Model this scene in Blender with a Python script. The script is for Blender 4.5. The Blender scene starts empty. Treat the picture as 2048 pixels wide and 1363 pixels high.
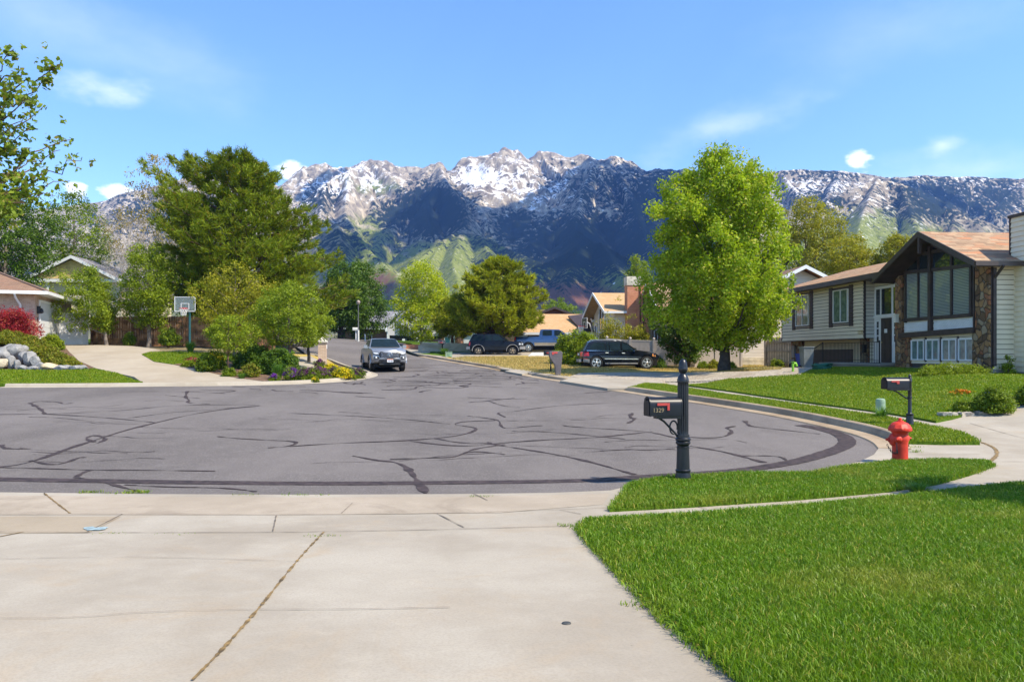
import bpy, bmesh, math, random
import numpy as np
from mathutils import Vector, Matrix
from mathutils.geometry import delaunay_2d_cdt
random.seed(7)
S = bpy.context.scene
COL = S.collection
R = math.radians
# ---------------------------------------------------------------- camera
F, CX, HY = 1550.0, 1024.0, 708.0          # focal length and horizon in photo pixels
cam = bpy.data.cameras.new('camera')
cam.sensor_width = 36
cam.lens = 36 * F / 2048
cam.shift_y = (HY - 681.5) / 2048
cam.clip_end = 20000
cam.clip_start = 0.05
camo = bpy.data.objects.new('camera', cam)
COL.objects.link(camo)
camo.rotation_euler = (R(90), 0, 0)
S.camera = camo
# ---------------------------------------------------------------- world, sun, exposure
SUN = Vector((0.55, -0.28, 0.787)).normalized()
EXPOSURE = 1.2
S.view_settings.view_transform = 'Standard'
S.view_settings.look = 'None'
S.view_settings.exposure = EXPOSURE
S.view_settings.gamma = 1
S.cycles.use_denoising = True
S.cycles.max_bounces = 6
S.cycles.diffuse_bounces = 3
S.cycles.transparent_max_bounces = 8
S.cycles.volume_bounces = 0
W = bpy.data.worlds.new('World')
S.world = W
W.use_nodes = True
nt = W.node_tree
bg = nt.nodes['Background']
sky = nt.nodes.new('ShaderNodeTexSky')
sky.sky_type = 'NISHITA'
sky.sun_disc = False
sky.sun_elevation = math.asin(SUN.z)
sky.sun_rotation = math.atan2(SUN.x, SUN.y)
sky.altitude = 1400
sky.air_density = 1.0
sky.dust_density = 0.6
sky.ozone_density = 3.4
bg.inputs['Strength'].default_value = 0.142
def wn(t, **k):
    n = nt.nodes.new(t)
    for a, b in k.items(): setattr(n, a, b)
    return n
hs = wn('ShaderNodeHueSaturation')
hs.inputs['Saturation'].default_value = 1.1
hs.inputs['Value'].default_value = 1.0
nt.links.new(sky.outputs[0], hs.inputs['Color'])
tc = wn('ShaderNodeTexCoord')
def sky_cloud(prev, az, el, sx, sy, scale, lo, hi, amount, seed, col=(5.6, 5.75, 6.0, 1), tilt=0.0):
    """A cloud of the sky dome round one direction (azimuth from +Y, elevation, both in degrees)."""
    d = Vector((math.sin(R(az)) * math.cos(R(el)), math.cos(R(az)) * math.cos(R(el)), math.sin(R(el))))
    r = Vector((math.cos(R(az)), -math.sin(R(az)), 0)); u = r.cross(d)
    if tilt: r, u = r * math.cos(R(tilt)) + u * math.sin(R(tilt)), u * math.cos(R(tilt)) - r * math.sin(R(tilt))
    def dot(v):
        n = wn('ShaderNodeVectorMath', operation='DOT_PRODUCT')
        nt.links.new(tc.outputs['Generated'], n.inputs[0]); n.inputs[1].default_value = v
        return n.outputs['Value']
    def m(op, a, b=None, c=None):
        n = wn('ShaderNodeMath', operation=op)
        for i, q in enumerate((a, b, c)):
            if q is None: continue
            if isinstance(q, (int, float)): n.inputs[i].default_value = q
            else: nt.links.new(q, n.inputs[i])
        return n.outputs[0]
    a = m('DIVIDE', dot(r), math.sin(R(sx))); b = m('DIVIDE', dot(u), math.sin(R(sy)))
    q = m('ADD', m('MULTIPLY', a, a), m('MULTIPLY', b, b))
    front = m('GREATER_THAN', dot(d), 0.2)
    fall = m('MULTIPLY', m('SUBTRACT', 1.0, m('SQRT', q)), front)
    mp = wn('ShaderNodeMapping'); mp.inputs['Scale'].default_value = (scale, scale, scale * 2.2); mp.inputs['Location'].default_value = (seed * 3.1, seed, seed * 1.7)
    nt.links.new(tc.outputs['Generated'], mp.inputs[0])
    no = wn('ShaderNodeTexNoise'); no.inputs['Detail'].default_value = 7; no.inputs['Roughness'].default_value = 0.58; no.inputs['Scale'].default_value = 1
    nt.links.new(mp.outputs[0], no.inputs['Vector'])
    k = m('ADD', fall, m('MULTIPLY', m('SUBTRACT', no.outputs['Fac'], 0.5), 1.6))
    mr = wn('ShaderNodeMapRange', interpolation_type='SMOOTHSTEP')
    mr.inputs['From Min'].default_value = lo; mr.inputs['From Max'].default_value = hi
    nt.links.new(k, mr.inputs[0])
    fac = m('MULTIPLY', mr.outputs[0], amount)
    mx = wn('ShaderNodeMix', data_type='RGBA')
    nt.links.new(fac, mx.inputs['Factor']); nt.links.new(prev, mx.inputs['A']); mx.inputs['B'].default_value = col
    return mx.outputs['Result']
def azel(px, py):
    x = (px - CX) / F; z = (HY - py) / F
    return math.degrees(math.atan2(x, 1)), math.degrees(math.atan2(z, math.hypot(x, 1)))
c = hs.outputs[0]
def cl(px, py, sx, sy, *a, **k):
    global c
    az, el = azel(px, py)
    c = sky_cloud(c, az, el, sx, sy, *a, **k)
# wide faint veil first, then the small heaps of cloud behind the ridge
cl(140, 60, 20, 5, 6.0, 0.15, 1.6, 0.24, 3, tilt=-12)
cl(1440, 255, 9, 1.9, 12.0, 0.12, 1.6, 0.42, 8, tilt=14)
cl(1950, 340, 9, 2.6, 8.0, 0.1, 1.7, 0.45, 11)
cl(1800, 60, 14, 4.0, 6.0, 0.2, 1.8, 0.2, 31)
cl(215, 180, 4.2, 1.6, 18.0, 0.12, 1.2, 0.5, 5)
cl(590, 342, 2.0, 1.1, 26, 0.25, 0.6, 0.85, 4)
cl(243, 384, 1.9, 1.0, 26, 0.25, 0.6, 0.85, 6)
cl(153, 384, 0.9, 0.8, 30, 0.25, 0.6, 0.85, 9)
cl(1716, 322, 1.15, 1.0, 30, 0.25, 0.65, 0.85, 2)
cl(1885, 290, 1.9, 1.1, 20, 0.2, 1.2, 0.45, 12)
nt.links.new(c, bg.inputs['Color'])
sl = bpy.data.lights.new('sun', 'SUN')
sl.energy = 3.45
sl.angle = R(0.53)
sl.color = (1.0, 0.90, 0.73)
so = bpy.data.objects.new('sun', sl)
COL.objects.link(so)
so.rotation_euler = SUN.to_track_quat('Z', 'Y').to_euler()
so.location = (40, -15, 60)
# ---------------------------------------------------------------- objects and labels
def tag(o, label=None, cat=None, group=None, kind=None):
    if label: o['label'] = label
    if cat: o['category'] = cat
    if group: o['group'] = group
    if kind: o['kind'] = kind
    return o
def thing(name, label, cat, loc=(0, 0, 0), rotz=0.0, group=None):
    o = bpy.data.objects.new(name, None)
    o.empty_display_size = 0.2
    COL.objects.link(o)
    o.location = loc
    o.rotation_euler = (0, 0, rotz)
    return tag(o, label, cat, group)
class MB:
    """Collects faces and links them as ONE mesh object."""
    def __init__(s): s.v = []; s.f = []; s.m = []; s.sm = []; s.X = None
    def add(s, vs, fs, mi=0, smooth=False):
        b = len(s.v)
        if s.X is not None: vs = [tuple(s.X @ Vector(p)) for p in vs]
        s.v.extend(tuple(map(float, p)) for p in vs)
        for f in fs:
            s.f.append(tuple(b + i for i in f)); s.m.append(mi); s.sm.append(smooth)
    def poly(s, pts, mi=0): s.add(pts, [tuple(range(len(pts)))], mi)
    def box(s, a, b, mi=0):
        x0, y0, z0 = (min(a[i], b[i]) for i in range(3)); x1, y1, z1 = (max(a[i], b[i]) for i in range(3))
        s.add([(x0,y0,z0),(x1,y0,z0),(x1,y1,z0),(x0,y1,z0),(x0,y0,z1),(x1,y0,z1),(x1,y1,z1),(x0,y1,z1)],
              [(3,2,1,0),(4,5,6,7),(0,1,5,4),(1,2,6,5),(2,3,7,6),(3,0,4,7)], mi)
    def bar(s, p, q, w, h, mi=0, up=(0,0,1)):
        p = Vector(p); q = Vector(q); d = (q - p).normalized(); u = Vector(up)
        sd = d.cross(u)
        if sd.length < 1e-4: sd = d.cross(Vector((1,0,0)))
        sd.normalize(); u = sd.cross(d).normalized()
        vs = [e + sd*a*w/2 + u*b*h/2 for e in (p, q) for a, b in ((-1,-1),(1,-1),(1,1),(-1,1))]
        s.add(vs, [(3,2,1,0),(4,5,6,7),(0,1,5,4),(1,2,6,5),(2,3,7,6),(3,0,4,7)], mi)
    def prism(s, pts, off, mi=0):
        """closed solid: polygon pts pushed along vector off"""
        n = len(pts); off = Vector(off); a = [Vector(p) for p in pts]; b = [p + off for p in a]
        nn = Vector((0,0,0))
        for i in range(n): nn += a[i].cross(a[(i+1) % n])
        fl = nn.dot(off) > 0
        fs = [tuple(range(n))[::-1] if fl else tuple(range(n)), tuple(range(n, 2*n)) if fl else tuple(range(n, 2*n))[::-1]]
        for i in range(n):
            j = (i+1) % n
            fs.append((i, j, n+j, n+i) if fl else (j, i, n+i, n+j))
        s.add(a + b, fs, mi)
    def tube(s, path, rad, n=8, mi=0, cap=True, smooth=True):
        path = [Vector(p) for p in path]; k = len(path)
        if not hasattr(rad, '__len__'): rad = [rad]*k
        vs = []; fs = []; ref = None
        for i, p in enumerate(path):
            d = (path[min(i+1, k-1)] - path[max(i-1, 0)]).normalized()
            if ref is None:
                ref = Vector((0,0,1)) if abs(d.z) < 0.9 else Vector((1,0,0))
            sd = d.cross(ref)
            if sd.length < 1e-5: sd = d.cross(Vector((0,1,0)))
            sd.normalize(); up = sd.cross(d).normalized(); ref = up
            for j in range(n):
                a = 2*math.pi*j/n
                vs.append(p + (sd*math.cos(a) + up*math.sin(a))*rad[i])
        for i in range(k-1):
            for j in range(n):
                l = (j+1) % n
                fs.append((i*n+j, i*n+l, (i+1)*n+l, (i+1)*n+j))
        s.add(vs, fs, mi, smooth)
        if cap: s.add(vs, [tuple(range(n))[::-1], tuple((k-1)*n + j for j in range(n))], mi)
    def lathe(s, prof, c=(0,0,0), n=24, mi=0, ax=(0,0,1), flute=None, smooth=True):
        """prof: (radius, height) pairs up the axis; flute=(count, depth, h0, h1)"""
        c = Vector(c); ax = Vector(ax).normalized(); q = ax.to_track_quat('Z', 'Y')
        vs = []; fs = []
        for r, h in prof:
            for j in range(n):
                a = 2*math.pi*j/n; rr = r
                if flute and flute[2] <= h <= flute[3]: rr = r - flute[1]*(0.5+0.5*math.cos(a*flute[0]))**2
                vs.append(c + q @ Vector((rr*math.cos(a), rr*math.sin(a), h)))
        k = len(prof)
        for i in range(k-1):
            for j in range(n):
                l = (j+1) % n
                fs.append((i*n+j, i*n+l, (i+1)*n+l, (i+1)*n+j))
        s.add(vs, fs, mi, smooth)
        s.add(vs, [tuple(range(n))[::-1], tuple((k-1)*n+j for j in range(n))], mi)
    def build(s, name, mats, parent=None, loc=None, rot=None, auto=None):
        me = bpy.data.meshes.new(name)
        me.from_pydata(s.v, [], s.f)
        if not isinstance(mats, (list, tuple)): mats = [mats]
        for m in mats: me.materials.append(m)
        me.polygons.foreach_set('material_index', s.m)
        me.polygons.foreach_set('use_smooth', s.sm)
        me.update()
        if auto is not None:
            me.polygons.foreach_set('use_smooth', [True]*len(s.f))
            me.set_sharp_from_angle(angle=R(auto))
        o = bpy.data.objects.new(name, me)
        COL.objects.link(o)
        if parent: o.parent = parent
        if loc is not None: o.location = loc
        if rot is not None: o.rotation_euler = rot
        return o
def np_mesh(name, V, Fq, mats, parent=None, attrs=None, smooth=False, mi=None):
    """fast mesh from numpy arrays; Fq is (n,3) or (n,4)"""
    V = np.asarray(V, np.float32); Fq = np.asarray(Fq, np.int32)
    me = bpy.data.meshes.new(name)
    me.vertices.add(len(V)); me.vertices.foreach_set('co', V.ravel())
    n, k = Fq.shape
    me.loops.add(n*k); me.loops.foreach_set('vertex_index', Fq.ravel())
    me.polygons.add(n); me.polygons.foreach_set('loop_start', np.arange(0, n*k, k, dtype=np.int32))
    me.polygons.foreach_set('loop_total', np.full(n, k, np.int32))
    if not isinstance(mats, (list, tuple)): mats = [mats]
    for m in mats: me.materials.append(m)
    if mi is not None: me.polygons.foreach_set('material_index', np.asarray(mi, np.int32))
    if smooth: me.polygons.foreach_set('use_smooth', np.ones(n, bool))
    for a, vals in (attrs or {}).items():
        vals = np.asarray(vals, np.float32)
        at = me.attributes.new(a, 'FLOAT', 'FACE' if len(vals) == n and len(vals) != len(V) else 'POINT')
        at.data.foreach_set('value', vals)
    me.update(calc_edges=True); me.validate()
    o = bpy.data.objects.new(name, me)
    COL.objects.link(o)
    if parent: o.parent = parent
    return o
def copy_tree(o, parent=None):
    c = o.copy(); COL.objects.link(c)
    if parent: c.parent = parent
    for ch in list(o.children): copy_tree(ch, c)
    return c
# ---------------------------------------------------------------- materials
class NT:
    def __init__(s, name):
        s.mat = bpy.data.materials.new(name); s.mat.use_nodes = True
        s.t = s.mat.node_tree; s.b = s.t.nodes['Principled BSDF']; s.out = s.t.nodes['Material Output']
    def n(s, t, **k):
        x = s.t.nodes.new(t)
        for a, b in k.items(): setattr(x, a, b)
        return x
    def put(s, sock, q):
        if hasattr(q, 'is_output'): s.t.links.new(q, sock)
        else:
            if isinstance(q, tuple) and len(q) == 3 and sock.type == 'RGBA': q = q + (1,)
            sock.default_value = q
    def pos(s, kind='Object'): return s.n('ShaderNodeTexCoord').outputs[kind]
    def mp(s, vec, scale=(1,1,1), loc=(0,0,0), rot=(0,0,0)):
        x = s.n('ShaderNodeMapping'); s.put(x.inputs[0], vec); x.inputs['Scale'].default_value = scale; x.inputs['Location'].default_value = loc; x.inputs['Rotation'].default_value = rot
        return x.outputs[0]
    def noise(s, vec, scale, detail=4, rough=0.55, dist=0, out='Fac'):
        x = s.n('ShaderNodeTexNoise'); s.put(x.inputs['Vector'], vec)
        x.inputs['Scale'].default_value = scale; x.inputs['Detail'].default_value = detail; x.inputs['Roughness'].default_value = rough; x.inputs['Distortion'].default_value = dist
        return x.outputs[out]
    def vor(s, vec, scale, feature='F1', out='Distance', rnd=1):
        x = s.n('ShaderNodeTexVoronoi', feature=feature); s.put(x.inputs['Vector'], vec); x.inputs['Scale'].default_value = scale; x.inputs['Randomness'].default_value = rnd
        return x.outputs[out]
    def m(s, op, a, b=0.0, c=0.0):
        x = s.n('ShaderNodeMath', operation=op)
        for i, q in enumerate((a, b, c)): s.put(x.inputs[i], q)
        return x.outputs[0]
    def ramp(s, fac, lo, hi, a=0.0, b=1.0, smooth=True):
        x = s.n('ShaderNodeMapRange'); x.interpolation_type = 'SMOOTHSTEP' if smooth else 'LINEAR'
        s.put(x.inputs[0], fac)
        for i, q in ((1, lo), (2, hi), (3, a), (4, b)): s.put(x.inputs[i], q)
        return x.outputs[0]
    def mix(s, fac, a, b, mode='MIX'):
        x = s.n('ShaderNodeMix', data_type='RGBA', blend_type=mode)
        s.put(x.inputs['Factor'], fac); s.put(x.inputs['A'], a); s.put(x.inputs['B'], b)
        return x.outputs['Result']
    def sep(s, vec):
        x = s.n('ShaderNodeSeparateXYZ'); s.put(x.inputs[0], vec); return x.outputs
    def comb(s, a, b, c=0.0):
        x = s.n('ShaderNodeCombineXYZ')
        for i, q in enumerate((a, b, c)): s.put(x.inputs[i], q)
        return x.outputs[0]
    def attr(s, name):
        x = s.n('ShaderNodeAttribute'); x.attribute_name = name; return x.outputs['Fac']
    def bump(s, h, strength=0.3, dist=0.02):
        x = s.n('ShaderNodeBump'); s.put(x.inputs['Height'], h); x.inputs['Strength'].default_value = strength; x.inputs['Distance'].default_value = dist
        s.t.links.new(x.outputs[0], s.b.inputs['Normal'])
    def set(s, col=None, rough=None, metal=None, spec=None, coat=None):
        if col is not None: s.put(s.b.inputs['Base Color'], col)
        if rough is not None: s.put(s.b.inputs['Roughness'], rough)
        if metal is not None: s.b.inputs['Metallic'].default_value = metal
        if spec is not None: s.b.inputs['Specular IOR Level'].default_value = spec
        if coat is not None: s.b.inputs['Coat Weight'].default_value = coat
        return s.mat
def plain(name, col, rough=0.6, metal=0.0, var=0.18, scale=3.0, spec=0.5, coat=0.0, bump=0.0, bscale=40):
    q = NT(name); p = q.pos()
    f = q.noise(p, scale, 5)
    a = tuple(max(0, x*(1-var)) for x in col); b = tuple(min(1, x*(1+var)) for x in col)
    q.set(q.mix(q.ramp(f, 0.3, 0.7), a, b), rough, metal, spec, coat)
    if bump: q.bump(q.noise(p, bscale, 3), bump, 0.01)
    return q.mat
def leaf(name, a, b, c=None, trans=0.4, spec=0.25, rough=0.5, nscale=0.35):
    """leaf colour from a (deep) to b (light), with odd leaves of c; lets light through"""
    q = NT(name); p = q.pos()
    f = q.m('ADD', q.m('MULTIPLY', q.attr('tint'), 0.75), q.m('MULTIPLY', q.noise(p, nscale, 3), 0.35))
    col = q.mix(q.ramp(f, 0.15, 0.9), a, b)
    if c: col = q.mix(q.ramp(q.attr('odd'), 0.86, 0.92), col, c)
    q.set(col, rough, 0, spec)
    t = q.n('ShaderNodeBsdfTranslucent'); q.put(t.inputs[0], q.mix(0.35, col, (0.55, 0.75, 0.08), 'MULTIPLY') if False else col)
    x = q.n('ShaderNodeMixShader'); x.inputs[0].default_value = trans
    q.t.links.new(q.b.outputs[0], x.inputs[1]); q.t.links.new(t.outputs[0], x.inputs[2])
    q.t.links.new(x.outputs[0], q.out.inputs['Surface'])
    return q.mat
# ---------------------------------------------------------------- terrain (height relative to the camera)
_ky = [-60, -20, 0, 3.5, 8, 10, 11, 14, 20, 32, 41, 62, 85, 120, 200, 400, 900, 3000]
_kz = [-1.0, -1.25, -1.45, -1.6, -1.85, -1.93, -1.95, -1.92, -1.72, -1.27, -0.98, -0.02, 1.0, 2.3, 5.0, 11, 24, 30]
_yy = np.arange(-60, 3000, 0.5)
_zz = np.interp(_yy, _ky, _kz)
_k = np.exp(-0.5*(np.arange(-8, 9)/3.0)**2); _k /= _k.sum()
_zz = np.convolve(np.pad(_zz, 8, mode='edge'), _k, mode='valid')
def sst(a, b, x):
    t = np.clip((np.asarray(x, float)-a)/(b-a), 0, 1); return t*t*(3-2*t)
def zg(x, y):
    x = np.asarray(x, float); y = np.asarray(y, float)
    z = np.interp(y, _yy, _zz)
    al = np.interp(y, [32.5, 36, 40, 44.5, 75, 110], [0, .44, .88, 1.25, 1.1, 0])
    z = z + al*sst(7, 21, -x)
    # bank behind the rocks on the left
    s = ((-15.7 - x)*9 - (y - 33)*8.8)/12.6
    z = z + 0.75*sst(0.6, 2.8, s)*sst(36.3, 38.6, y)*(1-sst(60, 80, y))*sst(-60, -45, x)
    xs = 6.6 + (33.5 - y)*0.266
    ar = np.interp(y, [14, 20, 28, 33, 37, 40, 44, 50, 58], [0, .7, .75, .6, .38, .0, -.2, -.25, 0])
    z = z + ar*sst(0.4, 6.5, x - xs)
    return z
def Z(x, y): return float(zg(x, y))
def P(px, py, d): return Vector(((px-CX)*d/F, d, (HY-py)*d/F))
def G(px, py, off=0.0):
    """the ground point that a line of sight meets"""
    ds = np.arange(2.5, 160, 0.05)
    zs = (HY-py)/F*ds; gz = zg((px-CX)/F*ds, ds) + off
    i = int(np.argmax(zs <= gz)) if (zs <= gz).any() else len(ds)-1
    d = ds[i]
    return ((px-CX)/F*d, d)
def GP(pts, off=0.0): return [G(a, b, off) for a, b in pts]
def inside(poly, x, y):
    poly = np.asarray(poly); c = np.zeros(len(x), bool); j = len(poly)-1
    for i in range(len(poly)):
        xi, yi = poly[i]; xj, yj = poly[j]
        k = ((yi > y) != (yj > y)) & (x < (xj-xi)*(y-yi)/((yj-yi) if yj != yi else 1e-9)+xi)
        c ^= k; j = i
    return c
def resample(pts, step, closed=False):
    pts = [Vector((p[0], p[1])) for p in pts]
    if closed: pts = pts + [pts[0]]
    out = []
    for a, b in zip(pts, pts[1:]):
        n = max(1, int(math.ceil((b-a).length/step)))
        out += [tuple(a.lerp(b, i/n)) for i in range(n)]
    if not closed: out.append(tuple(pts[-1]))
    return out
def smoothline(pts, it=2):
    pts = [tuple(p) for p in pts]
    for _ in range(it):
        q = [pts[0]]
        for a, b in zip(pts, pts[1:]):
            q += [(a[0]*.75+b[0]*.25, a[1]*.75+b[1]*.25), (a[0]*.25+b[0]*.75, a[1]*.25+b[1]*.75)]
        q.append(pts[-1]); pts = q
    return pts
def patch(name, poly, off, step, mat, skirt=0.0, kind='structure', rough=0.0):
    bd = resample(poly, step, True); n = len(bd)
    a = np.asarray(bd); lo = a.min(0); hi = a.max(0)
    gx, gy = np.meshgrid(np.arange(lo[0], hi[0], step*1.2), np.arange(lo[1], hi[1], step*1.2))
    rg = np.random.default_rng(5)
    gx = gx.ravel() + rg.uniform(-.25, .25, gx.size)*step; gy = gy.ravel() + rg.uniform(-.25, .25, gy.size)*step
    k = inside(a, gx, gy)
    pts = [Vector(p) for p in bd] + [Vector((x, y)) for x, y in zip(gx[k], gy[k])]
    res = delaunay_2d_cdt(pts, [], [list(range(n))], 1, 1e-4)
    v2 = np.array([tuple(v) for v in res[0]]); fs = [tuple(f) for f in res[2]]
    o = off(v2[:, 0], v2[:, 1]) if callable(off) else off
    z = zg(v2[:, 0], v2[:, 1]) + o
    mb = MB()
    # all faces up
    ff = []
    for f in fs:
        p, q, r = (v2[i] for i in f[:3])
        ff.append(f if (q[0]-p[0])*(r[1]-p[1])-(q[1]-p[1])*(r[0]-p[0]) > 0 else f[::-1])
    mb.add([(x, y, h) for (x, y), h in zip(v2, z)], ff, 0, True)
    if skirt:
        b = np.asarray(bd); ob = off(b[:, 0], b[:, 1]) if callable(off) else off
        zb = zg(b[:, 0], b[:, 1]) + ob
        vs = [(x, y, h) for (x, y), h in zip(bd, zb)] + [(x, y, h-skirt) for (x, y), h in zip(bd, zb)]
        mb.add(vs, [(i, (i+1) % n, n+(i+1) % n, n+i) for i in range(n)], 0, False)
    ob = mb.build(name, mat)
    return tag(ob, kind=kind)
def ribbon(mb, pts, width, off, mi=0, jit=0.0, seg=0.25):
    """flat strip on the ground along pts; width may vary along it"""
    pts = resample(pts, seg); n = len(pts)
    rg = random.Random(int(abs(pts[0][0]*100+pts[0][1]*37)))
    L = []
    for i, p in enumerate(pts):
        a = Vector(pts[max(0, i-1)]); b = Vector(pts[min(n-1, i+1)])
        d = (b-a).normalized() if (b-a).length > 1e-6 else Vector((1, 0))
        nn = Vector((-d.y, d.x)); w = width(i/(n-1)) if callable(width) else width
        w *= 1 + rg.uniform(-jit, jit)
        c = Vector(p)
        for sgn in (-1, 1):
            q = c + nn*sgn*w/2
            L.append((q.x, q.y, Z(q.x, q.y)+off))
    mb.add(L, [(2*i, 2*i+2, 2*i+3, 2*i+1) for i in range(n-1)], mi)
    return L
# ================================================================ ground materials
def m_asphalt():
    q = NT('asphalt'); p = q.pos()
    big = q.noise(q.mp(p, (0.35, 0.12, 1)), 1.0, 4, 0.6)
    mid = q.noise(p, 2.2, 5, 0.6)
    fine = q.noise(p, 38, 3, 0.75)
    sp = q.vor(p, 60)
    c = q.mix(q.ramp(big, 0.3, 0.72), (0.104, 0.091, 0.084), (0.154, 0.136, 0.126))
    c = q.mix(q.m('MULTIPLY', q.ramp(mid, 0.45, 0.8), 0.45), c, (0.185, 0.166, 0.150))
    c = q.mix(q.m('MULTIPLY', q.ramp(fine, 0.5, 0.7), 0.6), c, (0.30, 0.275, 0.255))
    c = q.mix(q.m('MULTIPLY', q.ramp(sp, 0.0, 0.35, 1, 0), 0.6), c, (0.045, 0.042, 0.042))
    # pale dusty wash where the gutter drains
    y = q.sep(p)
    q.set(c, 0.88, 0, 0.25)
    q.bump(q.m('ADD', fine, q.m('MULTIPLY', sp, 0.8)), 0.5, 0.006)
    return q.mat
def m_concrete(name, a, b, stain=(0.36, 0.27, 0.17), amt=0.35):
    q = NT(name); p = q.pos()
    big = q.noise(p, 0.55, 5, 0.62); mid = q.noise(p, 3.0, 6, 0.65); fine = q.noise(p, 60, 3, 0.7)
    c = q.mix(q.ramp(big, 0.32, 0.68), a, b)
    st = q.m('MULTIPLY', q.ramp(q.noise(p, 0.9, 8, 0.72, 0.8), 0.5, 0.72), amt*1.3)
    c = q.mix(st, c, stain)
    c = q.mix(q.m('MULTIPLY', q.ramp(mid, 0.5, 0.8), 0.30), c, tuple(x*1.22 for x in b))
    c = q.mix(q.m('MULTIPLY', q.ramp(fine, 0.35, 0.6, 1, 0), 0.22), c, tuple(x*0.6 for x in a))
    sp = q.vor(p, 9.0, 'F1', 'Distance'); dots = q.m('MULTIPLY', q.ramp(sp, 0.03, 0.07, 1, 0), q.ramp(q.noise(p, 1.7, 2), 0.5, 0.62))
    c = q.mix(q.m('MULTIPLY', dots, 0.55), c, (0.13, 0.10, 0.07))
    q.set(c, 0.85, 0, 0.3)
    q.bump(q.m('ADD', q.m('MULTIPLY', fine, 0.6), mid), 0.25, 0.006)
    return q.mat
def m_lawn(name, a, b, dry, lo=0.55, hi=0.8):
    q = NT(name); p = q.pos()
    f = q.noise(p, 0.6, 5, 0.6); g = q.noise(p, 14, 4, 0.7); h = q.noise(q.mp(p, (1, 1, 1), (7, 3, 0)), 0.9, 5, 0.65)
    c = q.mix(g, a, b)
    c = q.mix(q.m('MULTIPLY', q.ramp(h, lo, hi), 0.8), c, dry)
    c = q.mix(q.m('MULTIPLY', f, 0.35), c, tuple(x*0.7 for x in a))
    q.set(c, 0.9, 0, 0.1)
    q.bump(g, 0.8, 0.04)
    return q.mat
def m_grass(name, a, b, dry, lo=0.5, hi=0.85):
    q = NT(name); p = q.pos()
    h = q.noise(q.mp(p, (1, 1, 0.1), (7, 3, 0)), 0.75, 5, 0.65)
    c = q.mix(q.attr('tint'), a, b)
    k = q.m('MAXIMUM', q.m('MULTIPLY', q.ramp(h, lo-.04, hi-.06), 0.5), q.ramp(q.attr('odd'), 0.9, 0.96))
    c = q.mix(k, c, dry)
    q.set(c, 0.45, 0, 0.3)
    t = q.n('ShaderNodeBsdfTranslucent'); q.put(t.inputs[0], c)
    x = q.n('ShaderNodeMixShader'); x.inputs[0].default_value = 0.42
    q.t.links.new(q.b.outputs[0], x.inputs[1]); q.t.links.new(t.outputs[0], x.inputs[2]); q.t.links.new(x.outputs[0], q.out.inputs['Surface'])
    return q.mat
MA = {}
MA['asphalt'] = m_asphalt()
MA['concrete'] = m_concrete('concrete', (0.295, 0.255, 0.198), (0.38, 0.34, 0.275))
MA['drive'] = m_concrete('driveway_concrete', (0.33, 0.275, 0.20), (0.39, 0.335, 0.255), amt=0.2)
MA['curb'] = m_concrete('curb_concrete', (0.27, 0.195, 0.12), (0.40, 0.315, 0.215), (0.16, 0.12, 0.085), 0.6)
MA['gutter'] = m_concrete('gutter_concrete', (0.32, 0.275, 0.21), (0.39, 0.345, 0.275), (0.25, 0.2, 0.14), 0.5)
MA['tar'] = plain('crack_tar', (0.050, 0.036, 0.034), 0.75, var=0.4, scale=8, spec=0.25)
MA['joint'] = plain('joint_soil', (0.17, 0.11, 0.04), 0.95, var=0.6, scale=9)
MA['crack'] = plain('hairline_crack', (0.16, 0.13, 0.10), 0.95, var=0.5, scale=6)
MA['lawn'] = m_lawn('lawn_soil', (0.05, 0.10, 0.008), (0.12, 0.20, 0.014), (0.16, 0.15, 0.03))
MA['drylawn'] = m_lawn('dry_lawn_soil', (0.34, 0.245, 0.065), (0.52, 0.385, 0.12), (0.16, 0.17, 0.03), 0.55, 0.75)
MA['grass'] = m_grass('grass_blades', (0.062, 0.150, 0.004), (0.215, 0.365, 0.013), (0.42, 0.38, 0.06))
MA['fargrass'] = m_grass('far_grass_blades', (0.115, 0.185, 0.005), (0.25, 0.355, 0.012), (0.40, 0.37, 0.035))
MA['drygrass'] = m_grass('dry_grass_blades', (0.42, 0.32, 0.10), (0.62, 0.49, 0.19), (0.24, 0.25, 0.04), 0.55, 0.8)
MA['mulch'] = plain('bark_mulch', (0.13, 0.075, 0.042), 0.95, var=0.55, scale=14, bump=0.8, bscale=30)
def m_gravel():
    q = NT('gravel'); p = q.pos()
    v = q.vor(p, 14, 'F1', 'Color'); d = q.vor(p, 14)
    g = q.sep(v)[0]
    c = q.mix(g, (0.25, 0.205, 0.15), (0.47, 0.41, 0.325))
    c = q.mix(q.ramp(q.noise(p, 0.8, 5), 0.45, 0.75), c, (0.27, 0.21, 0.145))
    q.set(c, 0.9); q.bump(d, 0.9, 0.03)
    return q.mat
MA['gravel'] = m_gravel()
def m_ground():
    q = NT('ground_soil'); p = q.pos()
    c = q.mix(q.ramp(q.noise(p, 0.05, 6), 0.4, 0.6), (0.10, 0.105, 0.035), (0.20, 0.16, 0.08))
    q.set(c, 0.95)
    return q.mat
MA['ground'] = m_ground()
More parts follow.
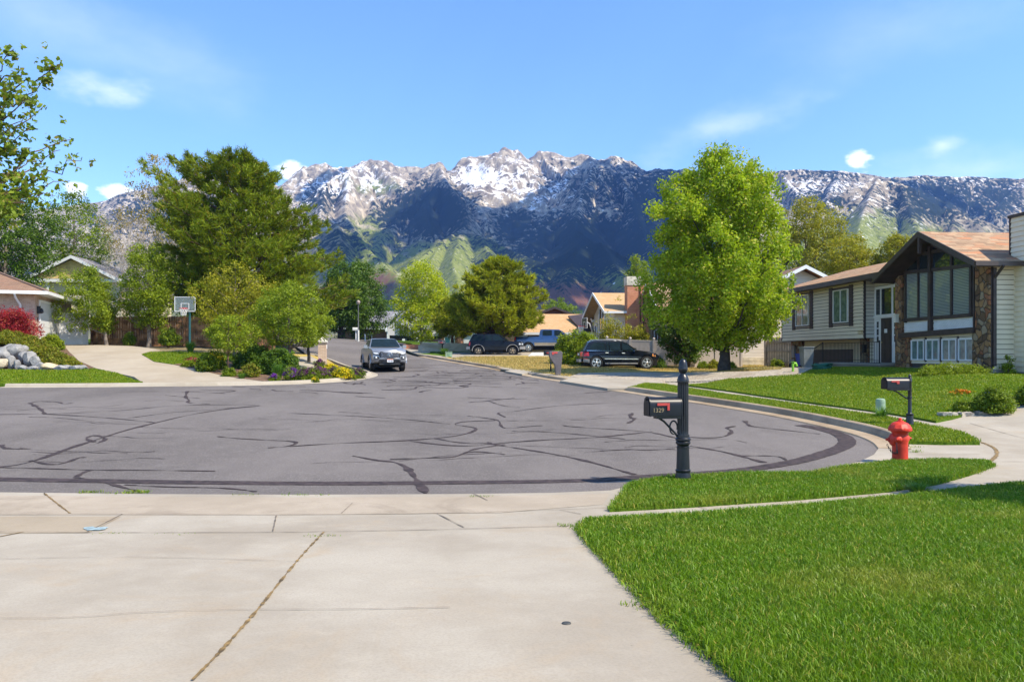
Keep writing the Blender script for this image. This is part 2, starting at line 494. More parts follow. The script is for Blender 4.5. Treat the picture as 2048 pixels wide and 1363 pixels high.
# ================================================================ the ground sheet
def grid_axis(segs):
    out = []
    for a, b, s in segs: out += list(np.arange(a, b, s))
    return np.array(out + [segs[-1][1]])
gx = grid_axis([(-1500, -300, 100), (-300, -60, 20), (-60, 60, 1.5), (60, 300, 20), (300, 1500, 100)])
gy = grid_axis([(-60, -6, 6), (-6, 100, 1.5), (100, 300, 20), (300, 900, 60)])
XX, YY = np.meshgrid(gx, gy)
ZZ = zg(XX, YY) - np.where((abs(XX) < 62) & (YY < 110), 0.16, 0.3)
nx, ny = len(gx), len(gy)
idx = np.arange(nx*ny).reshape(ny, nx)
Q = np.stack([idx[:-1, :-1].ravel(), idx[:-1, 1:].ravel(), idx[1:, 1:].ravel(), idx[1:, :-1].ravel()], 1)
tag(np_mesh('ground', np.stack([XX.ravel(), YY.ravel(), ZZ.ravel()], 1), Q, MA['ground'], smooth=True), kind='structure')
# ================================================================ road
EDGE_NEAR = GP([(0, 987), (300, 991), (600, 992), (900, 991), (1100, 988), (1220, 984)])
RIGHT_PX = [(1240, 979), (1330, 965), (1420, 956), (1520, 951), (1600, 948), (1660, 940), (1720, 925), (1748, 911), (1757, 898), (1746, 885), (1710, 870), (1650, 855), (1560, 835),
            (1480, 821), (1400, 808), (1300, 793), (1214, 780), (1125, 764), (1080, 758), (1040, 750), (990, 740), (932, 730), (873, 720), (836, 713), (813, 707)]
EDGE_RIGHT = GP(RIGHT_PX)
LEFT_PX = [(0, 775), (150, 774.5), (300, 773), (420, 772), (520, 770.5), (620, 767.5), (690, 763), (735, 757), (752, 752.5), (757, 749), (748, 745.5), (735, 742), (702, 734), (673, 722), (654, 716), (640, 712.5), (615, 710)]
EDGE_LEFT = GP(LEFT_PX)
road = [(-20.5, 26), (-18.5, 19), (-14.5, 14.2), (-10, 11.6)] + EDGE_NEAR + EDGE_RIGHT + [(-10.0, 72), (-11.5, 84), (-16, 88), (-45, 90), (-45, 70), (-24, 64.5), (-18, 62.5)] + EDGE_LEFT[::-1] + [(-21.6, 31.2)]
patch('road', road, 0.0, 0.7, MA['asphalt'])
def trail(pts, w=0.07, it=2): return smoothline(GP(pts), it), w
tar = MB()
def seal(pts, w0=0.05, w1=None, it=2, off=0.009):
    g = smoothline(GP(pts), it); w1 = w0 if w1 is None else w1
    rg = random.Random(int(pts[0][0]*7+pts[0][1]))
    ph = rg.uniform(0, 6)
    ribbon(tar, g, lambda t: (w0 + (w1-w0)*t)*((0.75+0.35*math.sin(ph+t*19)+0.2*math.sin(ph*2+t*47)) if w0 < .3 else 1), off, jit=0.18 if w0 < .3 else .06, seg=0.18)
# the long filled joint along the near edge, curling round the right of the circle
seal([(-60, 957), (0, 959), (200, 962), (400, 965), (650, 968), (900, 966), (1100, 963), (1200, 960)], 0.34, 0.30, off=0.007)
seal([(1200, 960), (1290, 954), (1380, 949), (1470, 943), (1540, 933), (1600, 922), (1650, 908), (1690, 893), (1697, 881), (1680, 868), (1640, 857), (1600, 850)], 0.31, 0.36, off=0.010)
for pts, a, b in [
    ([(-20, 936), (40, 930), (90, 915), (140, 896), (185, 882), (245, 862), (300, 848), (380, 829), (450, 818), (520, 812)], .10, .05),
    ([(190, 884), (168, 877), (190, 869), (216, 878), (195, 886)], .09, .07),
    ([(60, 921), (105, 931), (135, 925), (160, 914), (170, 915)], .07, .06),
    ([(-10, 935), (100, 938), (180, 941), (300, 941), (430, 943)], .06, .05),
    ([(150, 955), (170, 944), (182, 941)], .08, .08),
    ([(150, 955), (205, 963), (255, 978), (278, 983)], .09, .05),
    ([(250, 970), (330, 974), (420, 975), (470, 978), (512, 984)], .05, .06),
    ([(-10, 829), (85, 828), (150, 831), (245, 838), (310, 845)], .06, .05),
    ([(60, 806), (82, 818), (90, 828)], .16, .10),
    ([(60, 806), (75, 802), (120, 804), (125, 808), (145, 806)], .08, .06),
    ([(90, 828), (200, 824), (290, 817), (330, 812), (430, 809), (520, 811)], .05, .05),
    ([(245, 838), (300, 830), (350, 824), (420, 820), (510, 812)], .04, .05),
    ([(375, 782), (370, 795), (380, 800), (372, 806), (420, 808)], .10, .06),
    ([(225, 784), (310, 782), (420, 785), (450, 787)], .05, .05),
    ([(330, 790), (400, 797)], .04, .04),
    ([(0, 890), (10, 897), (35, 898), (62, 897)], .12, .04),
    ([(435, 873), (470, 877), (530, 880), (600, 883), (580, 893), (545, 895), (536, 896)], .06, .06),
    ([(580, 893), (680, 886), (800, 882), (870, 877), (920, 871), (950, 862), (953, 856), (935, 853), (905, 849), (925, 843), (990, 841)], .09, .06),
    ([(576, 826), (690, 831), (800, 837), (900, 848)], .05, .05),
    ([(705, 912), (760, 922), (790, 924), (815, 935), (832, 958), (852, 987)], .06, .13),
    ([(780, 919), (830, 917), (910, 915), (930, 905), (960, 903), (1010, 909)], .06, .06),
    ([(820, 882), (880, 890), (940, 893), (985, 888), (1080, 880), (1180, 876), (1250, 869), (1305, 863)], .07, .07),
    ([(980, 888), (1030, 896), (1100, 907), (1180, 923), (1270, 950)], .06, .08),
    ([(930, 906), (950, 897), (1010, 889)], .06, .05),
    ([(870, 877), (920, 886), (985, 888), (975, 884)], .06, .06),
    ([(935, 832), (990, 838), (1000, 843), (1000, 850), (1010, 858), (1060, 852), (1085, 851)], .06, .05),
    ([(1000, 830), (1015, 836), (990, 825), (1020, 824), (1060, 818), (1130, 810), (1220, 806)], .05, .04),
    ([(1125, 850), (1135, 853), (1200, 857), (1300, 863), (1360, 878)], .05, .05),
    ([(1265, 826), (1258, 834), (1272, 838), (1256, 846)], .16, .10),
    ([(1200, 902), (1270, 898), (1285, 901), (1350, 897)], .06, .04),
    ([(1370, 873), (1400, 876), (1450, 875), (1467, 862), (1450, 856), (1470, 852)], .05, .10),
    ([(1490, 842), (1497, 851), (1510, 854), (1640, 868)], .10, .04),
    ([(1380, 892), (1440, 902), (1480, 912), (1530, 926)], .06, .10),
    ([(1480, 912), (1560, 912), (1575, 922)], .05, .05),
    ([(1000, 842), (1100, 841)], .04, .04), ([(1024, 862), (1100, 863), (1250, 878)], .05, .04),
    ([(975, 801), (1005, 812), (1040, 815)], .05, .03)]:
    k_ = 1.3 if abs(pts[-1][0]-pts[0][0]) > 1.6*abs(pts[-1][1]-pts[0][1]) else 1.0
    seal(pts, a*k_, b*k_)
rg = random.Random(29)
for k in range(26):     # thin side branches across the circle
    px, py = rg.uniform(20, 1560), rg.uniform(800, 925); pts = [(px, py)]
    for j in range(rg.randint(3, 7)): px += rg.uniform(22, 70)*(1 if k % 2 else -1); py += rg.uniform(-5, 6); pts.append((px, py))
    pts = [p for p in pts if bool(inside(road, np.array([G(*p)[0]]), np.array([G(*p)[1]]))[0])]
    if len(pts) > 2: seal(pts, rg.uniform(.025, .05), .02, off=.0085)
# smaller meanders over the far part of the street
rg = random.Random(11)
rp = road
def in_road(p): return bool(inside(rp, np.array([p[0]]), np.array([p[1]]))[0])
for k in range(190):
    y = rg.choice([rg.uniform(26, 46), rg.uniform(30, 80)]); x0, x1 = (-14, 8) if y < 32 else (-7.0, 6.5)
    p = Vector((rg.uniform(x0, x1) - max(0, y-55)*0.12, y)); a = rg.choice([0, math.pi, rg.uniform(0, 6.28)]) + rg.uniform(-.5, .5)
    pts = [p]
    for j in range(rg.randint(3, 9)):
        a += rg.uniform(-.8, .8); p = p + Vector((math.cos(a), math.sin(a)*0.9))*rg.uniform(.25, .6)
        if not in_road(p): break
        pts.append(p)
    if len(pts) > 2 and in_road(pts[0]): ribbon(tar, smoothline(pts, 1), rg.uniform(.05, .11), 0.006 + 0.00002*k, jit=.3)
tag(tar.build('road_markings', MA['tar']), kind='structure')
# ================================================================ pavement, driveways, curbs
pave = [(-14.5, -5), (-14.5, 14.2-0.02), (-10, 11.6)] + EDGE_NEAR + EDGE_RIGHT[:17] + GP([(1290, 772), (1330, 757), (1455, 751)]) + [(16, 36.2), (27, 35), (27, -5)]
patch('pavement', pave, lambda x, y: 0.022, 0.8, MA['concrete'], 0.08)
def curb(name, line, h=0.13, w=0.16, lip=0.42, side=1, taper=1.2, mat=None, heights=None):
    """gutter pan, face, top and back of one curb; line is the asphalt edge"""
    pts = resample(smoothline(line, 2), 0.35); n = len(pts); L = []
    tot = sum((Vector(pts[i+1])-Vector(pts[i])).length for i in range(n-1)); acc = 0
    rows = []
    for i in range(n):
        a = Vector(pts[max(0, i-1)]); b = Vector(pts[min(n-1, i+1)]); d = (b-a).normalized()
        nn = Vector((d.y, -d.x))*side
        if i: acc += (Vector(pts[i])-Vector(pts[i-1])).length
        k = min(1, acc/taper, (tot-acc)/taper) if taper else 1
        k = k*k*(3-2*k)
        hh = h*k*(heights(acc/tot) if heights else 1) + 0.03
        c = Vector(pts[i]); r = []
        for o, z in ((-0.02, 0.004), (0.0, 0.026), (lip-0.03, 0.028), (lip, 0.034), (lip+0.035, hh*0.86+0.004), (lip+0.06, hh), (lip+w, hh+0.008), (lip+w+0.005, -0.1)):
            q = c + nn*o; r.append((q.x, q.y, Z(c.x, c.y)+z))
        rows.append(r)
    mb = MB(); k = len(rows[0]); vs = [p for r in rows for p in r]
    fs = [(i*k+j, (i+1)*k+j, (i+1)*k+j+1, i*k+j+1) if side > 0 else (i*k+j+1, (i+1)*k+j+1, (i+1)*k+j, i*k+j) for i in range(n-1) for j in range(k-1)]
    mb.add(vs, [f[::-1] for f in fs], 0, False)
    mb.add(rows[0], [tuple(range(k))], 0); mb.add(rows[-1], [tuple(range(k))[::-1]], 0)
    o = mb.build(name, mat or MA['curb'], auto=40)
    return tag(o, kind='structure')
curb('curb', EDGE_RIGHT[8:17], 0.15, heights=None, taper=1.0)
curb('curb', EDGE_RIGHT[17:19] + [EDGE_RIGHT[19]], 0.12, taper=0.8)
curb('curb', EDGE_RIGHT[20:24], 0.12, taper=0.8)
curb('curb', EDGE_LEFT, 0.11, 0.2, 0.3, side=-1, taper=0.0, mat=MA['gutter'])
# joints and cracks in the near concrete
jn = MB()
ribbon(jn, smoothline(GP([(385, 1375), (445, 1310), (520, 1225), (560, 1170), (605, 1115), (648, 1069)]), 1), lambda t: 0.019, 0.030, jit=.75, seg=.035)
ribbon(jn, GP([(-20, 1083), (20, 1075), (48, 1069)]), 0.02, 0.030, jit=.6, seg=.05)
ribbon(jn, GP([(88, 990), (140, 1031)]), 0.022, 0.030, jit=.5, seg=.05)
ribbon(jn, smoothline(GP([(1962, 886), (1990, 897), (1996, 911), (1985, 922), (1972, 934)]), 2), 0.06, 0.030, jit=.5, seg=.06)
tag(jn.build('pavement_joints', MA['joint']), kind='structure')
hc = MB()
for pts, w in [([(-20, 1069), (300, 1070), (700, 1068), (1155, 1056)], .012), ([(-20, 1033), (245, 1032), (600, 1034), (900, 1031), (1220, 1019)], .007), ([(245, 1032), (175, 1068)], .012), ([(553, 1034), (546, 1067)], .012), ([(874, 1031), (928, 1060)], .012),
               ([(705, 1010), (683, 1031)], .010), ([(945, 990), (975, 1005)], .014), ([(-20, 1245), (140, 1244), (300, 1232), (520, 1226)], .004), ([(520, 1226), (700, 1228), (900, 1224)], .006),
               ([(-20, 1126), (200, 1121), (400, 1122), (590, 1131)], .006), ([(1120, 1024), (1162, 1033)], .009), ([(1370, 1012), (1415, 1023)], .012),
               ([(1700, 977), (1760, 985)], .010), ([(1835, 912), (1960, 911)], .012), ([(1985, 926), (2060, 927)], .012), ([(1940, 848), (2060, 882)], .014), ([(1780, 870), (1830, 876)], .01)]:
    ribbon(hc, smoothline(GP(pts), 1), w, 0.031, jit=.5, seg=.12)
tag(hc.build('pavement_cracks', MA['crack']), kind='structure')
lo = MB()
ribbon(lo, smoothline(GP([(168, 1064), (185, 1061), (205, 1065)]), 1), 0.16, 0.033, jit=.6, seg=.05)
tag(lo.build('painted_mark', plain('faded_blue_paint', (0.24, 0.32, 0.34), 0.9, var=0.35, scale=20)), kind='structure')
MA['slab'] = m_concrete('tan_slab', (0.285, 0.235, 0.165), (0.345, 0.285, 0.205), (0.24, 0.17, 0.10), 0.5)
MA['apron'] = m_concrete('apron_concrete', (0.315, 0.262, 0.195), (0.385, 0.325, 0.25), (0.20, 0.16, 0.115), 0.45)
patch('pavement', GP([(-60, 1034), (243, 1033), (176, 1067), (-60, 1068)], .02), 0.0265, 0.4, MA['slab'])
patch('pavement', GP([(-60, 990), (300, 994), (600, 995), (900, 994), (1100, 991), (1218, 988), (1205, 1010), (1000, 1026), (600, 1031), (245, 1030), (-60, 1031)], .02), 0.0262, 0.4, MA['apron'])
# left driveway, beds and lawns
ldrive = GP([(114, 687), (140, 705), (158, 722), (191, 736), (268, 753), (290, 766.5), (545, 764.5), (495, 758), (451, 752), (396, 738.6), (337, 727), (308, 722), (283, 708), (300, 702), (320, 699), (178, 689)], 0.05)
patch('driveway', ldrive, 0.05, 0.7, MA['drive'], 0.1)
patch('lawn', GP([(-90, 738), (60, 740), (130, 740.5), (188, 737), (235, 746), (286, 764.5), (150, 766), (-90, 768)], 0.09), 0.09, 0.6, MA['lawn'], 0.2)
patch('lawn', GP([(284, 708), (300, 704), (335, 703), (400, 705), (560, 712), (575, 722), (400, 722.5), (345, 727.5), (308, 722)], 0.08), 0.08, 0.6, MA['lawn'], 0.2)
patch('flower_bed', GP([(345, 727.5), (400, 722.5), (575, 722), (600, 741), (640, 739), (668, 726), (700, 737), (722, 750), (690, 758), (545, 764), (495, 757.5), (451, 751.5), (396, 738)], 0.06), 0.06, 0.5, MA['mulch'], 0.15)
patch('flower_bed', GP([(-90, 690), (80, 688), (116, 688), (156, 722), (189, 735.5), (130, 740), (-90, 739)], 0.03), 0.04, 0.6, MA['mulch'], 0.1)
patch('sidewalk', GP([(596, 714), (622, 712), (655, 730), (668, 737), (640, 742), (600, 741)], 0.08), 0.09, 0.5, MA['concrete'], 0.15)
patch('rock_strip', GP([(585, 708), (620, 709), (652, 717), (668, 727), (650, 729), (622, 713), (596, 714)], 0.05), 0.06, 0.5, MA['drylawn'], 0.1)
# right-hand lawns
STRIP_NEAR = GP([(1219, 1018), (1259, 968), (1324, 956), (1474, 947), (1614, 947), (1699, 932), (1789, 922), (1874, 920), (1974, 922), (1984, 930), (1945, 945), (1874, 965), (1774, 980), (1574, 997), (1374, 1010)], 0.06)
LAWN_NEAR = GP([(1155, 1053), (1172, 1040), (1400, 1028), (1600, 1013), (1800, 994), (1920, 980), (2048, 966)], 0.06) + [(12.5, 9.6), (12.5, 1.0), (1.05, 1.0)] + GP([(1490, 1363), (1190, 1093)], 0.06)
def offset(line, o):
    out = []
    for i in range(len(line)):
        a = Vector(line[max(0, i-1)]); b = Vector(line[min(len(line)-1, i+1)]); d = (b-a).normalized()
        out.append((line[i][0]+d.y*o, line[i][1]-d.x*o))
    return out
STRIP_FAR = offset(smoothline(EDGE_RIGHT[8:17], 2), .57)[::-1][2:-2] + GP([(1795, 882), (1880, 884), (1960, 884), (1925, 866), (1860, 852), (1770, 834), (1600, 809), (1455, 789), (1380, 777), (1330, 769), (1290, 767)], 0.08)
LAWN_HOUSE = GP([(1372, 769), (1455, 780), (1600, 801), (1730, 818), (1800, 828), (1872, 841), (1900, 836)], 0.08) + [(13.6, 21.2), (24, 21.0), (24, 27.0), (17.2, 27.0), (16.2, 33), (16.2, 36.0)] + GP([(1600, 748), (1455, 757)], 0.08)
patch('lawn', STRIP_NEAR, 0.06, 0.4, MA['lawn'], 0.15)
patch('lawn', LAWN_NEAR, 0.06, 0.5, MA['lawn'], 0.15)
patch('lawn', STRIP_FAR, 0.09, 0.6, MA['lawn'], 0.2)
patch('lawn', LAWN_HOUSE, 0.08, 0.7, MA['lawn'], 0.25)
# yards further up the right side of the street
DRY = GP([(1240, 774), (1130, 757), (1040, 743), (990, 733), (932, 724), (880, 715.5)], 0.05) + [(-5.2, 60), (-2, 66), (28, 70), (28, 42), (16.5, 40.5), (10, 37.3)] + GP([(1330, 758)], 0.05)
patch('dry_lawn', DRY, 0.06, 0.8, MA['drylawn'], 0.15)
patch('gravel_driveway', GP([(1140, 752), (1160, 745.5), (1300, 744), (1500, 742), (1560, 740)], 0.08) + [(15.9, 43.5), (15.9, 37.6)] + GP([(1600, 749.5), (1455, 757.5), (1330, 762), (1250, 772)], 0.08), 0.085, 0.6, MA['gravel'], 0.1)
patch('driveway_apron', GP([(1120, 761), (1150, 755), (1240, 757), (1330, 764), (1262, 776), (1215, 776)], 0.1), 0.10, 0.5, MA['concrete'], 0.12)
patch('driveway', GP([(905, 717), (960, 711.5), (1060, 710), (1140, 712)], 0.08) + [(6.0, 66), (-5.5, 66)], 0.075, 0.8, MA['concrete'], 0.1)
patch('sidewalk', GP([(900, 716), (915, 714.5), (1000, 731), (1090, 746), (1160, 755), (1130, 757), (1075, 748), (985, 734)], 0.075), 0.075, 0.6, MA['concrete'], 0.1)
patch('sidewalk', GP([(1010, 742), (1040, 738), (1068, 742), (1044, 748)], 0.08), 0.09, 0.5, MA['concrete'], 0.1)
patch('lawn', GP([(905, 714), (880, 711), (835, 706.5), (900, 704.5)], 0.08) + [(-1.5, 66.5), (-8, 69.5)], 0.085, 0.8, MA['lawn'], 0.15)
patch('driveway', GP([(900, 716), (873, 713.5), (838, 708.5), (826, 705)], 0.07) + [(-10.5, 72.5), (-8.5, 72.5), (-7.0, 64)], 0.075, 0.8, MA['concrete'], 0.1)
patch('far_lawn', [(-45, 90.2), (-16, 88.2), (-11, 84.5), (-8.8, 73), (26, 71), (60, 100), (-60, 110)], 0.06, 2.0, MA['lawn'], 0.15)
patch('far_lawn', [(-45, 69.8), (-24, 64.3), (-18.4, 62.3), (-14, 50), (-24, 50), (-48, 52)], 0.06, 1.5, MA['lawn'], 0.15)
# ================================================================ grass blades
def grass(name, poly, n, h, w, off, mat, seed, near=False, edge=0.02, lean=0.5):
    rg = np.random.default_rng(seed); a = np.asarray(poly); lo_ = a.min(0); hi_ = a.max(0)
    X = []; Y = []; got = 0
    while got < n:
        x = rg.uniform(lo_[0], hi_[0], n); y = rg.uniform(lo_[1], hi_[1], n)
        k = inside(a, x, y)
        if near:   # blades that far away show as less than a pixel: fewer and wider
            k &= rg.uniform(0, 1, n) < np.clip(np.where((y > 3.2) & (abs(x) < 0.72*y+0.5), (4.2/np.maximum(y, 3.0))**1.1, 0.05), 0, 1)
        X.append(x[k]); Y.append(y[k]); got += int(k.sum())
    x = np.concatenate(X)[:n]; y = np.concatenate(Y)[:n]
    x = x + rg.normal(0, .028, n); y = y + rg.normal(0, .028, n)
    z = zg(x, y) + off
    s = np.sqrt(np.maximum(y, 3)/6) if near else 1.0
    clump = 0.75 + 0.35*np.sin(x*2.3+1.7*np.sin(y*1.9)) * np.sin(y*2.7+np.cos(x*1.3)*2)
    H = h*rg.uniform(0.55, 1.25, n)*(0.8+0.25*clump)*(s**0.3 if near else 1); Wd = w*rg.uniform(0.7, 1.3, n)*s
    th = rg.uniform(0, 2*np.pi, n); ph = rg.uniform(0, 2*np.pi, n)
    cx, cy = np.cos(th)*Wd/2, np.sin(th)*Wd/2
    ln = H*rg.uniform(0.15, 1.0, n)*lean; bx, by = np.cos(ph)*ln, np.sin(ph)*ln
    V = np.empty((n, 5, 3), np.float32)
    V[:, 0] = np.stack([x-cx, y-cy, z], 1); V[:, 1] = np.stack([x+cx, y+cy, z], 1)
    V[:, 2] = np.stack([x+cx*.8+bx*.35, y+cy*.8+by*.35, z+H*.6], 1); V[:, 3] = np.stack([x-cx*.8+bx*.35, y-cy*.8+by*.35, z+H*.6], 1)
    V[:, 4] = np.stack([x+bx, y+by, z+H*(1-0.25*lean)], 1)
    b = np.arange(n)*5
    Fq = np.concatenate([np.stack([b, b+1, b+2], 1), np.stack([b, b+2, b+3], 1), np.stack([b+3, b+2, b+4], 1)])
    tint = np.clip(0.5+0.25*rg.standard_normal(n)+0.2*(clump-0.75), 0, 1); odd = rg.uniform(0, 1, n)
    o = np_mesh(name, V.reshape(-1, 3), Fq, mat, attrs={'tint': np.repeat(tint, 5), 'odd': np.repeat(odd, 5)}, smooth=False)
    return tag(o, kind='stuff')
if not globals().get('QUICK'):
    grass('grass', LAWN_NEAR, 240000, 0.070, 0.0065, 0.055, MA['grass'], 1, near=True, lean=0.8)
    grass('grass', STRIP_NEAR, 70000, 0.075, 0.009, 0.055, MA['grass'], 2, lean=0.75)
    grass('grass', STRIP_FAR, 50000, 0.075, 0.016, 0.085, MA['fargrass'], 3, lean=0.8)
    grass('grass', LAWN_HOUSE, 110000, 0.06, 0.02, 0.075, MA['fargrass'], 4, lean=0.9)
    grass('grass', GP([(-90, 738), (60, 740), (130, 740.5), (188, 737), (235, 746), (286, 764.5), (150, 766), (-90, 768)], 0.09), 24000, 0.06, 0.03, 0.085, MA['fargrass'], 6)
    grass('grass', GP([(284, 708), (300, 704), (335, 703), (400, 705), (560, 712), (575, 722), (400, 722.5), (345, 727.5), (308, 722)], 0.08), 14000, 0.06, 0.03, 0.075, MA['fargrass'], 7)
    DRYG = [p for p in DRY]
    grass('dry_grass', GP([(1130, 753), (1040, 741), (990, 732), (932, 723), (900, 717), (930, 713), (1060, 714), (1140, 716), (1340, 740), (1160, 746)], 0.06), 26000, 0.10, 0.035, 0.055, MA['drygrass'], 8)
    grass('dry_grass', GP([(1160, 745), (1340, 741), (1560, 738), (1580, 731), (1330, 728), (1150, 727)], 0.06), 26000, 0.09, 0.035, 0.055, MA['drygrass'], 9)
    def strip(line, w): a = offset(line, w); b_ = offset(line, -w); return a + b_[::-1]
    e1 = GP([(1490, 1363), (1340, 1245), (1190, 1093), (1160, 1056)], .03); grass('grass', strip(e1, .045), 5200, 0.05, .007, .03, MA['grass'], 21, lean=1.5)
    e1 = GP([(1172, 1040), (1400, 1028), (1600, 1013), (1800, 994), (1920, 980), (2048, 966)], .04); grass('grass', strip(e1, .05), 5200, 0.06, .009, .03, MA['grass'], 22, lean=1.3)
    e1 = GP([(1219, 1018), (1374, 1010), (1574, 997), (1774, 980), (1874, 965), (1945, 945), (1984, 930), (1974, 922), (1874, 920)], .04); grass('grass', strip(e1, .05), 6000, 0.06, .010, .03, MA['grass'], 23, lean=1.3)
    # weeds along the gutter and joints
    for k, (px, py, n, h) in enumerate([(182, 986, 90, .06), (275, 986, 110, .07), (240, 987, 40, .05), (488, 989, 25, .035), (590, 990, 30, .035), (636, 990, 22, .035), (648, 1072, 30, .03), (960, 994, 25, .04), (1300, 1213, 60, .04), (1150, 1053, 80, .06), (1830, 905, 40, .09), (1826, 895, 30, .08), (225, 1066, 25, .02), (350, 1068, 20, .02)]):
        x, y = G(px, py, .02)
        grass('weed_tuft', [(x-.16, y-.04), (x+.16, y-.04), (x+.16, y+.04), (x-.16, y+.04)], n, h, .008, .018, MA['grass'], 40+k, lean=1.2)
# ================================================================ mountains
def ridge(pts): return [P(a, b, d) for a, b, d in pts]
RID = [
 # main snowy crest
 (ridge([(-200, 420, 2300), (100, 415, 2300), (215, 398, 2300), (240, 386, 2300), (300, 372, 2320), (400, 345, 2350), (500, 352, 2350), (560, 362, 2350), (583, 350, 2350), (610, 334, 2350), (632, 317, 2350), (662, 323, 2350), (700, 330, 2400), (740, 309, 2400), (775, 315, 2400), (805, 325, 2420), (842, 332, 2420), (862, 322, 2420), (880, 319, 2420), (890, 333, 2420), (925, 309, 2420), (985, 301, 2420), (1010, 290, 2400), (1040, 297, 2420), (1058, 308, 2430), (1080, 297, 2430), (1130, 303, 2430), (1170, 306, 2430), (1230, 308, 2430), (1290, 327, 2430), (1340, 335, 2400), (1370, 336, 2350), (1440, 344, 2300), (1500, 346, 2300), (1560, 338, 2300), (1610, 336, 2300), (1680, 340, 2300), (1750, 347, 2300), (1785, 353, 2250), (1850, 348, 2250), (1910, 351, 2250), (1950, 351, 2250), (2048, 355, 2250), (2150, 350, 2250), (2400, 370, 2200)]), 0.62),
 (ridge([(1010, 290, 2400), (1000, 330, 2250), (1030, 380, 2080)]), 0.75), (ridge([(740, 309, 2400), (800, 365, 2150), (860, 400, 1980)]), 0.7),
 (ridge([(1080, 297, 2430), (1130, 350, 2200)]), 0.7), (ridge([(930, 309, 2420), (940, 350, 2250), (960, 385, 2100)]), 0.8), (ridge([(632, 317, 2350), (600, 380, 2150)]), 0.7),
 (ridge([(400, 345, 2350), (380, 430, 2000), (330, 500, 1700)]), 0.6), (ridge([(215, 398, 2300), (250, 470, 1900)]), 0.6),
 # pale rocky spur on the left
 (ridge([(560, 452, 1850), (610, 402, 1900), (650, 362, 1950), (700, 338, 2000), (740, 370, 1980), (790, 405, 1950), (835, 442, 1900)]), 0.75),
 (ridge([(700, 338, 2000), (690, 430, 1760), (725, 480, 1620), (770, 520, 1450)]), 0.75), (ridge([(650, 362, 1950), (640, 430, 1700)]), 0.8),
 # dark middle ridge
 (ridge([(880, 325, 2400), (892, 360, 1950), (852, 390, 1880), (800, 432, 1760), (745, 500, 1520), (690, 560, 1300)]), 0.72),
 (ridge([(892, 360, 1950), (935, 425, 1680), (925, 455, 1500)]), 0.75), (ridge([(852, 390, 1880), (860, 450, 1600)]), 0.8),
 # dark massif
 (ridge([(1010, 440, 1950), (1060, 412, 2000), (1110, 372, 2050), (1150, 340, 2050), (1185, 321, 2060), (1235, 332, 2080), (1290, 339, 2100), (1360, 337, 2150), (1450, 355, 2100)]), 0.75),
 (ridge([(1185, 321, 2060), (1160, 400, 1800), (1150, 455, 1560), (1190, 485, 1290)]), 0.72), (ridge([(1235, 332, 2080), (1270, 420, 1750), (1300, 500, 1400)]), 0.75), (ridge([(1320, 338, 2120), (1380, 430, 1750), (1400, 520, 1400)]), 0.75), (ridge([(1110, 372, 2050), (1070, 450, 1750)]), 0.8),
 # green spur in front
 (ridge([(925, 455, 1500), (885, 480, 1400), (835, 520, 1260), (765, 565, 1100)]), 0.62), (ridge([(925, 455, 1500), (965, 472, 1450), (1025, 500, 1350), (1095, 530, 1200)]), 0.62),
 (ridge([(925, 455, 1500), (905, 520, 1230), (925, 590, 1030)]), 0.6), (ridge([(965, 472, 1450), (990, 540, 1180), (1020, 600, 1000)]), 0.62), (ridge([(885, 480, 1400), (840, 560, 1150)]), 0.62),
 # small dark hill on the left
 (ridge([(590, 520, 1200), (640, 475, 1260), (672, 443, 1300), (702, 462, 1280), (742, 502, 1200), (795, 550, 1100)]), 0.66), (ridge([(672, 443, 1300), (690, 520, 1100), (720, 590, 950)]), 0.62),
 # brown hill and green spur on the right
 (ridge([(1010, 580, 1000), (1060, 542, 1100), (1105, 518, 1180), (1160, 492, 1240), (1200, 483, 1270), (1242, 508, 1230), (1295, 535, 1150), (1360, 560, 1100)]), 0.6), (ridge([(1160, 492, 1240), (1130, 560, 1020), (1120, 620, 900)]), 0.55), (ridge([(1200, 483, 1270), (1250, 560, 1020), (1260, 620, 900)]), 0.55),
 # pale slope above the right-hand house
 (ridge([(1520, 495, 1420), (1590, 440, 1550), (1640, 412, 1610), (1700, 374, 1680), (1755, 354, 1710), (1800, 364, 1700), (1850, 384, 1650), (1910, 411, 1600), (1960, 442, 1550), (2020, 478, 1450), (2120, 530, 1300)]), 0.62),
 (ridge([(1755, 354, 1710), (1725, 430, 1450), (1705, 510, 1200)]), 0.6), (ridge([(1800, 364, 1700), (1830, 450, 1400), (1840, 530, 1150)]), 0.6), (ridge([(1640, 412, 1610), (1600, 500, 1300)]), 0.62), (ridge([(1910, 411, 1600), (1900, 500, 1300)]), 0.62),
 (ridge([(1560, 338, 2300), (1600, 390, 2050)]), 0.6), (ridge([(1950, 351, 2250), (1880, 420, 1950)]), 0.62), (ridge([(2048, 355, 2250), (1985, 420, 1950)]), 0.62), (ridge([(1680, 340, 2300), (1660, 380, 2050)]), 0.6), (ridge([(1850, 348, 2250), (1800, 380, 2050)]), 0.62),
]
def vnoise(x, y, seed):
    """smooth value noise on a lattice"""
    rg = np.random.default_rng(seed); T = rg.uniform(0, 1, (256, 256))
    xi = np.floor(x).astype(int); yi = np.floor(y).astype(int); fx = x-xi; fy = y-yi
    fx = fx*fx*(3-2*fx); fy = fy*fy*(3-2*fy)
    a = T[xi & 255, yi & 255]; b = T[(xi+1) & 255, yi & 255]; c_ = T[xi & 255, (yi+1) & 255]; d = T[(xi+1) & 255, (yi+1) & 255]
    return (a*(1-fx)+b*fx)*(1-fy)+(c_*(1-fx)+d*fx)*fy
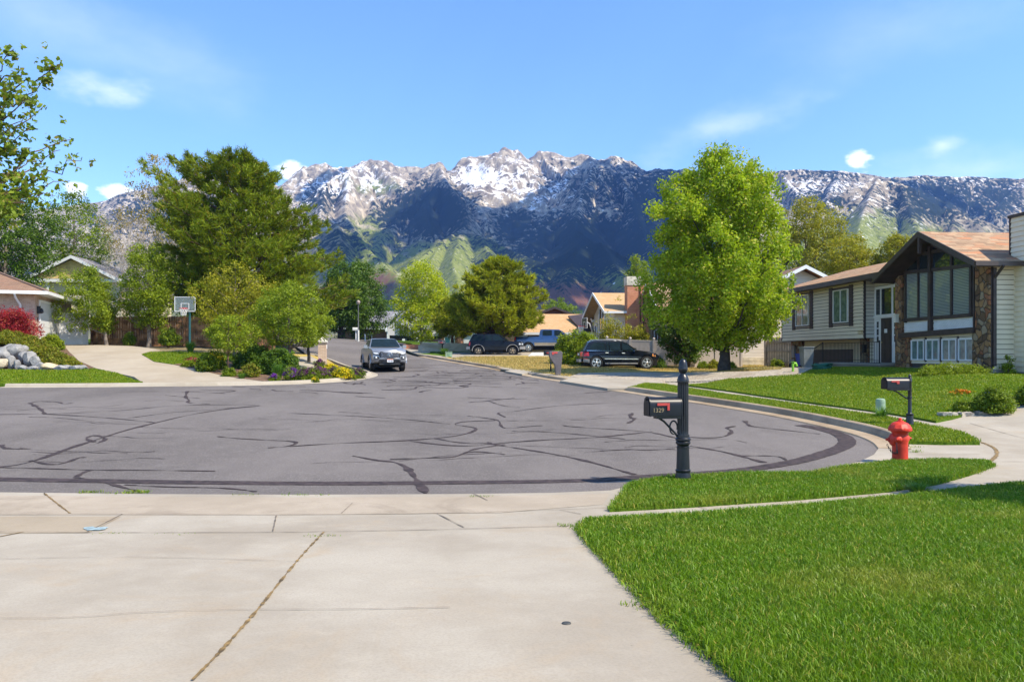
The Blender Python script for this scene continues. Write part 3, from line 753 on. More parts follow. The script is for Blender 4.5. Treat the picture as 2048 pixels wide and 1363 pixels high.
def ridged(x, y, f, octv, seed):
    s = 0; a = 1; t = 0
    for o in range(octv):
        n = 1-np.abs(2*vnoise(x*f, y*f, seed+o)-1); s = s+n*a; t += a; a *= 0.52; f *= 2.03
    return s/t
mpx = np.arange(-260, 2320, 3.4); mY = np.concatenate([np.arange(640, 1500, 6.5), np.arange(1500, 2560, 6.0)])
PXg, Yg = np.meshgrid(mpx, mY); Xg = (PXg-CX)/F*Yg
Hm = np.full(Xg.shape, -50.0); Dm = np.full(Xg.shape, 1e9)
wx = Xg + 26*(vnoise(Xg*.011, Yg*.011, 90)-.5) + 12*(vnoise(Xg*.03, Yg*.03, 91)-.5); wy = Yg + 26*(vnoise(Xg*.011+9, Yg*.011, 92)-.5)
for pts, sl_ in RID:
    for a, b in zip(pts, pts[1:]):
        ax, ay, bx, by = a.x, a.y, b.x, b.y; L2 = (bx-ax)**2+(by-ay)**2
        t = np.clip(((Xg-ax)*(bx-ax)+(Yg-ay)*(by-ay))/L2, 0, 1)
        dx = Xg-(ax+t*(bx-ax)); dy = Yg-(ay+t*(by-ay)); ds = np.hypot(dx, dy)
        t2 = np.clip(((wx-ax)*(bx-ax)+(wy-ay)*(by-ay))/L2, 0, 1)
        dw = np.hypot(wx-(ax+t2*(bx-ax)), wy-(ay+t2*(by-ay))); k = np.clip(ds/60, 0, 1)
        dd = ds*(1-k)+dw*k
        h = a.z+(b.z-a.z)*t - sl_*dd*(1-0.18*np.clip(dd/500, 0, 1))
        m_ = h > Hm; Hm = np.where(m_, h, Hm); Dm = np.where(m_, ds, Dm)
rn = ridged(Xg*1.0, Yg*0.75, 0.010, 3, 20); rn2 = ridged(Xg, Yg*.8, 0.028, 2, 40)
am = np.clip(Dm/110, 0.02, 1)
crag = sst(250, 420, Hm)
teeth = ridged(Xg, Yg*.5, 0.022, 3, 70)
Hm = Hm - sst(380, 520, Hm)*(1-teeth)*np.where((PXg > 540) & (PXg < 1360), 24, 5)*(1-sst(60, 160, Dm)*.4)
Hm = Hm - am*(1-rn)*62*(0.28+0.72*np.clip(Hm/300, 0, 1)) - np.clip(Dm/40, .22, 1)*(1-rn2)*(5+14*crag)
Hm = np.maximum(Hm, zg(0, Yg)-6)
# land cover: what grows or lies where; forest mask also paints in cloud-shade darkness
def blob(pts):
    s = np.zeros(PXg.shape); PYg = HY - Hm*F/Yg
    for px, py, rx, ry, a in pts:
        s = np.maximum(s, a*np.exp(-(((PXg-px)/rx)**2+((PYg-py)/ry)**2)**1.3))
    return s
low = 1-sst(60, 330, Hm)
gyy, gxx = np.gradient(Hm); right_ = sst(1400, 1560, PXg); slope = np.hypot(gxx/np.maximum(np.gradient(Xg, axis=1), .1), gyy/np.gradient(Yg, axis=0))
snow = 0.05 - 0.10*right_ - 0.40*sst(0.7, 1.4, slope) + 0.38*sst(250, 470, Hm+60*(vnoise(Xg*.02, Yg*.02, 60)-.5)) + 0.12*(vnoise(Xg*.009, Yg*.009, 61)-.4) + blob([(1700, 420, 190, 50, .42), (1760, 430, 130, 60, .42), (1620, 390, 120, 60, .5), (1960, 380, 120, 40, .36), (690, 370, 90, 40, .55), (640, 410, 60, 50, .4), (955, 352, 45, 22, 1.0), (1050, 370, 110, 50, .42)])
forest_shade = 0.20 + blob([(1190, 375, 120, 55, .42), (1180, 490, 190, 70, .95), (1330, 440, 110, 120, .9), (1030, 455, 60, 40, .8), (1130, 550, 90, 40, .55), (865, 425, 85, 60, 1.0), (800, 430, 60, 40, .8), (760, 500, 70, 40, .35), (640, 400, 45, 35, .55), (690, 490, 60, 50, .5), (1030, 520, 100, 50, .5), (960, 480, 60, 25, .4), (1640, 400, 90, 40, .5), (1870, 400, 120, 60, .7), (1990, 400, 90, 60, .62), (1650, 350, 120, 25, .42), (1900, 360, 160, 22, .4), (330, 430, 160, 60, .5), (1215, 380, 120, 60, .5), (1690, 420, 14, 60, .35)])
green = low*0.45 + blob([(920, 530, 120, 60, 1.0), (1215, 520, 70, 40, 1.0), (1010, 540, 80, 35, .8), (740, 470, 60, 60, .75), (760, 530, 70, 40, .9), (1750, 490, 170, 75, .95), (1900, 500, 130, 40, .8), (1640, 520, 90, 60, .7), (760, 375, 60, 25, .6), (690, 360, 50, 20, .35), (1240, 540, 70, 40, .8)])
rust = blob([(1130, 590, 130, 38, .9), (1170, 570, 70, 40, .6), (760, 570, 60, 40, .7), (1240, 600, 90, 40, .6)])
idx = np.arange(Hm.size).reshape(Hm.shape)
Qm = np.stack([idx[:-1, :-1].ravel(), idx[:-1, 1:].ravel(), idx[1:, 1:].ravel(), idx[1:, :-1].ravel()], 1)
def m_mountain():
    q = NT('mountain_side'); p = q.pos()
    st = q.noise(q.mp(p, (0.05, 0.05, 0.013), rot=(0, 0, 0.6)), 1.0, 6, 0.62, 0.8)     # streaks down the slope
    fi = q.noise(q.mp(p, (1, 1, 0.55)), 0.10, 5, 0.7); fi2 = q.noise(q.mp(p, (1, 1, 0.4), (80, 20, 7)), 0.17, 3, 0.65); md = q.noise(p, 0.022, 5, 0.6)
    rock = q.mix(q.ramp(st, .3, .7), (0.13, 0.105, 0.08), (0.50, 0.42, 0.30))
    lo_ = q.ramp(q.sep(p)[2], 120, 330, 0.75, 0.0); rock = q.mix(lo_, rock, q.mix(fi, (0.05, 0.05, 0.022), (0.13, 0.12, 0.05)))
    gr = q.mix(q.ramp(fi, 0.3, 0.7), (0.10, 0.125, 0.022), (0.245, 0.265, 0.05))
    g = q.ramp(q.m('ADD', q.attr('green'), q.m('MULTIPLY', q.m('SUBTRACT', md, 0.5), 1.6)), 0.28, 0.75)
    c = q.mix(g, rock, gr)
    c = q.mix(q.m('MULTIPLY', q.ramp(fi2, 0.56, 0.66), 0.5), c, (0.44, 0.40, 0.33))
    ru = q.ramp(q.m('ADD', q.attr('rust'), q.m('MULTIPLY', q.m('SUBTRACT', fi, 0.5), 1.3)), 0.3, 0.75)
    c = q.mix(ru, c, (0.15, 0.070, 0.045))
    s = q.m('ADD', q.attr('snow'), q.m('ADD', q.m('MULTIPLY', q.m('SUBTRACT', st, 0.5), 2.6), q.m('MULTIPLY', q.m('SUBTRACT', fi2, 0.5), 1.9)))
    c = q.mix(q.ramp(s, 0.56, 0.86), c, (0.80, 0.80, 0.82))
    f = q.m('ADD', q.attr('forest_shade'), q.m('ADD', q.m('MULTIPLY', q.m('SUBTRACT', fi, 0.5), 2.6), q.m('MULTIPLY', q.m('SUBTRACT', md, 0.5), 0.9)))
    c = q.mix(q.ramp(f, 0.5, 0.62), c, (0.016, 0.024, 0.018))
    q.set(c, 0.95, 0, 0.05)
    q.bump(q.m('ADD', fi, q.m('MULTIPLY', st, 1.6)), 0.6, 2.2)
    return q.mat
tag(np_mesh('mountains', np.stack([Xg.ravel(), Yg.ravel(), Hm.ravel()], 1), Qm, m_mountain(), smooth=True,
    attrs={'snow': snow.ravel(), 'forest_shade': forest_shade.ravel(), 'green': green.ravel(), 'rust': rust.ravel()}), kind='structure')
# ---------------------------------------------------------------- clouds overhead (above the picture) that shade parts of the range
PYm = HY - Hm*F/Yg
vis = np.zeros(Hm.shape, bool); best = np.full(Hm.shape[1], 9e9)
for j in range(Hm.shape[0]):
    k = PYm[j] < best - 0.2; vis[j] = k; best = np.where(k, PYm[j], best)
SH = [[(1179, 317), (1134, 348), (1093, 369), (1048, 401), (1007, 418), (960, 418), (985, 440), (1000, 470), (1010, 500), (1060, 512), (1077, 516), (1105, 500), (1150, 490), (1185, 497), (1262, 545), (1300, 560), (1440, 620), (1440, 345), (1360, 336), (1290, 338), (1235, 330)],
      [(1060, 540), (1105, 520), (1150, 499), (1165, 514), (1249, 562), (1290, 600), (1290, 640), (1050, 640)],
      [(765, 457), (822, 408), (864, 379), (888, 362), (917, 383), (954, 412), (1000, 420), (1000, 460), (1010, 500), (975, 490), (913, 461), (880, 480), (840, 500), (800, 520), (760, 520), (745, 500)],
      [(644, 449), (675, 440), (705, 462), (736, 490), (710, 500), (700, 540), (640, 560), (640, 470)], [(760, 580), (790, 560), (820, 580), (800, 640), (750, 640)],
      [(1790, 358), (1850, 372), (1920, 395), (1960, 440), (1915, 408), (1850, 380), (1800, 364)], [(590, 400), (640, 352), (690, 338), (650, 360), (610, 398)]]
rg = np.random.default_rng(3); ctr = []
for poly in SH:
    k = vis & inside(poly, PXg.ravel(), PYm.ravel()).reshape(PXg.shape)
    ii = np.argwhere(k)
    if len(ii) == 0: continue
    pts = np.stack([Xg[k], Yg[k], Hm[k]], 1)
    t = (1380 + rg.uniform(-40, 40, len(pts)) - pts[:, 2])/SUN.z
    up = pts + t[:, None]*np.array(SUN)[None]
    # thin out to one puff every 34 m
    key = {}
    for p in up: key.setdefault((int(p[0]//20), int(p[1]//20)), p)
    ctr.append(list(key.values()))
bm0 = bmesh.new(); bmesh.ops.create_icosphere(bm0, subdivisions=1, radius=1)
iv = np.array([tuple(v.co) for v in bm0.verts]); it = np.array([[v.index for v in f.verts] for f in bm0.faces]); bm0.free()
m_cloud = plain('cloud_white', (0.85, 0.86, 0.88), 1.0, var=0.03, scale=0.01)
for cs in ctr:
    V = []; Fq = []
    for n_, p in enumerate(cs):
        r = rg.uniform(14, 19)*np.array([1, 1, 0.6])*(0.85+0.3*rg.uniform(0, 1, (len(iv), 1)))
        V.append(iv*r + p); Fq.append(it + n_*len(iv))
    tag(np_mesh('cloud', np.concatenate(V), np.concatenate(Fq), m_cloud, smooth=True), kind='structure')
# ---------------------------------------------------------------- haze over the whole valley
hz = MB(); hz.box((-2700, -90, -4.2), (2700, 2750, 720))
q = NT('valley_haze'); q.t.nodes.remove(q.b)
pv = q.n('ShaderNodeVolumePrincipled'); pv.inputs['Color'].default_value = (0.20, 0.42, 1.0, 1); pv.inputs['Density'].default_value = 0.00012; pv.inputs['Anisotropy'].default_value = 0.1
q.t.links.new(pv.outputs[0], q.out.inputs['Volume'])
tag(hz.build('haze', q.mat), kind='stuff')
# ================================================================ building materials
def m_siding(name, col, row=0.17, dark=0.55):
    """lap boards (for walls whose boards are not modelled)"""
    q = NT(name); p = q.pos(); z = q.sep(p)[2]
    fr = q.m('FRACT', q.m('DIVIDE', q.m('ADD', z, 50.0), row))
    f = q.noise(q.mp(p, (0.6, 0.6, 6)), 1.5, 4)
    c = q.mix(q.ramp(f, 0.3, 0.7), tuple(x*0.92 for x in col), tuple(min(1, x*1.05) for x in col))
    c = q.mix(q.ramp(fr, 0.0, 0.09, 1, 0), c, tuple(x*dark for x in col))  # dark line at each board's foot paints its lap shadow
    q.set(c, 0.6); q.bump(q.m('SUBTRACT', 1.0, fr), 0.6, 0.02)
    return q.mat
def m_brick(name, a, b, mortar, vec=None, w=0.2, h=0.068):
    q = NT(name); p = q.sep(q.pos())
    v = q.comb(q.m('ADD', p[0], p[1]), p[2])
    x = q.n('ShaderNodeTexBrick'); q.put(x.inputs['Vector'], v)
    x.inputs['Scale'].default_value = 1; x.inputs['Brick Width'].default_value = w; x.inputs['Row Height'].default_value = h; x.inputs['Mortar Size'].default_value = 0.008
    q.put(x.inputs['Color1'], a); q.put(x.inputs['Color2'], b); q.put(x.inputs['Mortar'], mortar)
    n_ = q.noise(q.pos(), 2.5, 5)
    c = q.mix(q.m('MULTIPLY', q.ramp(n_, 0.4, 0.8), 0.35), x.outputs['Color'], tuple(t*0.6 for t in a))
    q.set(c, 0.85); q.bump(x.outputs['Fac'], 0.5, -0.01)
    return q.mat
def m_shingle(name, a, b, c3, axes=(1, 0), w=0.26, h=0.15):
    """roof shingles in courses; axes: object axis along the eave, axis up the slope"""
    q = NT(name); p = q.sep(q.pos())
    v = q.comb(p[axes[0]], q.m('MULTIPLY', p[axes[1]], 1.08))
    x = q.n('ShaderNodeTexBrick'); q.put(x.inputs['Vector'], v)
    x.inputs['Scale'].default_value = 1; x.inputs['Brick Width'].default_value = w; x.inputs['Row Height'].default_value = h; x.inputs['Mortar Size'].default_value = 0.006; x.inputs['Bias'].default_value = -0.1
    q.put(x.inputs['Color1'], a); q.put(x.inputs['Color2'], b); q.put(x.inputs['Mortar'], tuple(t*0.45 for t in a))
    cell = q.sep(q.vor(q.mp(v, (1/w*0.5, 1/h, 1)), 1.0, 'F1', 'Color'))[0]
    c = q.mix(q.ramp(cell, 0.55, 0.9), x.outputs['Color'], c3)
    c = q.mix(q.m('MULTIPLY', q.ramp(q.noise(q.pos(), 0.9, 4), 0.45, 0.75), 0.25), c, tuple(t*0.7 for t in b))
    q.set(c, 0.9, 0, 0.2); q.bump(q.noise(q.pos(), 60, 2), 0.4, 0.01)
    return q.mat
def m_stone(name):
    q = NT(name); p = q.pos()
    v = q.mp(p, (1.0, 2.3, 2.1), rot=(0.5, 0.2, 0))
    d = q.noise(p, 2.0, 3, out='Color')
    vv = q.n('ShaderNodeVectorMath', operation='ADD'); q.put(vv.inputs[0], v)
    sc = q.n('ShaderNodeVectorMath', operation='SCALE'); q.put(sc.inputs[0], d); sc.inputs['Scale'].default_value = 0.8; q.t.links.new(sc.outputs[0], vv.inputs[1])
    cell = q.vor(vv.outputs[0], 1.9, 'F1', 'Color'); e = q.vor(vv.outputs[0], 1.9, 'DISTANCE_TO_EDGE')
    s = q.sep(cell)
    c = q.mix(s[0], (0.10, 0.055, 0.025), (0.40, 0.22, 0.08)); c = q.mix(q.ramp(s[1], 0.6, 0.85), c, (0.34, 0.26, 0.16)); c = q.mix(q.ramp(s[2], 0.72, 0.9), c, (0.30, 0.11, 0.04))
    c = q.mix(q.m('MULTIPLY', q.noise(p, 9, 4), 0.5), c, (0.10, 0.06, 0.03))
    c = q.mix(q.ramp(e, 0.0, 0.05, 1, 0), c, (0.03, 0.022, 0.016))
    q.set(c, 0.85); q.bump(q.ramp(e, 0, 0.12), 0.9, 0.05)
    return q.mat
def m_pane(name, a, b, row=0.05, rough=0.06, lum=0.5):
    """window glass over drawn blinds"""
    q = NT(name); p = q.sep(q.pos())
    fr = q.m('FRACT', q.m('DIVIDE', q.m('ADD', p[2], 50), row))
    c = q.mix(q.ramp(fr, 0.55, 0.9), a, b)
    q.set(c, rough, 0, 0.7, 0.6)
    return q.mat
MA['sid'] = plain('siding_vinyl', (0.72, 0.625, 0.45), 0.5, var=0.05, scale=1.2)
MA['sid_shade'] = plain('siding_shaded', (0.62, 0.58, 0.46), 0.5, var=0.05, scale=1.2)  # same siding with the overhang shade put into its tone
MA['trim'] = plain('brown_trim', (0.045, 0.030, 0.026), 0.5, var=0.25, scale=4)
MA['brown'] = plain('brown_fascia', (0.055, 0.036, 0.028), 0.45, var=0.2, scale=3)
MA['soffit'] = plain('dark_soffit', (0.05, 0.033, 0.025), 0.8, var=0.25, scale=3)
MA['white'] = plain('white_paint', (0.74, 0.74, 0.73), 0.4, var=0.05)
MA['offwhite'] = plain('panel_white', (0.62, 0.62, 0.58), 0.5, var=0.05)
MA['stone'] = m_stone('stacked_stone')
MA['found'] = m_concrete('foundation', (0.24, 0.225, 0.20), (0.32, 0.30, 0.27))
MA['shA'] = m_shingle('roof_shingles', (0.25, 0.16, 0.10), (0.46, 0.32, 0.20), (0.40, 0.19, 0.10), (0, 1), w=.36, h=.19)
MA['shB'] = m_shingle('roof_shingles_wing', (0.28, 0.18, 0.105), (0.46, 0.31, 0.185), (0.38, 0.19, 0.095), (1, 0), w=.36, h=.19)
MA['shC'] = m_shingle('tan_roof', (0.46, 0.29, 0.145), (0.54, 0.36, 0.19), (0.44, 0.26, 0.12), (0, 1))
MA['shC2'] = m_shingle('tan_roof_side', (0.52, 0.31, 0.14), (0.60, 0.38, 0.18), (0.50, 0.28, 0.12), (1, 0))
MA['shD'] = m_shingle('brown_roof', (0.20, 0.125, 0.085), (0.27, 0.17, 0.115), (0.23, 0.13, 0.085), (0, 1))
MA['shG'] = m_shingle('grey_roof', (0.20, 0.19, 0.20), (0.26, 0.25, 0.26), (0.16, 0.155, 0.165), (0, 1))
MA['pane'] = m_pane('blind_glass', (0.12, 0.14, 0.132), (0.36, 0.39, 0.37), 0.055)
MA['panedark'] = plain('dark_glass', (0.018, 0.026, 0.032), 0.05, var=0.2, spec=0.8, coat=0.5)
MA['panegreen'] = plain('curtain_glass', (0.13, 0.19, 0.17), 0.08, var=0.3, scale=5, spec=0.8, coat=0.6)
MA['iron'] = plain('black_iron', (0.015, 0.014, 0.014), 0.5, var=0.2)
MA['door'] = plain('dark_brown_door', (0.035, 0.022, 0.018), 0.4, var=0.2)
MA['gdoor'] = m_siding('garage_door_brown', (0.075, 0.05, 0.042), 0.53, 0.5)
MA['gdoorw'] = m_siding('garage_door_white', (0.60, 0.60, 0.585), 0.45, 0.75)
MA['brickL'] = m_brick('tan_brick', (0.42, 0.255, 0.175), (0.55, 0.37, 0.265), (0.48, 0.42, 0.36))
MA['brickR'] = m_brick('red_brick', (0.52, 0.145, 0.06), (0.62, 0.24, 0.105), (0.50, 0.36, 0.27))
MA['brickP'] = m_brick('pillar_brick', (0.55, 0.38, 0.26), (0.64, 0.48, 0.35), (0.42, 0.33, 0.26))
MA['fence'] = plain('weathered_cedar', (0.25, 0.125, 0.055), 0.85, var=0.6, scale=2.2)
MA['vinyl'] = plain('beige_vinyl', (0.42, 0.36, 0.31), 0.6, var=0.06)
MA['whitev'] = plain('white_vinyl', (0.72, 0.72, 0.74), 0.5, var=0.03)
MA['beige'] = m_siding('beige_siding', (0.60, 0.545, 0.47), 0.2, 0.7)
MA['beigew'] = plain('beige_stucco', (0.50, 0.43, 0.30), 0.9, var=0.1)
MA['gold'] = plain('brass', (0.45, 0.34, 0.12), 0.35, metal=0.7)
MA['cap'] = plain('concrete_cap', (0.55, 0.49, 0.38), 0.9, var=0.2)
def frame(o, U, N):
    U = Vector(U).normalized(); N = Vector(N).normalized()
    return Matrix(((U.x, N.x, 0, o[0]), (U.y, N.y, 0, o[1]), (U.z, N.z, 1, o[2]), (0, 0, 0, 1)))
def lap(name, par, o, U, N, u0, u1, z0, z1, mat, row=0.17, lo=None, hi=None, proud=0.034, holes=()):
    """wall of real lapped boards; lo/hi give sloping ends as functions of height"""
    mb = MB(); mb.X = frame(o, U, N)
    z = z0
    while z < z1-0.01:
        t = min(z+row, z1)
        a0 = lo(z) if lo else u0; b0 = hi(z) if hi else u1; a1 = lo(t) if lo else u0; b1 = hi(t) if hi else u1
        if b0-a0 > 0.02:
            a1 = min(a1, b0); b1 = max(b1, a1)
            zz = z+.02 if z > z0 else z; mb.add([(a0, proud, zz), (b0, proud, zz), (b1, 0.006, t), (a1, 0.006, t), (a0, -.01, zz), (b0, -.01, zz)], [(0, 1, 2, 3), (4, 5, 1, 0)])
        z = t
    return mb.build(name, mat, par)
def window(par, o, U, N, w, h, fmat, pmat, mull=(), trans=(), fw=0.05, proud=0.075, name='window', glassn='pane'):
    mb = MB(); mb.X = frame(o, U, N)
    mb.box((0, 0, 0), (fw, proud, h)); mb.box((w-fw, 0, 0), (w, proud, h)); mb.box((fw, 0, 0), (w-fw, proud, fw)); mb.box((fw, 0, h-fw), (w-fw, proud, h))
    for t in mull: mb.box((w*t-fw*.45, 0, fw), (w*t+fw*.45, proud*.9, h-fw))
    for t in trans: mb.box((fw, 0, h*t-fw*.45), (w-fw, proud*.88, h*t+fw*.45))
    f = mb.build(name, fmat, par)
    g = MB(); g.X = frame(o, U, N); g.box((fw*.8, 0.004, fw*.8), (w-fw*.8, 0.042, h-fw*.8))
    g.build(glassn, pmat, f)
    return f
def slab(mb, a, b, c, d, th, mi=0):
    """roof slope: corners eave-eave-ridge-ridge of its upper face, th thick downwards"""
    mb.prism([a, b, c, d], (0, 0, -th), mi)
def explode(o):
    """each loose piece of a mesh becomes a part of its own"""
    me = o.data; n = len(me.vertices); par = list(range(n))
    def fd(i):
        while par[i] != i: par[i] = par[par[i]]; i = par[i]
        return i
    for e_ in me.edges: par[fd(e_.vertices[0])] = fd(e_.vertices[1])
    groups = {}
    for p in me.polygons: groups.setdefault(fd(p.vertices[0]), []).append(p)
    V = [tuple(v.co) for v in me.vertices]
    for k, ps in enumerate(groups.values()):
        mb = MB()
        for p in ps: mb.poly([V[i] for i in p.vertices])
        q = mb.build(o.name.split('.')[0], list(me.materials), o.parent); bmm = bmesh.new(); bmm.from_mesh(q.data); bmesh.ops.remove_doubles(bmm, verts=bmm.verts, dist=1e-5); bmm.to_mesh(q.data); bmm.free()
    bpy.data.objects.remove(o)
MA['groove_shade'] = plain('groove_shade_backing', (0.06, 0.052, 0.045), 0.95)  # dark backing colour stands in for shade in the board grooves
class Lot:
    """a house frame: origin at a wall corner, local x into the house, local y along the street front"""
    def __init__(s, name, label, cat, c0, rot, zb):
        s.c0 = Vector((c0[0], c0[1], 0)); s.v = Vector((math.cos(R(rot)), math.sin(R(rot)), 0)); s.u = Vector((-math.sin(R(rot)), math.cos(R(rot)), 0)); s.zb = zb
        s.e = thing(name, label, cat, (c0[0], c0[1], zb), R(rot))
    def y(s, px, x=0.0):      # local y of a photo column on the plane local x
        k = (px-CX)/F; o = s.c0 + s.v*x
        return (o.x-k*o.y)/(k*s.u.y-s.u.x)
    def x(s, px, y=0.0):      # local x of a photo column on the plane local y
        k = (px-CX)/F; o = s.c0 + s.u*y
        return (k*o.y-o.x)/(s.v.x-k*s.v.y)
    def z(s, py, x, y):
        d = (s.c0 + s.v*x + s.u*y).y
        return (HY-py)/F*d - s.zb
    def w(s, zworld): return zworld - s.zb
# ================================================================ the split-level house on the right
H = Lot('split_level_house', 'beige split level house with tall gable window, dark brown trim and stacked stone', 'house', (16.41, 26.5), 5, -1.2)
E = H.e; NX = (-1, 0, 0); UY = (0, 1, 0); NY = (0, -1, 0); UX = (1, 0, 0)
def zl(z): return z + 1.2
# walls of the gable wing: front (x=0) boards above the stone, side wall towards the drive (y=0)
EV, PK, YR = zl(3.02), zl(4.47), 2.7
lap('wall', E, (0, 0, 0), UY, NX, 0, 5.4, zl(0.86), PK-0.05, MA['sid_shade'], lo=lambda z: max(0, (z-EV)/(PK-EV)*2.7), hi=lambda z: min(5.4, 5.4-(z-EV)/(PK-EV)*2.7))
lap('wall', E, (0, 0, 0), UX, NY, 0, 9.0, zl(-0.52), EV+.02, MA['sid'])
mb = MB(); mb.box((0.012, 0.012, zl(-0.5)), (9, 5.39, EV)); mb.prism([(0.012, 0.012, EV), (0.012, 5.39, EV), (0.012, YR, PK-.06)], (9, 0, 0))
mb.build('house_core', MA['groove_shade'], E)
mb = MB(); mb.box((-0.05, -0.05, zl(-1.9)), (9.05, 5.5, zl(-0.52))); mb.build('foundation', MA['found'], E)
# roof of the gable wing, dark underside
mb = MB(); th = .16; ex, ey = -0.92, 0.42
ez = 3.14; pz = 4.60
slab(mb, (ex, -ey, zl(ez)), (9.6, -ey, zl(ez)), (9.6, YR, zl(pz)), (ex, YR, zl(pz)), th)
slab(mb, (9.6, 5.4+ey, zl(ez)), (ex, 5.4+ey, zl(ez)), (ex, YR, zl(pz)), (9.6, YR, zl(pz)), th)
roof = mb.build('roof', MA['shA'], E)
mb = MB()
for a, b in ((-ey, YR), (5.4+ey, YR)):
    mb.prism([(ex-.03, a, zl(ez)-.20), (ex-.03, a, zl(ez)+.01), (ex-.03, b, zl(pz)+.01), (ex-.03, b, zl(pz)-.20)], (0.05, 0, 0))
mb.box((ex, -ey-.06, zl(ez)-.17), (9.6, -ey, zl(ez)-.01)); mb.box((ex, 5.4+ey, zl(ez)-.17), (1.4, 5.4+ey+.06, zl(ez)-.01))
mb.build('fascia', MA['brown'], roof)
mb = MB()
slab(mb, (ex+.03, -ey+.02, zl(ez)-.17), (0.01, -ey+.02, zl(ez)-.17), (0.01, YR, zl(pz)-.17), (ex+.03, YR, zl(pz)-.17), .03)
slab(mb, (0.01, 5.4+ey-.02, zl(ez)-.17), (ex+.03, 5.4+ey-.02, zl(ez)-.17), (ex+.03, YR, zl(pz)-.17), (0.01, YR, zl(pz)-.17), .03)
mb.bar((ex, YR, zl(pz)-.32), (0.1, YR, zl(pz)-.32), .12, .24); mb.bar((ex+.05, YR-.05, zl(pz)-.62), (ex+.05, YR+.05, zl(pz)-.62), .1, .4)
mb.bar((-.06, YR-1.25, zl(pz)-.70), (-.06, YR+1.0, zl(pz)-.70), .1, .14)
mb.build('soffit', MA['soffit'], roof)
mb = MB(); mb.box((2.6, 1.25, zl(3.98)), (3.0, 1.62, zl(4.16))); mb.prism([(2.55, 1.2, zl(4.16)), (3.05, 1.2, zl(4.16)), (3.05, 1.66, zl(4.24)), (2.55, 1.66, zl(4.24))], (0, 0, .04))
mb.build('roof_vent', plain('rust_vent', (0.20, 0.06, 0.04), 0.5), roof)
# stone piers
mb = MB()
yA, yB = H.y(1985), H.y(1957); mb.box((-.13, yA, zl(-.58)), (0.0, yB, zl(3.05)))
mb.box((-.11, yB, zl(-.58)), (0.0, H.y(1950), zl(.82)))
y0, y1 = H.y(1810), H.y(1796); mb.box((-.13, y0, zl(-.55)), (0, y1, zl(3.2)))
mb.box((-.11, H.y(1824), zl(-.55)), (0, y0, zl(.78)))
mb.box((0.0, y1-.02, zl(-.5)), (1.55, y1, zl(3.0)))
explode(mb.build('stone_pier', MA['stone'], E))
# big window: outer frame pieces with their panes
fr = MB(); PZ = lambda px, py: zl((HY-py)/F*(H.c0+H.u*H.y(px)).y)
def fpt(px, py): return (H.y(px), PZ(px, py))
gl = []; top = lambda px: (490 + (1861-px)*0.95) if px < 1861 else (487 + (px-1865)*0.475)
def fbar(a, b, w, mb=fr, pr=.09):
    (ya, za), (yb, zb_) = fpt(*a), fpt(*b)
    mb.bar((-pr/2-.01, ya, za), (-pr/2-.01, yb, zb_), w, pr, up=(1, 0, 0))
fbar((1865, 661), (1865, 488), .17, pr=.14)
fbar((1811, 640), (1946, 629.5), .13); fbar((1814, 645), (1814, 538), .09); fbar((1945, 630), (1945, 524), .11)
fbar((1811, 545.5), (1865, 540), .13, pr=.1); fbar((1865, 540), (1946, 530), .13, pr=.1)
fbar((1840, 640), (1840, 508), .08); fbar((1906.5, 632), (1906.5, 506), .10)
fbar((1813, 537), (1860, 489), .12, pr=.11); fbar((1864, 486), (1947, 526), .14, pr=.11)
fbar((1806, 671), (1958, 659.5), .2, pr=.2)
fbar((1952, 663), (1952, 530), .07); fbar((1957.5, 663), (1957.5, 530), .08, pr=.1)
wf = fr.build('window_frame', MA['trim'], E)
def pane(pts, mat, x=-0.055):
    m = MB(); q = [(x,) + fpt(*p) for p in pts]; m.prism(q, (0.015, 0, 0)); m.build('pane', mat, wf)
for a, b in ((1816, 1838), (1842, 1861), (1869, 1903), (1909, 1943)):
    pane([(a, 639 - (a-1816)*.07), (b, 639 - (b-1816)*.07), (b, 545.5 - (b-1813)*.115), (a, 545.5 - (a-1813)*.115)], MA['pane'])
pane([(1817, 541), (1838, 539), (1838, 514), (1817, 535)], MA['panedark']); pane([(1842, 538.5), (1861, 536.5), (1861, 494), (1842, 510)], MA['panedark'])
pane([(1869, 536), (1903, 532), (1903, 506), (1869, 490)], MA['panedark']); pane([(1909, 531), (1943, 527), (1943, 524), (1909, 509)], MA['panedark'])
# ribbed white panels below it
mb = MB()
for a, b in ((1810, 1860), (1869.5, 1950)):
    ya, yb = H.y(a), H.y(b); n_ = int(abs(ya-yb)/.09)
    z0_, z1_ = zl(0.93), zl(1.27)
    mb.box((-.03, yb, z0_), (0.0, ya, z1_))
    for i in range(-3, n_):
        t = yb + (ya-yb)*i/n_
        p0 = Vector((-.034, t, z0_)); p1 = Vector((-.034, t+.26, z1_))
        if t < yb: p0 = p0.lerp(p1, (yb-t)/.26)
        if p1.y > ya: p1 = p0.lerp(p1, (ya-p0.y)/(p1.y-p0.y))
        if p1.y > p0.y + .02: mb.bar(p0, p1, .045, .018, up=(1, 0, 0))
mb.build('wall_panel', MA['offwhite'], E)
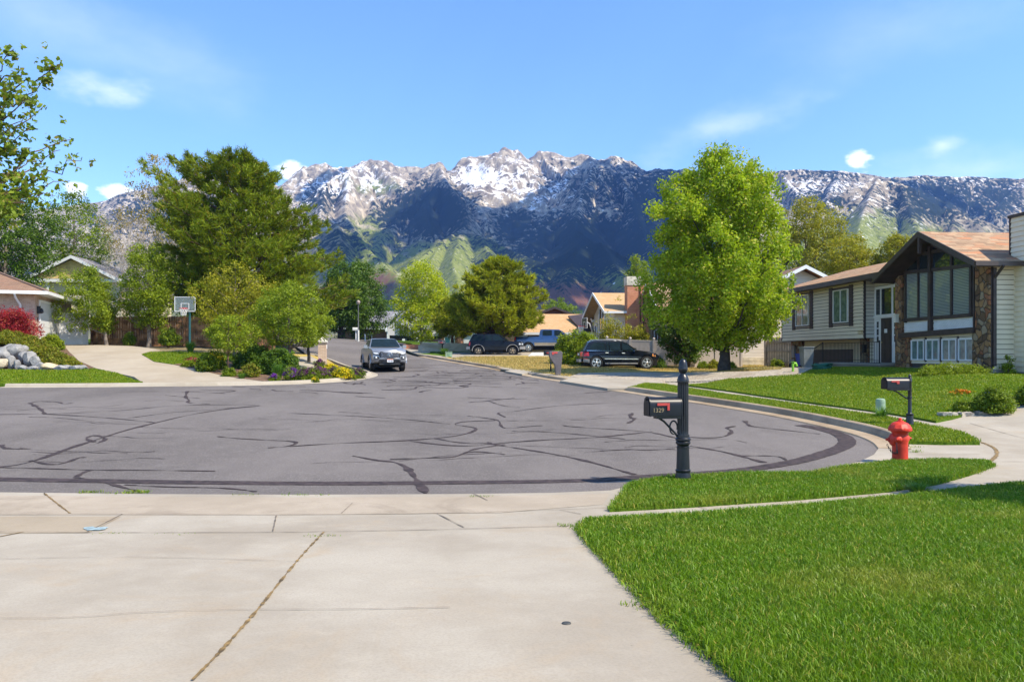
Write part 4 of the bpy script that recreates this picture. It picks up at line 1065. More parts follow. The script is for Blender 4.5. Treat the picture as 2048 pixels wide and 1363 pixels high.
# lower storey: header boards, four windows, dark posts, sill boards
lap('wall', E, (0, 0, 0), UY, NX, H.y(1950), H.y(1824), zl(-.36), zl(.80), MA['sid'], row=.14)
for a, b in ((1825, 1851), (1854.5, 1881), (1886.5, 1916), (1919.5, 1950)):
    ya, yb = H.y(b), H.y(a)
    window(E, (0, ya, zl(-.235)), UY, (-1, 0, 0), yb-ya, .80, MA['white'], MA['panegreen'], mull=(.5,), fw=.045, proud=.08)
mb = MB()
for a in (1852.7, 1883.5, 1917.7): mb.box((-.05, H.y(a)-.04, zl(-.30)), (0, H.y(a)+.04, zl(.66)))
explode(mb.build('window_post', MA['trim'], E))
mb = MB(); mb.box((-.06, -.03, zl(-.5)), (0.04, 0.06, zl(3.0))); mb.box((-.01, -.10, zl(-.4)), (.10, -.03, zl(2.95))); mb.tube([(.05, -.06, zl(2.6)), (.05, -.35, zl(2.85)), (.05, -.5, zl(2.98))], .05, 8)
mb.build('downspout', MA['trim'], E)
# chimney chase
lapx = MB()
cx0, cx1, cy0, cy1 = H.x(2029, -.02), 2.9, -1.05, .18
ch = MB(); ch.box((cx0+.016, cy0+.016, zl(-.62)), (cx1, cy1, zl(4.68)))
chim = ch.build('chimney', MA['sid'], E)
lap('siding', chim, (cx0+.016, 0, 0), UY, NX, cy0, cy1, zl(-.60), zl(4.68), MA['sid'])
lap('siding', chim, (0, cy0+.016, 0), UX, NY, cx0, cx1, zl(-.60), zl(4.68), MA['sid'])
mb = MB(); mb.box((cx0-.06, cy0-.06, zl(4.68)), (cx1+.06, cy1+.06, zl(4.78))); mb.box((cx0-.025, cy1-.03, zl(2.9)), (cx0+.02, cy1+.03, zl(4.68))); mb.build('chimney_cap', MA['trim'], chim)
mb = MB(); mb.box((cx0-.02, cy0-.02, zl(-1.9)), (cx1, -.06, zl(-.60))); mb.build('foundation', MA['found'], E)
# entry
xe = 1.6; yw = 9.95; xw = 1.06
lap('wall', E, (xe, 0, 0), UY, NX, 5.35, 10.4, zl(-.4), zl(3.5), MA['sid_shade'])
mb = MB(); mb.box((xe, 5.39, zl(-.7)), (9, 10.4, zl(3.4))); mb.build('house_core', MA['groove_shade'], E)
ya, yb = H.y(1797, xe), H.y(1749.5, xe)
mb = MB(); mb.box((xe-.05, ya, zl(-.36)), (xe, yb, zl(3.15)))
ef = mb.build('entry_surround', MA['white'], E)
yd0, yd1 = H.y(1785.7, xe), H.y(1765, xe)
mb = MB(); mb.box((xe-.075, yd0, zl(-.38)), (xe-.04, yd1, zl(1.66)))
for i in range(2):
    for j in range(3):
        w_ = (yd1-yd0)/2; mb.box((xe-.09, yd0+w_*i+.08, zl(-.25+j*.64)), (xe-.075, yd0+w_*(i+1)-.08, zl(.25+j*.64)))
dr = mb.build('front_door', MA['door'], E)
mb = MB(); mb.lathe([(.03, 0), (.035, .03), (.0, .06)], (xe-.09, yd1-.1, zl(.55)), 10, ax=(-1, 0, 0)); mb.build('handle', MA['gold'], dr)
mb = MB(); mb.box((xe-.095, yd0+.3, zl(.98)), (xe-.088, yd1-.3, zl(1.16))); mb.build('notice', MA['white'], dr)
zt0, zt1 = zl(1.84), zl(3.02)
mb = MB(); mb.box((xe-.07, yd0+.03, zt0), (xe-.045, yd1-.03, zt1)); mb.box((xe-.07, H.y(1762, xe), zt0), (xe-.045, H.y(1755, xe), zt1)); mb.box((xe-.07, H.y(1796, xe), zt0), (xe-.045, H.y(1789.5, xe), zt1))
explode(mb.build('transom_pane', MA['panedark'], ef))
mb = MB()
for a, b in ((1759.5, 1756), (1795, 1791)):
    for j in range(3): mb.box((xe-.065, H.y(a, xe), zl(.55+j*.34)), (xe-.045, H.y(b, xe), zl(.84+j*.34)))
explode(mb.build('sidelight_pane', MA['panedark'], ef))
mb = MB(); mb.box((xe-.1, ya-.05, zl(1.70)), (xe-.05, yb+.05, zl(1.79))); mb.build('entry_sill', MA['white'], ef)
# left wing: overhanging upper floor above the garage
yE = 18.85
lap('wall', E, (xw, 0, 0), UY, NX, yw, yE, zl(.77), zl(3.52), MA['sid'])
lap('wall', E, (0, yw, 0), UX, NY, xw, xw+.6, zl(.77), zl(3.52), MA['sid_shade'])
mb = MB(); mb.box((xw+.012, yw+.012, zl(.79)), (9, yE, zl(3.5))); mb.prism([(xw+.012, yE, zl(3.5)), (xw+8, yE, zl(3.5)), (xw+4.2, yE, zl(4.75))], (0, -2, 0)); mb.build('house_core', MA['groove_shade'], E)
mb = MB(); mb.box((xw-.03, yw-.04, zl(.76)), (xw+.05, yw+.06, zl(3.5))); mb.box((xw-.03, yE-.03, zl(.76)), (xw+.05, yE+.04, zl(3.5))); mb.box((xw-.02, yw, zl(.72)), (xw+.1, yE, zl(.775)))
mb.box((xe-.04, yw-.9, zl(.74)), (xe+.05, yw+.5, zl(.82)))
explode(mb.build('corner_trim', MA['trim'], E))
mb = MB(); th = .15
slab(mb, (xw-.5, 5.95, zl(3.66)), (xw-.5, yE+.45, zl(3.66)), (xw+4.2, yE+.45, zl(4.98)), (xw+4.2, 5.95, zl(4.98)), th)
slab(mb, (xw+8.6, yE+.45, zl(3.66)), (xw+8.6, 5.95, zl(3.66)), (xw+4.2, 5.95, zl(4.98)), (xw+4.2, yE+.45, zl(4.98)), th)
rw = mb.build('roof', MA['shB'], E)
mb = MB(); mb.box((xw-.56, 6.05, zl(3.42)), (xw-.5, yE+.45, zl(3.64))); mb.box((xw-.5, 6.1, zl(3.44)), (xe, yE+.45, zl(3.47)))
mb.prism([(xw-.5, yE+.48, zl(3.48)), (xw-.5, yE+.48, zl(3.67)), (xw+4.2, yE+.48, zl(4.99)), (xw+4.2, yE+.48, zl(4.8))], (0, -.05, 0)); mb.build('fascia', MA['brown'], rw)
for a, b, t, bt in ((1593, 1619, 588, 650.5), (1668, 1697.5, 576.5, 644)):
    y0, y1 = H.y(b, xw), H.y(a, xw); zb_ = H.z(bt, xw, y0); zt_ = H.z(t, xw, y0)
    w_ = window(E, (xw, y0, zb_), UY, NX, y1-y0, zt_-zb_, MA['white'], MA['panegreen'], mull=(.5,), fw=.05, proud=.08)
    mb = MB(); mb.box((xw-.03, y0-.07, zt_), (xw, y1+.07, zt_+.13)); mb.box((xw-.03, y0-.07, zb_-.16), (xw, y1+.07, zb_)); explode(mb.build('window_trim', MA['trim'], w_))
    for c0, c1 in ((y0-.46, y0-.08), (y1+.08, y1+.46)):
        sh = MB(); sh.box((xw-.045, c0, zb_-.2), (xw-.012, c1, zt_+.16))
        for i in range(16): sh.bar((xw-.05, c0+.05, zb_-.1+i*(zt_-zb_+.15)/16), (xw-.05, c1-.05, zb_-.1+i*(zt_-zb_+.15)/16), .03, .05, up=(1, 0, 0.6))
        sh.build('shutter', MA['trim'], w_)
# garage under the wing
xg = xw+.6
mb = MB(); mb.box((xg+.1, yw-.3, zl(-1.9)), (9, yE-.2, zl(.79))); mb.build('garage_wall', MA['sid'], E)
g0, g1 = H.y(1722, xg), H.y(1606, xg)
lap('wall', E, (xg+.1, 0, 0), UY, NX, g0, g1, zl(.25), zl(.76), MA['sid'], row=.15)
mb = MB(); mb.box((xg+.06, g0+.9, zl(-1.5)), (xg+.1, g1-.02, zl(.25))); gd = mb.build('garage_door', MA['gdoor'], E)
mb = MB(); mb.box((xg-.05, g0-2.2, zl(-1.3)), (xg+.1, g0, zl(.77))); mb.box((xg-.06, g1, zl(-1.5)), (xg+.1, H.y(1584, xg), zl(.77))); explode(mb.build('stone_pier', MA['stone'], E))
mb = MB(); mb.box((xg-.16, H.y(1594, xg), zl(-.2)), (xg-.06, H.y(1588, xg), zl(.5))); mb.box((xg-.2, H.y(1595, xg), zl(-1.4)), (xg-.06, H.y(1586, xg), zl(-.3))); explode(mb.build('meter_box', plain('grey_meter', (0.16, 0.16, 0.16), 0.5), E))
mb = MB(); mb.box((xe-.16, H.y(1734, xe), zl(.08)), (xe-.02, H.y(1729, xe), zl(.42))); mb.box((xe-.2, H.y(1735, xe), zl(.42)), (xe-.02, H.y(1728, xe), zl(.47))); mb.build('wall_lamp', MA['iron'], E)
mb = MB(); mb.box((-.27, H.y(1804, 0), zl(1.3)), (-.14, H.y(1800, 0), zl(1.6))); mb.box((-.29, H.y(1804.5, 0), zl(1.6)), (-.13, H.y(1799.5, 0), zl(1.64))); mb.build('wall_lamp', MA['sid_shade'], E)
# front steps, porch slab and rail
mb = MB(); mb.box((-.5, 5.9, zl(-1.3)), (xe-.02, 11.0, zl(-.46))); mb.box((-.6, 5.8, zl(-.46)), (xe-.02, 11.1, zl(-.385)))
for i in range(4): mb.box((-.4, 11.1+.32*i, zl(-1.5)), (xe-.3, 11.1+.32*(i+1), zl(-.5-.17*(i+.4))))
mb.build('porch_step', MA['found'], E)
mb = MB(); xr_ = -.45
mb.bar((xr_, 6.1, zl(.52)), (xr_, 11.0, zl(.52)), .04, .03); mb.bar((xr_, 6.1, zl(-.26)), (xr_, 11.0, zl(-.26)), .03, .02)
for i in range(40): mb.bar((xr_, 6.1+i*.1256, zl(-.38)), (xr_, 6.1+i*.1256, zl(.52)), .016, .016)
mb.bar((xr_, 11.0, zl(.55)), (xr_, 14.6, zl(-.55)), .04, .03); mb.bar((xr_, 11.0, zl(-.24)), (xr_, 14.6, zl(-1.28)), .03, .02)
for i in range(30): mb.bar((xr_, 11.0+i*.124, zl(-.26-i*.0358)), (xr_, 11.0+i*.124, zl(.55-i*.0379)), .016, .016)
for y_ in (6.1, 11.0, 14.6): mb.bar((xr_, y_, zl(-1.5 if y_ > 14 else -.6)), (xr_, y_, zl(.58 if y_ < 14 else -.5)), .045, .045)
mb.build('stair_rail', MA['iron'], E)
def digits(txt, h, mat, name, parent, loc, rot, depth=0.006):
    """raised lettering"""
    cu = bpy.data.curves.new(name, 'FONT'); cu.body = txt; cu.size = h*1.35; cu.extrude = depth; cu.align_x = 'CENTER'; cu.align_y = 'CENTER'; cu.resolution_u = 3
    t = bpy.data.objects.new(name, cu); COL.objects.link(t)
    dg = bpy.context.evaluated_depsgraph_get(); me = bpy.data.meshes.new_from_object(t.evaluated_get(dg))
    bpy.data.objects.remove(t); me.materials.clear(); me.materials.append(mat)
    o = bpy.data.objects.new(name, me); COL.objects.link(o); o.parent = parent; o.location = loc; o.rotation_euler = rot
    return o
digits('1331', .2, MA['gold'], 'house_number', E, (xw-.03, H.y(1722, xw), H.z(664, xw, yw)), (R(90), 0, R(-90)))
# gas meter, hose reel and standpipe at its near corner are things of their own
gx_, gy_ = G(2012, 748)
t = thing('gas_meter', 'pale grey gas meter with pipes at the foot of the house corner', 'meter', (gx_, gy_+.5, Z(gx_, gy_+.5)))
mb = MB(); mb.box((-.11, -.1, .12), (.11, .1, .34)); mb.lathe([(.1, 0), (.12, .03), (.12, .1), (.07, .14)], (0, 0, .34), 14); mb.build('meter_body', MA['offwhite'], t)
mb = MB(); mb.tube([(-.06, 0, .45), (-.06, 0, .62), (-.34, 0, .62), (-.34, 0, -.1)], .024, 8); mb.tube([(.06, 0, .45), (.06, 0, .7), (.06, .4, .7)], .024, 8); mb.lathe([(.06, 0), (.09, .02), (.06, .08)], (-.34, -.02, .45), 12, ax=(0, -1, 0)); mb.build('pipe', plain('grey_pipe', (0.42, 0.42, 0.42), 0.5), t)
mb = MB(); mb.box((-.045, -.106, .19), (.05, -.1, .28)); mb.build('dial', MA['panedark'], t)
gx_, gy_ = G(1991, 749)
t = thing('standpipe', 'red pipe and pale wooden post with hose hung on it', 'standpipe', (gx_, gy_+.2, Z(gx_, gy_+.2)))
mb = MB(); mb.box((-.01, -.05, -.1), (.09, .05, .95)); mb.prism([(-.1, -.06, .93), (.14, -.06, .95), (.14, -.06, 1.02), (-.1, -.06, 1.0)], (0, .12, 0)); mb.build('post', plain('pale_post', (0.55, 0.40, 0.32), 0.8, var=.3), t)
mb = MB(); mb.tube([(-.06, -.08, -.1), (-.06, -.08, .6)], .035, 8); mb.tube([(-.06, -.08, .6), (-.06, -.08, .7)], .05, 8); mb.build('pipe', plain('red_pipe', (0.32, 0.035, 0.025), 0.5), t)
mb = MB()
for k in range(4): mb.tube([(-.2+.02*k+.17*math.cos(a), -.12-.02*k, .78+.12*math.sin(a)) for a in np.linspace(0, 6.28, 16)], .012, 6)
mb.tube([(-.3, -.12, .75), (-.28, -.14, .4), (-.2, -.14, .2), (-.12, -.1, .1)], .018, 6)
mb.build('hose', plain('green_hose', (0.02, 0.085, 0.07), 0.4), t)
# ================================================================ the brick house on the left
L = Lot('brick_house', 'low tan brick house with brown hip roof and white garage door', 'house', (-25.54, 41.5), 19, 0.2)
B = L.e
def lz(z): return z-.2
mb = MB(); mb.box((-13, 0, lz(-.4)), (0, 9.2, lz(3.2))); mb.build('wall', MA['brickL'], B)
mb = MB(); zt = lz(3.34); ov = .68
A = [(-13.7, -ov, zt), (ov, -ov, zt), (ov, 9.9, zt), (-13.7, 9.9, zt)]; r0 = (-4.6, 4.6, lz(5.45)); r1 = (-13.7, 4.6, lz(5.45))
mb.poly([A[0], A[1], r0, r1]); mb.poly([A[1], A[2], r0]); mb.poly([A[2], A[3], r1, r0]); mb.poly([A[3], A[0], r1])
mb.box((-13.7, -ov+.01, zt-.03), (ov-.01, 9.89, zt-.001))
lr = mb.build('roof', MA['shD'], B)
mb = MB(); mb.bar((ov, -ov, zt+.02), tuple(r0[:2])+(r0[2]+.03,), .16, .05); mb.build('hip_ridge', plain('ridge_shingle', (0.17, .105, .075), .9), lr)
mb = MB(); mb.box((-13.7, -ov-.07, zt-.17), (ov+.07, -ov, zt)); mb.box((ov, -ov, zt-.17), (ov+.07, 9.9, zt)); mb.box((-13.6, -ov, zt-.14), (ov, 0.02, zt-.1)); mb.box((0, 0, zt-.14), (ov, 9.9, zt-.1)); mb.build('gutter', MA['white'], lr)
y0, y1 = L.y(79), L.y(120); mb = MB(); mb.box((0.0, y0, lz(.2)), (.03, y1, lz(2.85))); gd = mb.build('garage_door', MA['gdoorw'], B)
mb = MB(); mb.box((0, y0-.14, lz(.2)), (.07, y0, lz(2.97))); mb.box((0, y1, lz(.2)), (.07, y1+.14, lz(2.97))); mb.box((0, y0, lz(2.85)), (.065, y1, lz(2.98))); explode(mb.build('door_trim', MA['white'], gd))
mb = MB(); xd = L.x(41, 0); mb.tube([(xd-.1, -ov-.03, zt-.15), (xd-.1, -ov+.1, zt-.35), (xd, -.08, zt-.7), (xd, -.06, lz(.8))], .06, 8); mb.build('downspout', MA['white'], B)
mb = MB(); mb.box((.01, .35, lz(2.2)), (.16, .5, lz(2.6))); mb.lathe([(.02, 0), (.1, .06), (.08, .2), (.02, .3)], (.22, .42, lz(2.2)), 10); mb.build('wall_lamp', MA['iron'], B)
mb = MB(); mb.box((.01, .45, lz(1.75)), (.03, .55, lz(2.0))); mb.build('house_plaque', MA['iron'], B)
# ================================================================ houses further off
def box_house(name, label, c0, rot, zb, parts):
    e = Lot(name, label, 'house', c0, rot, zb); parts(e, e.e, lambda z: z-zb); return e
def gable_roof_x(e, par, x0, x1, y0, y1, ze, zp, mat, fas, oh=.5, th=.14, name='roof'):
    """ridge along local x"""
    ym = (y0+y1)/2; s_ = (zp-ze)/((y1-y0)/2); mb = MB(); zeo = ze-s_*oh
    slab(mb, (x0, y0-oh, zeo), (x1, y0-oh, zeo), (x1, ym, zp), (x0, ym, zp), th); slab(mb, (x1, y1+oh, zeo), (x0, y1+oh, zeo), (x0, ym, zp), (x1, ym, zp), th)
    r = mb.build(name, mat, par); mb = MB()
    for X in (x0-.03, x1+.03-.05):
        for a in (y0-oh, y1+oh): mb.prism([(X, a, zeo-.2), (X, a, zeo+.02), (X, ym, zp+.02), (X, ym, zp-.2)], (.05, 0, 0))
    mb.box((x0, y0-oh-.05, zeo-.16), (x1, y0-oh, zeo)); explode(mb.build('fascia', fas, r)); return r
def gable_roof_y(e, par, x0, x1, y0, y1, ze, zp, mat, fas, oh=.5, th=.14, name='roof'):
    xm = (x0+x1)/2; s_ = (zp-ze)/((x1-x0)/2); mb = MB(); zeo = ze-s_*oh
    slab(mb, (x0-oh, y1, zeo), (x0-oh, y0, zeo), (xm, y0, zp), (xm, y1, zp), th); slab(mb, (x1+oh, y0, zeo), (x1+oh, y1, zeo), (xm, y1, zp), (xm, y0, zp), th)
    r = mb.build(name, mat, par); mb = MB()
    for Y_ in (y0-.03, y1-.02):
        for a in (x0-oh, x1+oh): mb.prism([(a, Y_, zeo-.22), (a, Y_, zeo+.02), (xm, Y_, zp+.02), (xm, Y_, zp-.22)], (0, .05, 0))
    explode(mb.build('fascia', fas, r)); return r
def A_frame(e, E_, z):
    mb = MB(); mb.box((0, 0, z(-.9)), (9, 7.9, z(3.35))); mb.prism([(0, 0, z(3.35)), (0, 7.9, z(3.35)), (0, 3.95, z(4.75))], (9, 0, 0)); mb.build('wall', m_siding('cream_siding', (0.74, 0.67, 0.56), .17, .75), E_)
    gable_roof_x(e, E_, -.9, 9.5, 0, 7.9, z(3.4), z(4.9), MA['shC'], MA['white'], .55)
    f = window(E_, (-.02, 3.2, z(-.1)), UY, NX, 2.3, 3.9, MA['white'], MA['panedark'], mull=(.5,), trans=(.48,), fw=.16, proud=.09)
    window(E_, (-.02, 6.5, z(.3)), UY, NX, .9, 2.2, MA['white'], MA['panedark'], fw=.12, trans=(.5,))
    x0 = e.x(1252, -.3); x1 = e.x(1294, -.3)
    mb = MB(); mb.box((x0, -.75, z(-.8)), (x1, .15, z(5.1))); c_ = mb.build('chimney', MA['brickR'], E_)
    mb = MB(); mb.box((x0-.05, -.8, z(5.1)), (x0+(x1-x0)*.75, .2, z(5.75))); mb.build('chimney_cap', MA['cap'], c_)
    mb = MB(); mb.bar((x0+.95, -.78, z(-.5)), (x0+.95, -.78, z(5.0)), .07, .05); mb.bar((x0+1.2, -.78, z(-.5)), (x0+1.2, -.78, z(4.2)), .06, .05); explode(mb.build('conduit', MA['iron'], c_))
    # small entry gable and the garage wing with its broad roof
    mb = MB(); mb.box((.4, 7.95, z(-.5)), (6, 11.2, z(2.9))); mb.build('wall', MA['beigew'], E_)
    gable_roof_x(e, E_, -.2, 5, 8.2, 11.0, z(3.1), z(3.9), MA['shC'], MA['white'], .35)
    mb = MB(); mb.box((-5.4, 10.3, z(-.5)), (1.2, 18, z(1.75))); mb.build('garage_wall', MA['beigew'], E_)
    mb = MB(); slab(mb, (-5.9, 9.7, z(1.86)), (1.2, 9.7, z(1.86)), (.4, 14.6, z(3.75)), (-5.9, 14.6, z(3.75)), .15); slab(mb, (1.2, 19, z(1.9)), (-5.9, 19, z(1.9)), (-5.9, 14.6, z(3.75)), (.4, 14.6, z(3.75)), .15)
    r = mb.build('garage_roof', MA['shC'], E_); mb = MB(); mb.box((-5.9, 9.62, z(1.68)), (1.2, 9.7, z(1.9))); mb.build('gutter', MA['white'], r)
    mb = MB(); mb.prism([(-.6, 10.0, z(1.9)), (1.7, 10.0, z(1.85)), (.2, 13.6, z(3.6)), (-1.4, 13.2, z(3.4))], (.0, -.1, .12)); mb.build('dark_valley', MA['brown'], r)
    mb = MB(); mb.box((-4.6, 10.25, z(-.3)), (-.3, 10.3, z(1.55))); mb.build('garage_door', MA['beigew'], E_)
box_house('gabled_house', 'cream house with steep gable window, tan roof and tall red brick chimney', (7.67, 58), 5, -.6, A_frame)
def far_brown(e, E_, z):
    mb = MB(); mb.box((0, 0, z(0)), (9, 8, z(3.2))); mb.prism([(0, 0, z(3.2)), (9, 0, z(3.2)), (4.5, 0, z(4.9))], (0, 8, 0)); mb.build('wall', plain('brown_gable', (0.10, 0.045, 0.032), .8), E_)
    gable_roof_y(e, E_, 0, 9, -.5, 8.5, z(3.3), z(5.0), MA['shD'], MA['brown'], .5)
box_house('brown_gabled_house', 'dark brown gable end just showing over the tan garage roof', (.0, 82), 0, .8, far_brown)
def beige_house(e, E_, z):
    mb = MB(); mb.box((0, 0, z(-.9)), (8.8, 9, z(3.5))); mb.prism([(0, 0, z(3.5)), (8.8, 0, z(3.5)), (4.4, 0, z(5.5))], (0, 9, 0)); mb.build('wall', MA['beige'], E_)
    mb = MB(); mb.box((-.04, -.05, z(-1.8)), (8.9, 0, z(-.45))); mb.box((-.04, -.06, z(-.45)), (1.9, 0, z(-.2))); mb.build('foundation', MA['cap'], E_)
    gable_roof_y(e, E_, 0, 8.8, -.7, 9.5, z(3.6), z(5.75), MA['shD'], MA['white'], .5)
    mb = MB(); mb.box((-3.6, 2.6, z(-.9)), (0, 9.6, z(3.0))); mb.prism([(-3.6, 2.6, z(3.0)), (-3.6, 9.6, z(3.0)), (-3.6, 6.1, z(4.9))], (4, 0, 0)); mb.build('wall', plain('tan_stucco', (0.50, 0.36, 0.20), .9), E_)
    gable_roof_x(e, E_, -4.5, 3, 2.6, 9.6, z(3.1), z(5.2), MA['shA'], MA['white'], .5)
    window(E_, (-3.62, 5.0, z(.2)), UY, NX, 2.0, 1.6, MA['white'], MA['panedark'], mull=(.5,))
    mb = MB(); mb.box((-.3, -.1, z(-1.6)), (-.16, .04, z(2.9))); mb.build('downspout', MA['white'], E_)
box_house('beige_sided_house', 'beige sided house with white gable trim behind the maple', (14.55, 50.5), 3, -.9, beige_house)
def far_left(e, E_, z):
    mb = MB(); mb.box((0, 0, z(0)), (7.4, 10, z(6.0))); mb.build('wall', m_siding('cream_boards', (0.55, .47, .33), .22, .8), E_)
    mb = MB(); mb.prism([(0.2, -.12, z(6.05)), (7.2, -.12, z(6.05)), (3.7, -.12, z(7.6))], (0, 4, 0)); mb.build('gable_wall', plain('ochre_gable', (0.56, .42, .17), .9), E_)
    gable_roof_y(e, E_, 0, 7.4, -.5, 10.5, z(6.0), z(7.85), MA['shG'], MA['white'], .55)
    mb = MB(); mb.box((-.5, -.35, z(5.75)), (7.9, -.1, z(6.0))); mb.box((1.6, -.2, z(2.5)), (1.78, 0, z(5.8))); mb.box((5.4, -.2, z(2.5)), (5.58, 0, z(5.8))); explode(mb.build('porch_beam', MA['white'], E_))
    window(E_, (2.2, -.02, z(3.3)), UX, NY, 1.3, 1.4, MA['white'], MA['panedark'], mull=(.5,))
    mb = MB(); mb.box((-6, 2, z(0)), (0, 10, z(5.6))); mb.build('wall', MA['beigew'], E_)
    mb = MB(); slab(mb, (-6.5, 1.5, z(5.7)), (0, 1.5, z(5.7)), (0, 6, z(7.4)), (-6.5, 6, z(7.4)), .15); mb.build('roof', MA['shG'], E_)
box_house('cream_gabled_house', 'cream house with ochre gable and white trim behind the small trees', (-38.8, 62), 2, 0.2, far_left)
def far_red(e, E_, z):
    mb = MB(); mb.box((0, 0, z(0)), (13, 8, z(3.3))); mb.build('wall', m_brick('dark_red_brick', (.17, .055, .04), (.24, .085, .06), (.25, .2, .17)), E_)
    mb = MB(); slab(mb, (-.6, -.6, z(3.3)), (13.6, -.6, z(3.3)), (12, 4, z(5.6)), (1, 4, z(5.6)), .15); slab(mb, (13.6, 8.6, z(3.3)), (-.6, 8.6, z(3.3)), (1, 4, z(5.6)), (12, 4, z(5.6)), .15); r = mb.build('roof', MA['shG'], E_)
    mb = MB(); mb.box((-.6, -.7, z(3.1)), (13.6, -.6, z(3.35))); mb.build('gutter', MA['white'], r)
    mb = MB()
    for x in (6.0, 7.9, 9.8): mb.box((x, -1.0, z(0)), (x+.3, -.7, z(3.1)))
    mb.box((5.8, -1.1, z(2.8)), (10.3, -.6, z(3.1))); explode(mb.build('porch_post', MA['white'], E_))
    window(E_, (2.2, -.02, z(1.2)), UX, NY, 1.8, 1.3, MA['white'], MA['panedark'], mull=(.5,))
    window(E_, (8.2, -.02, z(.9)), UX, NY, 1.2, 1.8, MA['white'], MA['panedark'])
box_house('red_brick_house', 'dark red brick house with grey roof and white porch posts at the bend', (-21.5, 97), 0, 1.2, far_red)
def far_red2(e, E_, z):
    mb = MB(); mb.box((0, 0, z(0)), (12, 8, z(3.2))); mb.build('wall', m_brick('orange_brick', (.42, .16, .07), (.50, .22, .10), (.4, .3, .22)), E_)
    mb = MB(); slab(mb, (-.6, -.6, z(3.2)), (12.6, -.6, z(3.2)), (12, 4, z(4.8)), (0, 4, z(4.8)), .15); slab(mb, (12.6, 8.6, z(3.2)), (-.6, 8.6, z(3.2)), (0, 4, z(4.8)), (12, 4, z(4.8)), .15); mb.build('roof', MA['shD'], E_)
    mb = MB(); mb.box((2.2, -.05, z(0)), (4.2, 0, z(2.5))); mb.build('garage_door', MA['gdoorw'], E_)
    mb = MB()
    for x in (1.6, 4.3): mb.box((x, -.3, z(0)), (x+.35, 0, z(3.0)))
    explode(mb.build('porch_post', plain('brown_post', (.12, .06, .035), .8), E_))
    window(E_, (.2, -.02, z(1.0)), UX, NY, 1.1, 1.2, MA['white'], MA['panegreen'])
    window(E_, (8.0, -.02, z(1.0)), UX, NY, 1.8, 1.2, MA['white'], MA['panegreen'], mull=(.5,))
box_house('orange_brick_house', 'orange brick house with white garage door behind the juniper', (-7.2, 80), 0, .3, far_red2)
# ================================================================ fences and walls
def board_fence(name, label, a, b, h, mat, bw=.14, wob=.03, rails=True, group=None, seed=1):
    a = Vector((a[0], a[1], 0)); b = Vector((b[0], b[1], 0)); d = (b-a); n_ = int(d.length/bw); d.normalize(); rg_ = random.Random(seed)
    e = thing(name, label, 'fence', (a.x, a.y, Z(a.x, a.y)), math.atan2(d.y, d.x)); mb = MB()
    for i in range(n_):
        p = a + d*(i*bw); z0_ = Z(p.x, p.y)-e.location.z; hh = h + rg_.uniform(-wob, wob); o = rg_.uniform(-.008, .008)
        mb.box((i*bw+.006, -.012+o, z0_-.1), ((i+1)*bw-.006, .012+o, z0_+hh))
    f = mb.build('fence_panel', mat, e); mb = MB(); L_ = (b-a).length
    k = int(L_/2.4)
    for i in range(k+1):
        p = a + d*(L_*i/k); z0_ = Z(p.x, p.y)-e.location.z; q = MB(); q.box((L_*i/k-.06, -.13, z0_-.1), (L_*i/k+.06, -.013, z0_+h+.03)); q.build('fence_post', mat, e)
    if rails:
        for hh in (.35, h*.55, h-.3):
            for i in range(k):
                p = a + d*(L_*i/k); q_ = a + d*(L_*(i+1)/k)
                mb.bar((L_*i/k, -.04, Z(p.x, p.y)-e.location.z+hh), (L_*(i+1)/k, -.04, Z(q_.x, q_.y)-e.location.z+hh), .05, .09)
        mb.build('fence_rail', mat, e)
    return e
board_fence('wooden_fence', 'weathered brown picket fence behind the basketball hoop', (-26.0, 48.0), (-15.2, 49.6), 1.75, MA['fence'], seed=2)
def vinyl(name, label, a, b, h, mat, cat='fence', pan=2.0, post=True):
    a = Vector((a[0], a[1], 0)); b = Vector((b[0], b[1], 0)); d = (b-a); L_ = d.length; d.normalize(); n_ = max(1, round(L_/pan))
    e = thing(name, label, cat, (a.x, a.y, Z(a.x, a.y)), math.atan2(d.y, d.x))
    for i in range(n_):
        p = a+d*(L_*i/n_); q_ = a+d*(L_*(i+1)/n_); z0_ = Z(p.x, p.y)-e.location.z; z1_ = Z(q_.x, q_.y)-e.location.z; m_ = MB()
        x0, x1 = L_*i/n_+.06, L_*(i+1)/n_-.06
        m_.prism([(x0, -.02, z0_+.03), (x1, -.02, z1_+.03), (x1, -.02, z1_+h-.05), (x0, -.02, z0_+h-.05)], (0, .04, 0))
        m_.bar((x0, 0, z0_+h-.08), (x1, 0, z1_+h-.08), .06, .1); m_.bar((x0, 0, z0_+.08), (x1, 0, z1_+.08), .06, .14)
        for k in range(1, int((x1-x0)/.28)): m_.box((x0+k*.28-.006, -.026, z0_+.15), (x0+k*.28+.006, .026, z0_+h-.13))
        m_.build('fence_panel', mat, e)
    if post:
        for i in range(n_+1):
            p = a+d*(L_*i/n_); z0_ = Z(p.x, p.y)-e.location.z; m_ = MB(); x = L_*i/n_
            m_.box((x-.065, -.065, z0_-.1), (x+.065, .065, z0_+h+.06)); m_.lathe([(.1, 0), (.1, .03), (.0, .09)], (x, 0, z0_+h+.06), 4); m_.build('fence_post', mat, e)
    return e
vinyl('vinyl_gate', 'tall white vinyl gate between the brick garage and the wooden fence', (-27.4, 46.9), (-26.1, 47.6), 2.0, MA['whitev'], 'gate', 2.0)
vinyl('vinyl_fence', 'beige vinyl privacy fence behind the black car', (6.2, 50.6), (10.6, 49.6), 1.75, MA['vinyl'], pan=1.5)
vinyl('vinyl_fence', 'pinkish vinyl fence in the shade behind the maple trunk', (10.9, 47.6), (14.3, 48.4), 1.7, MA['vinyl'], pan=1.7)
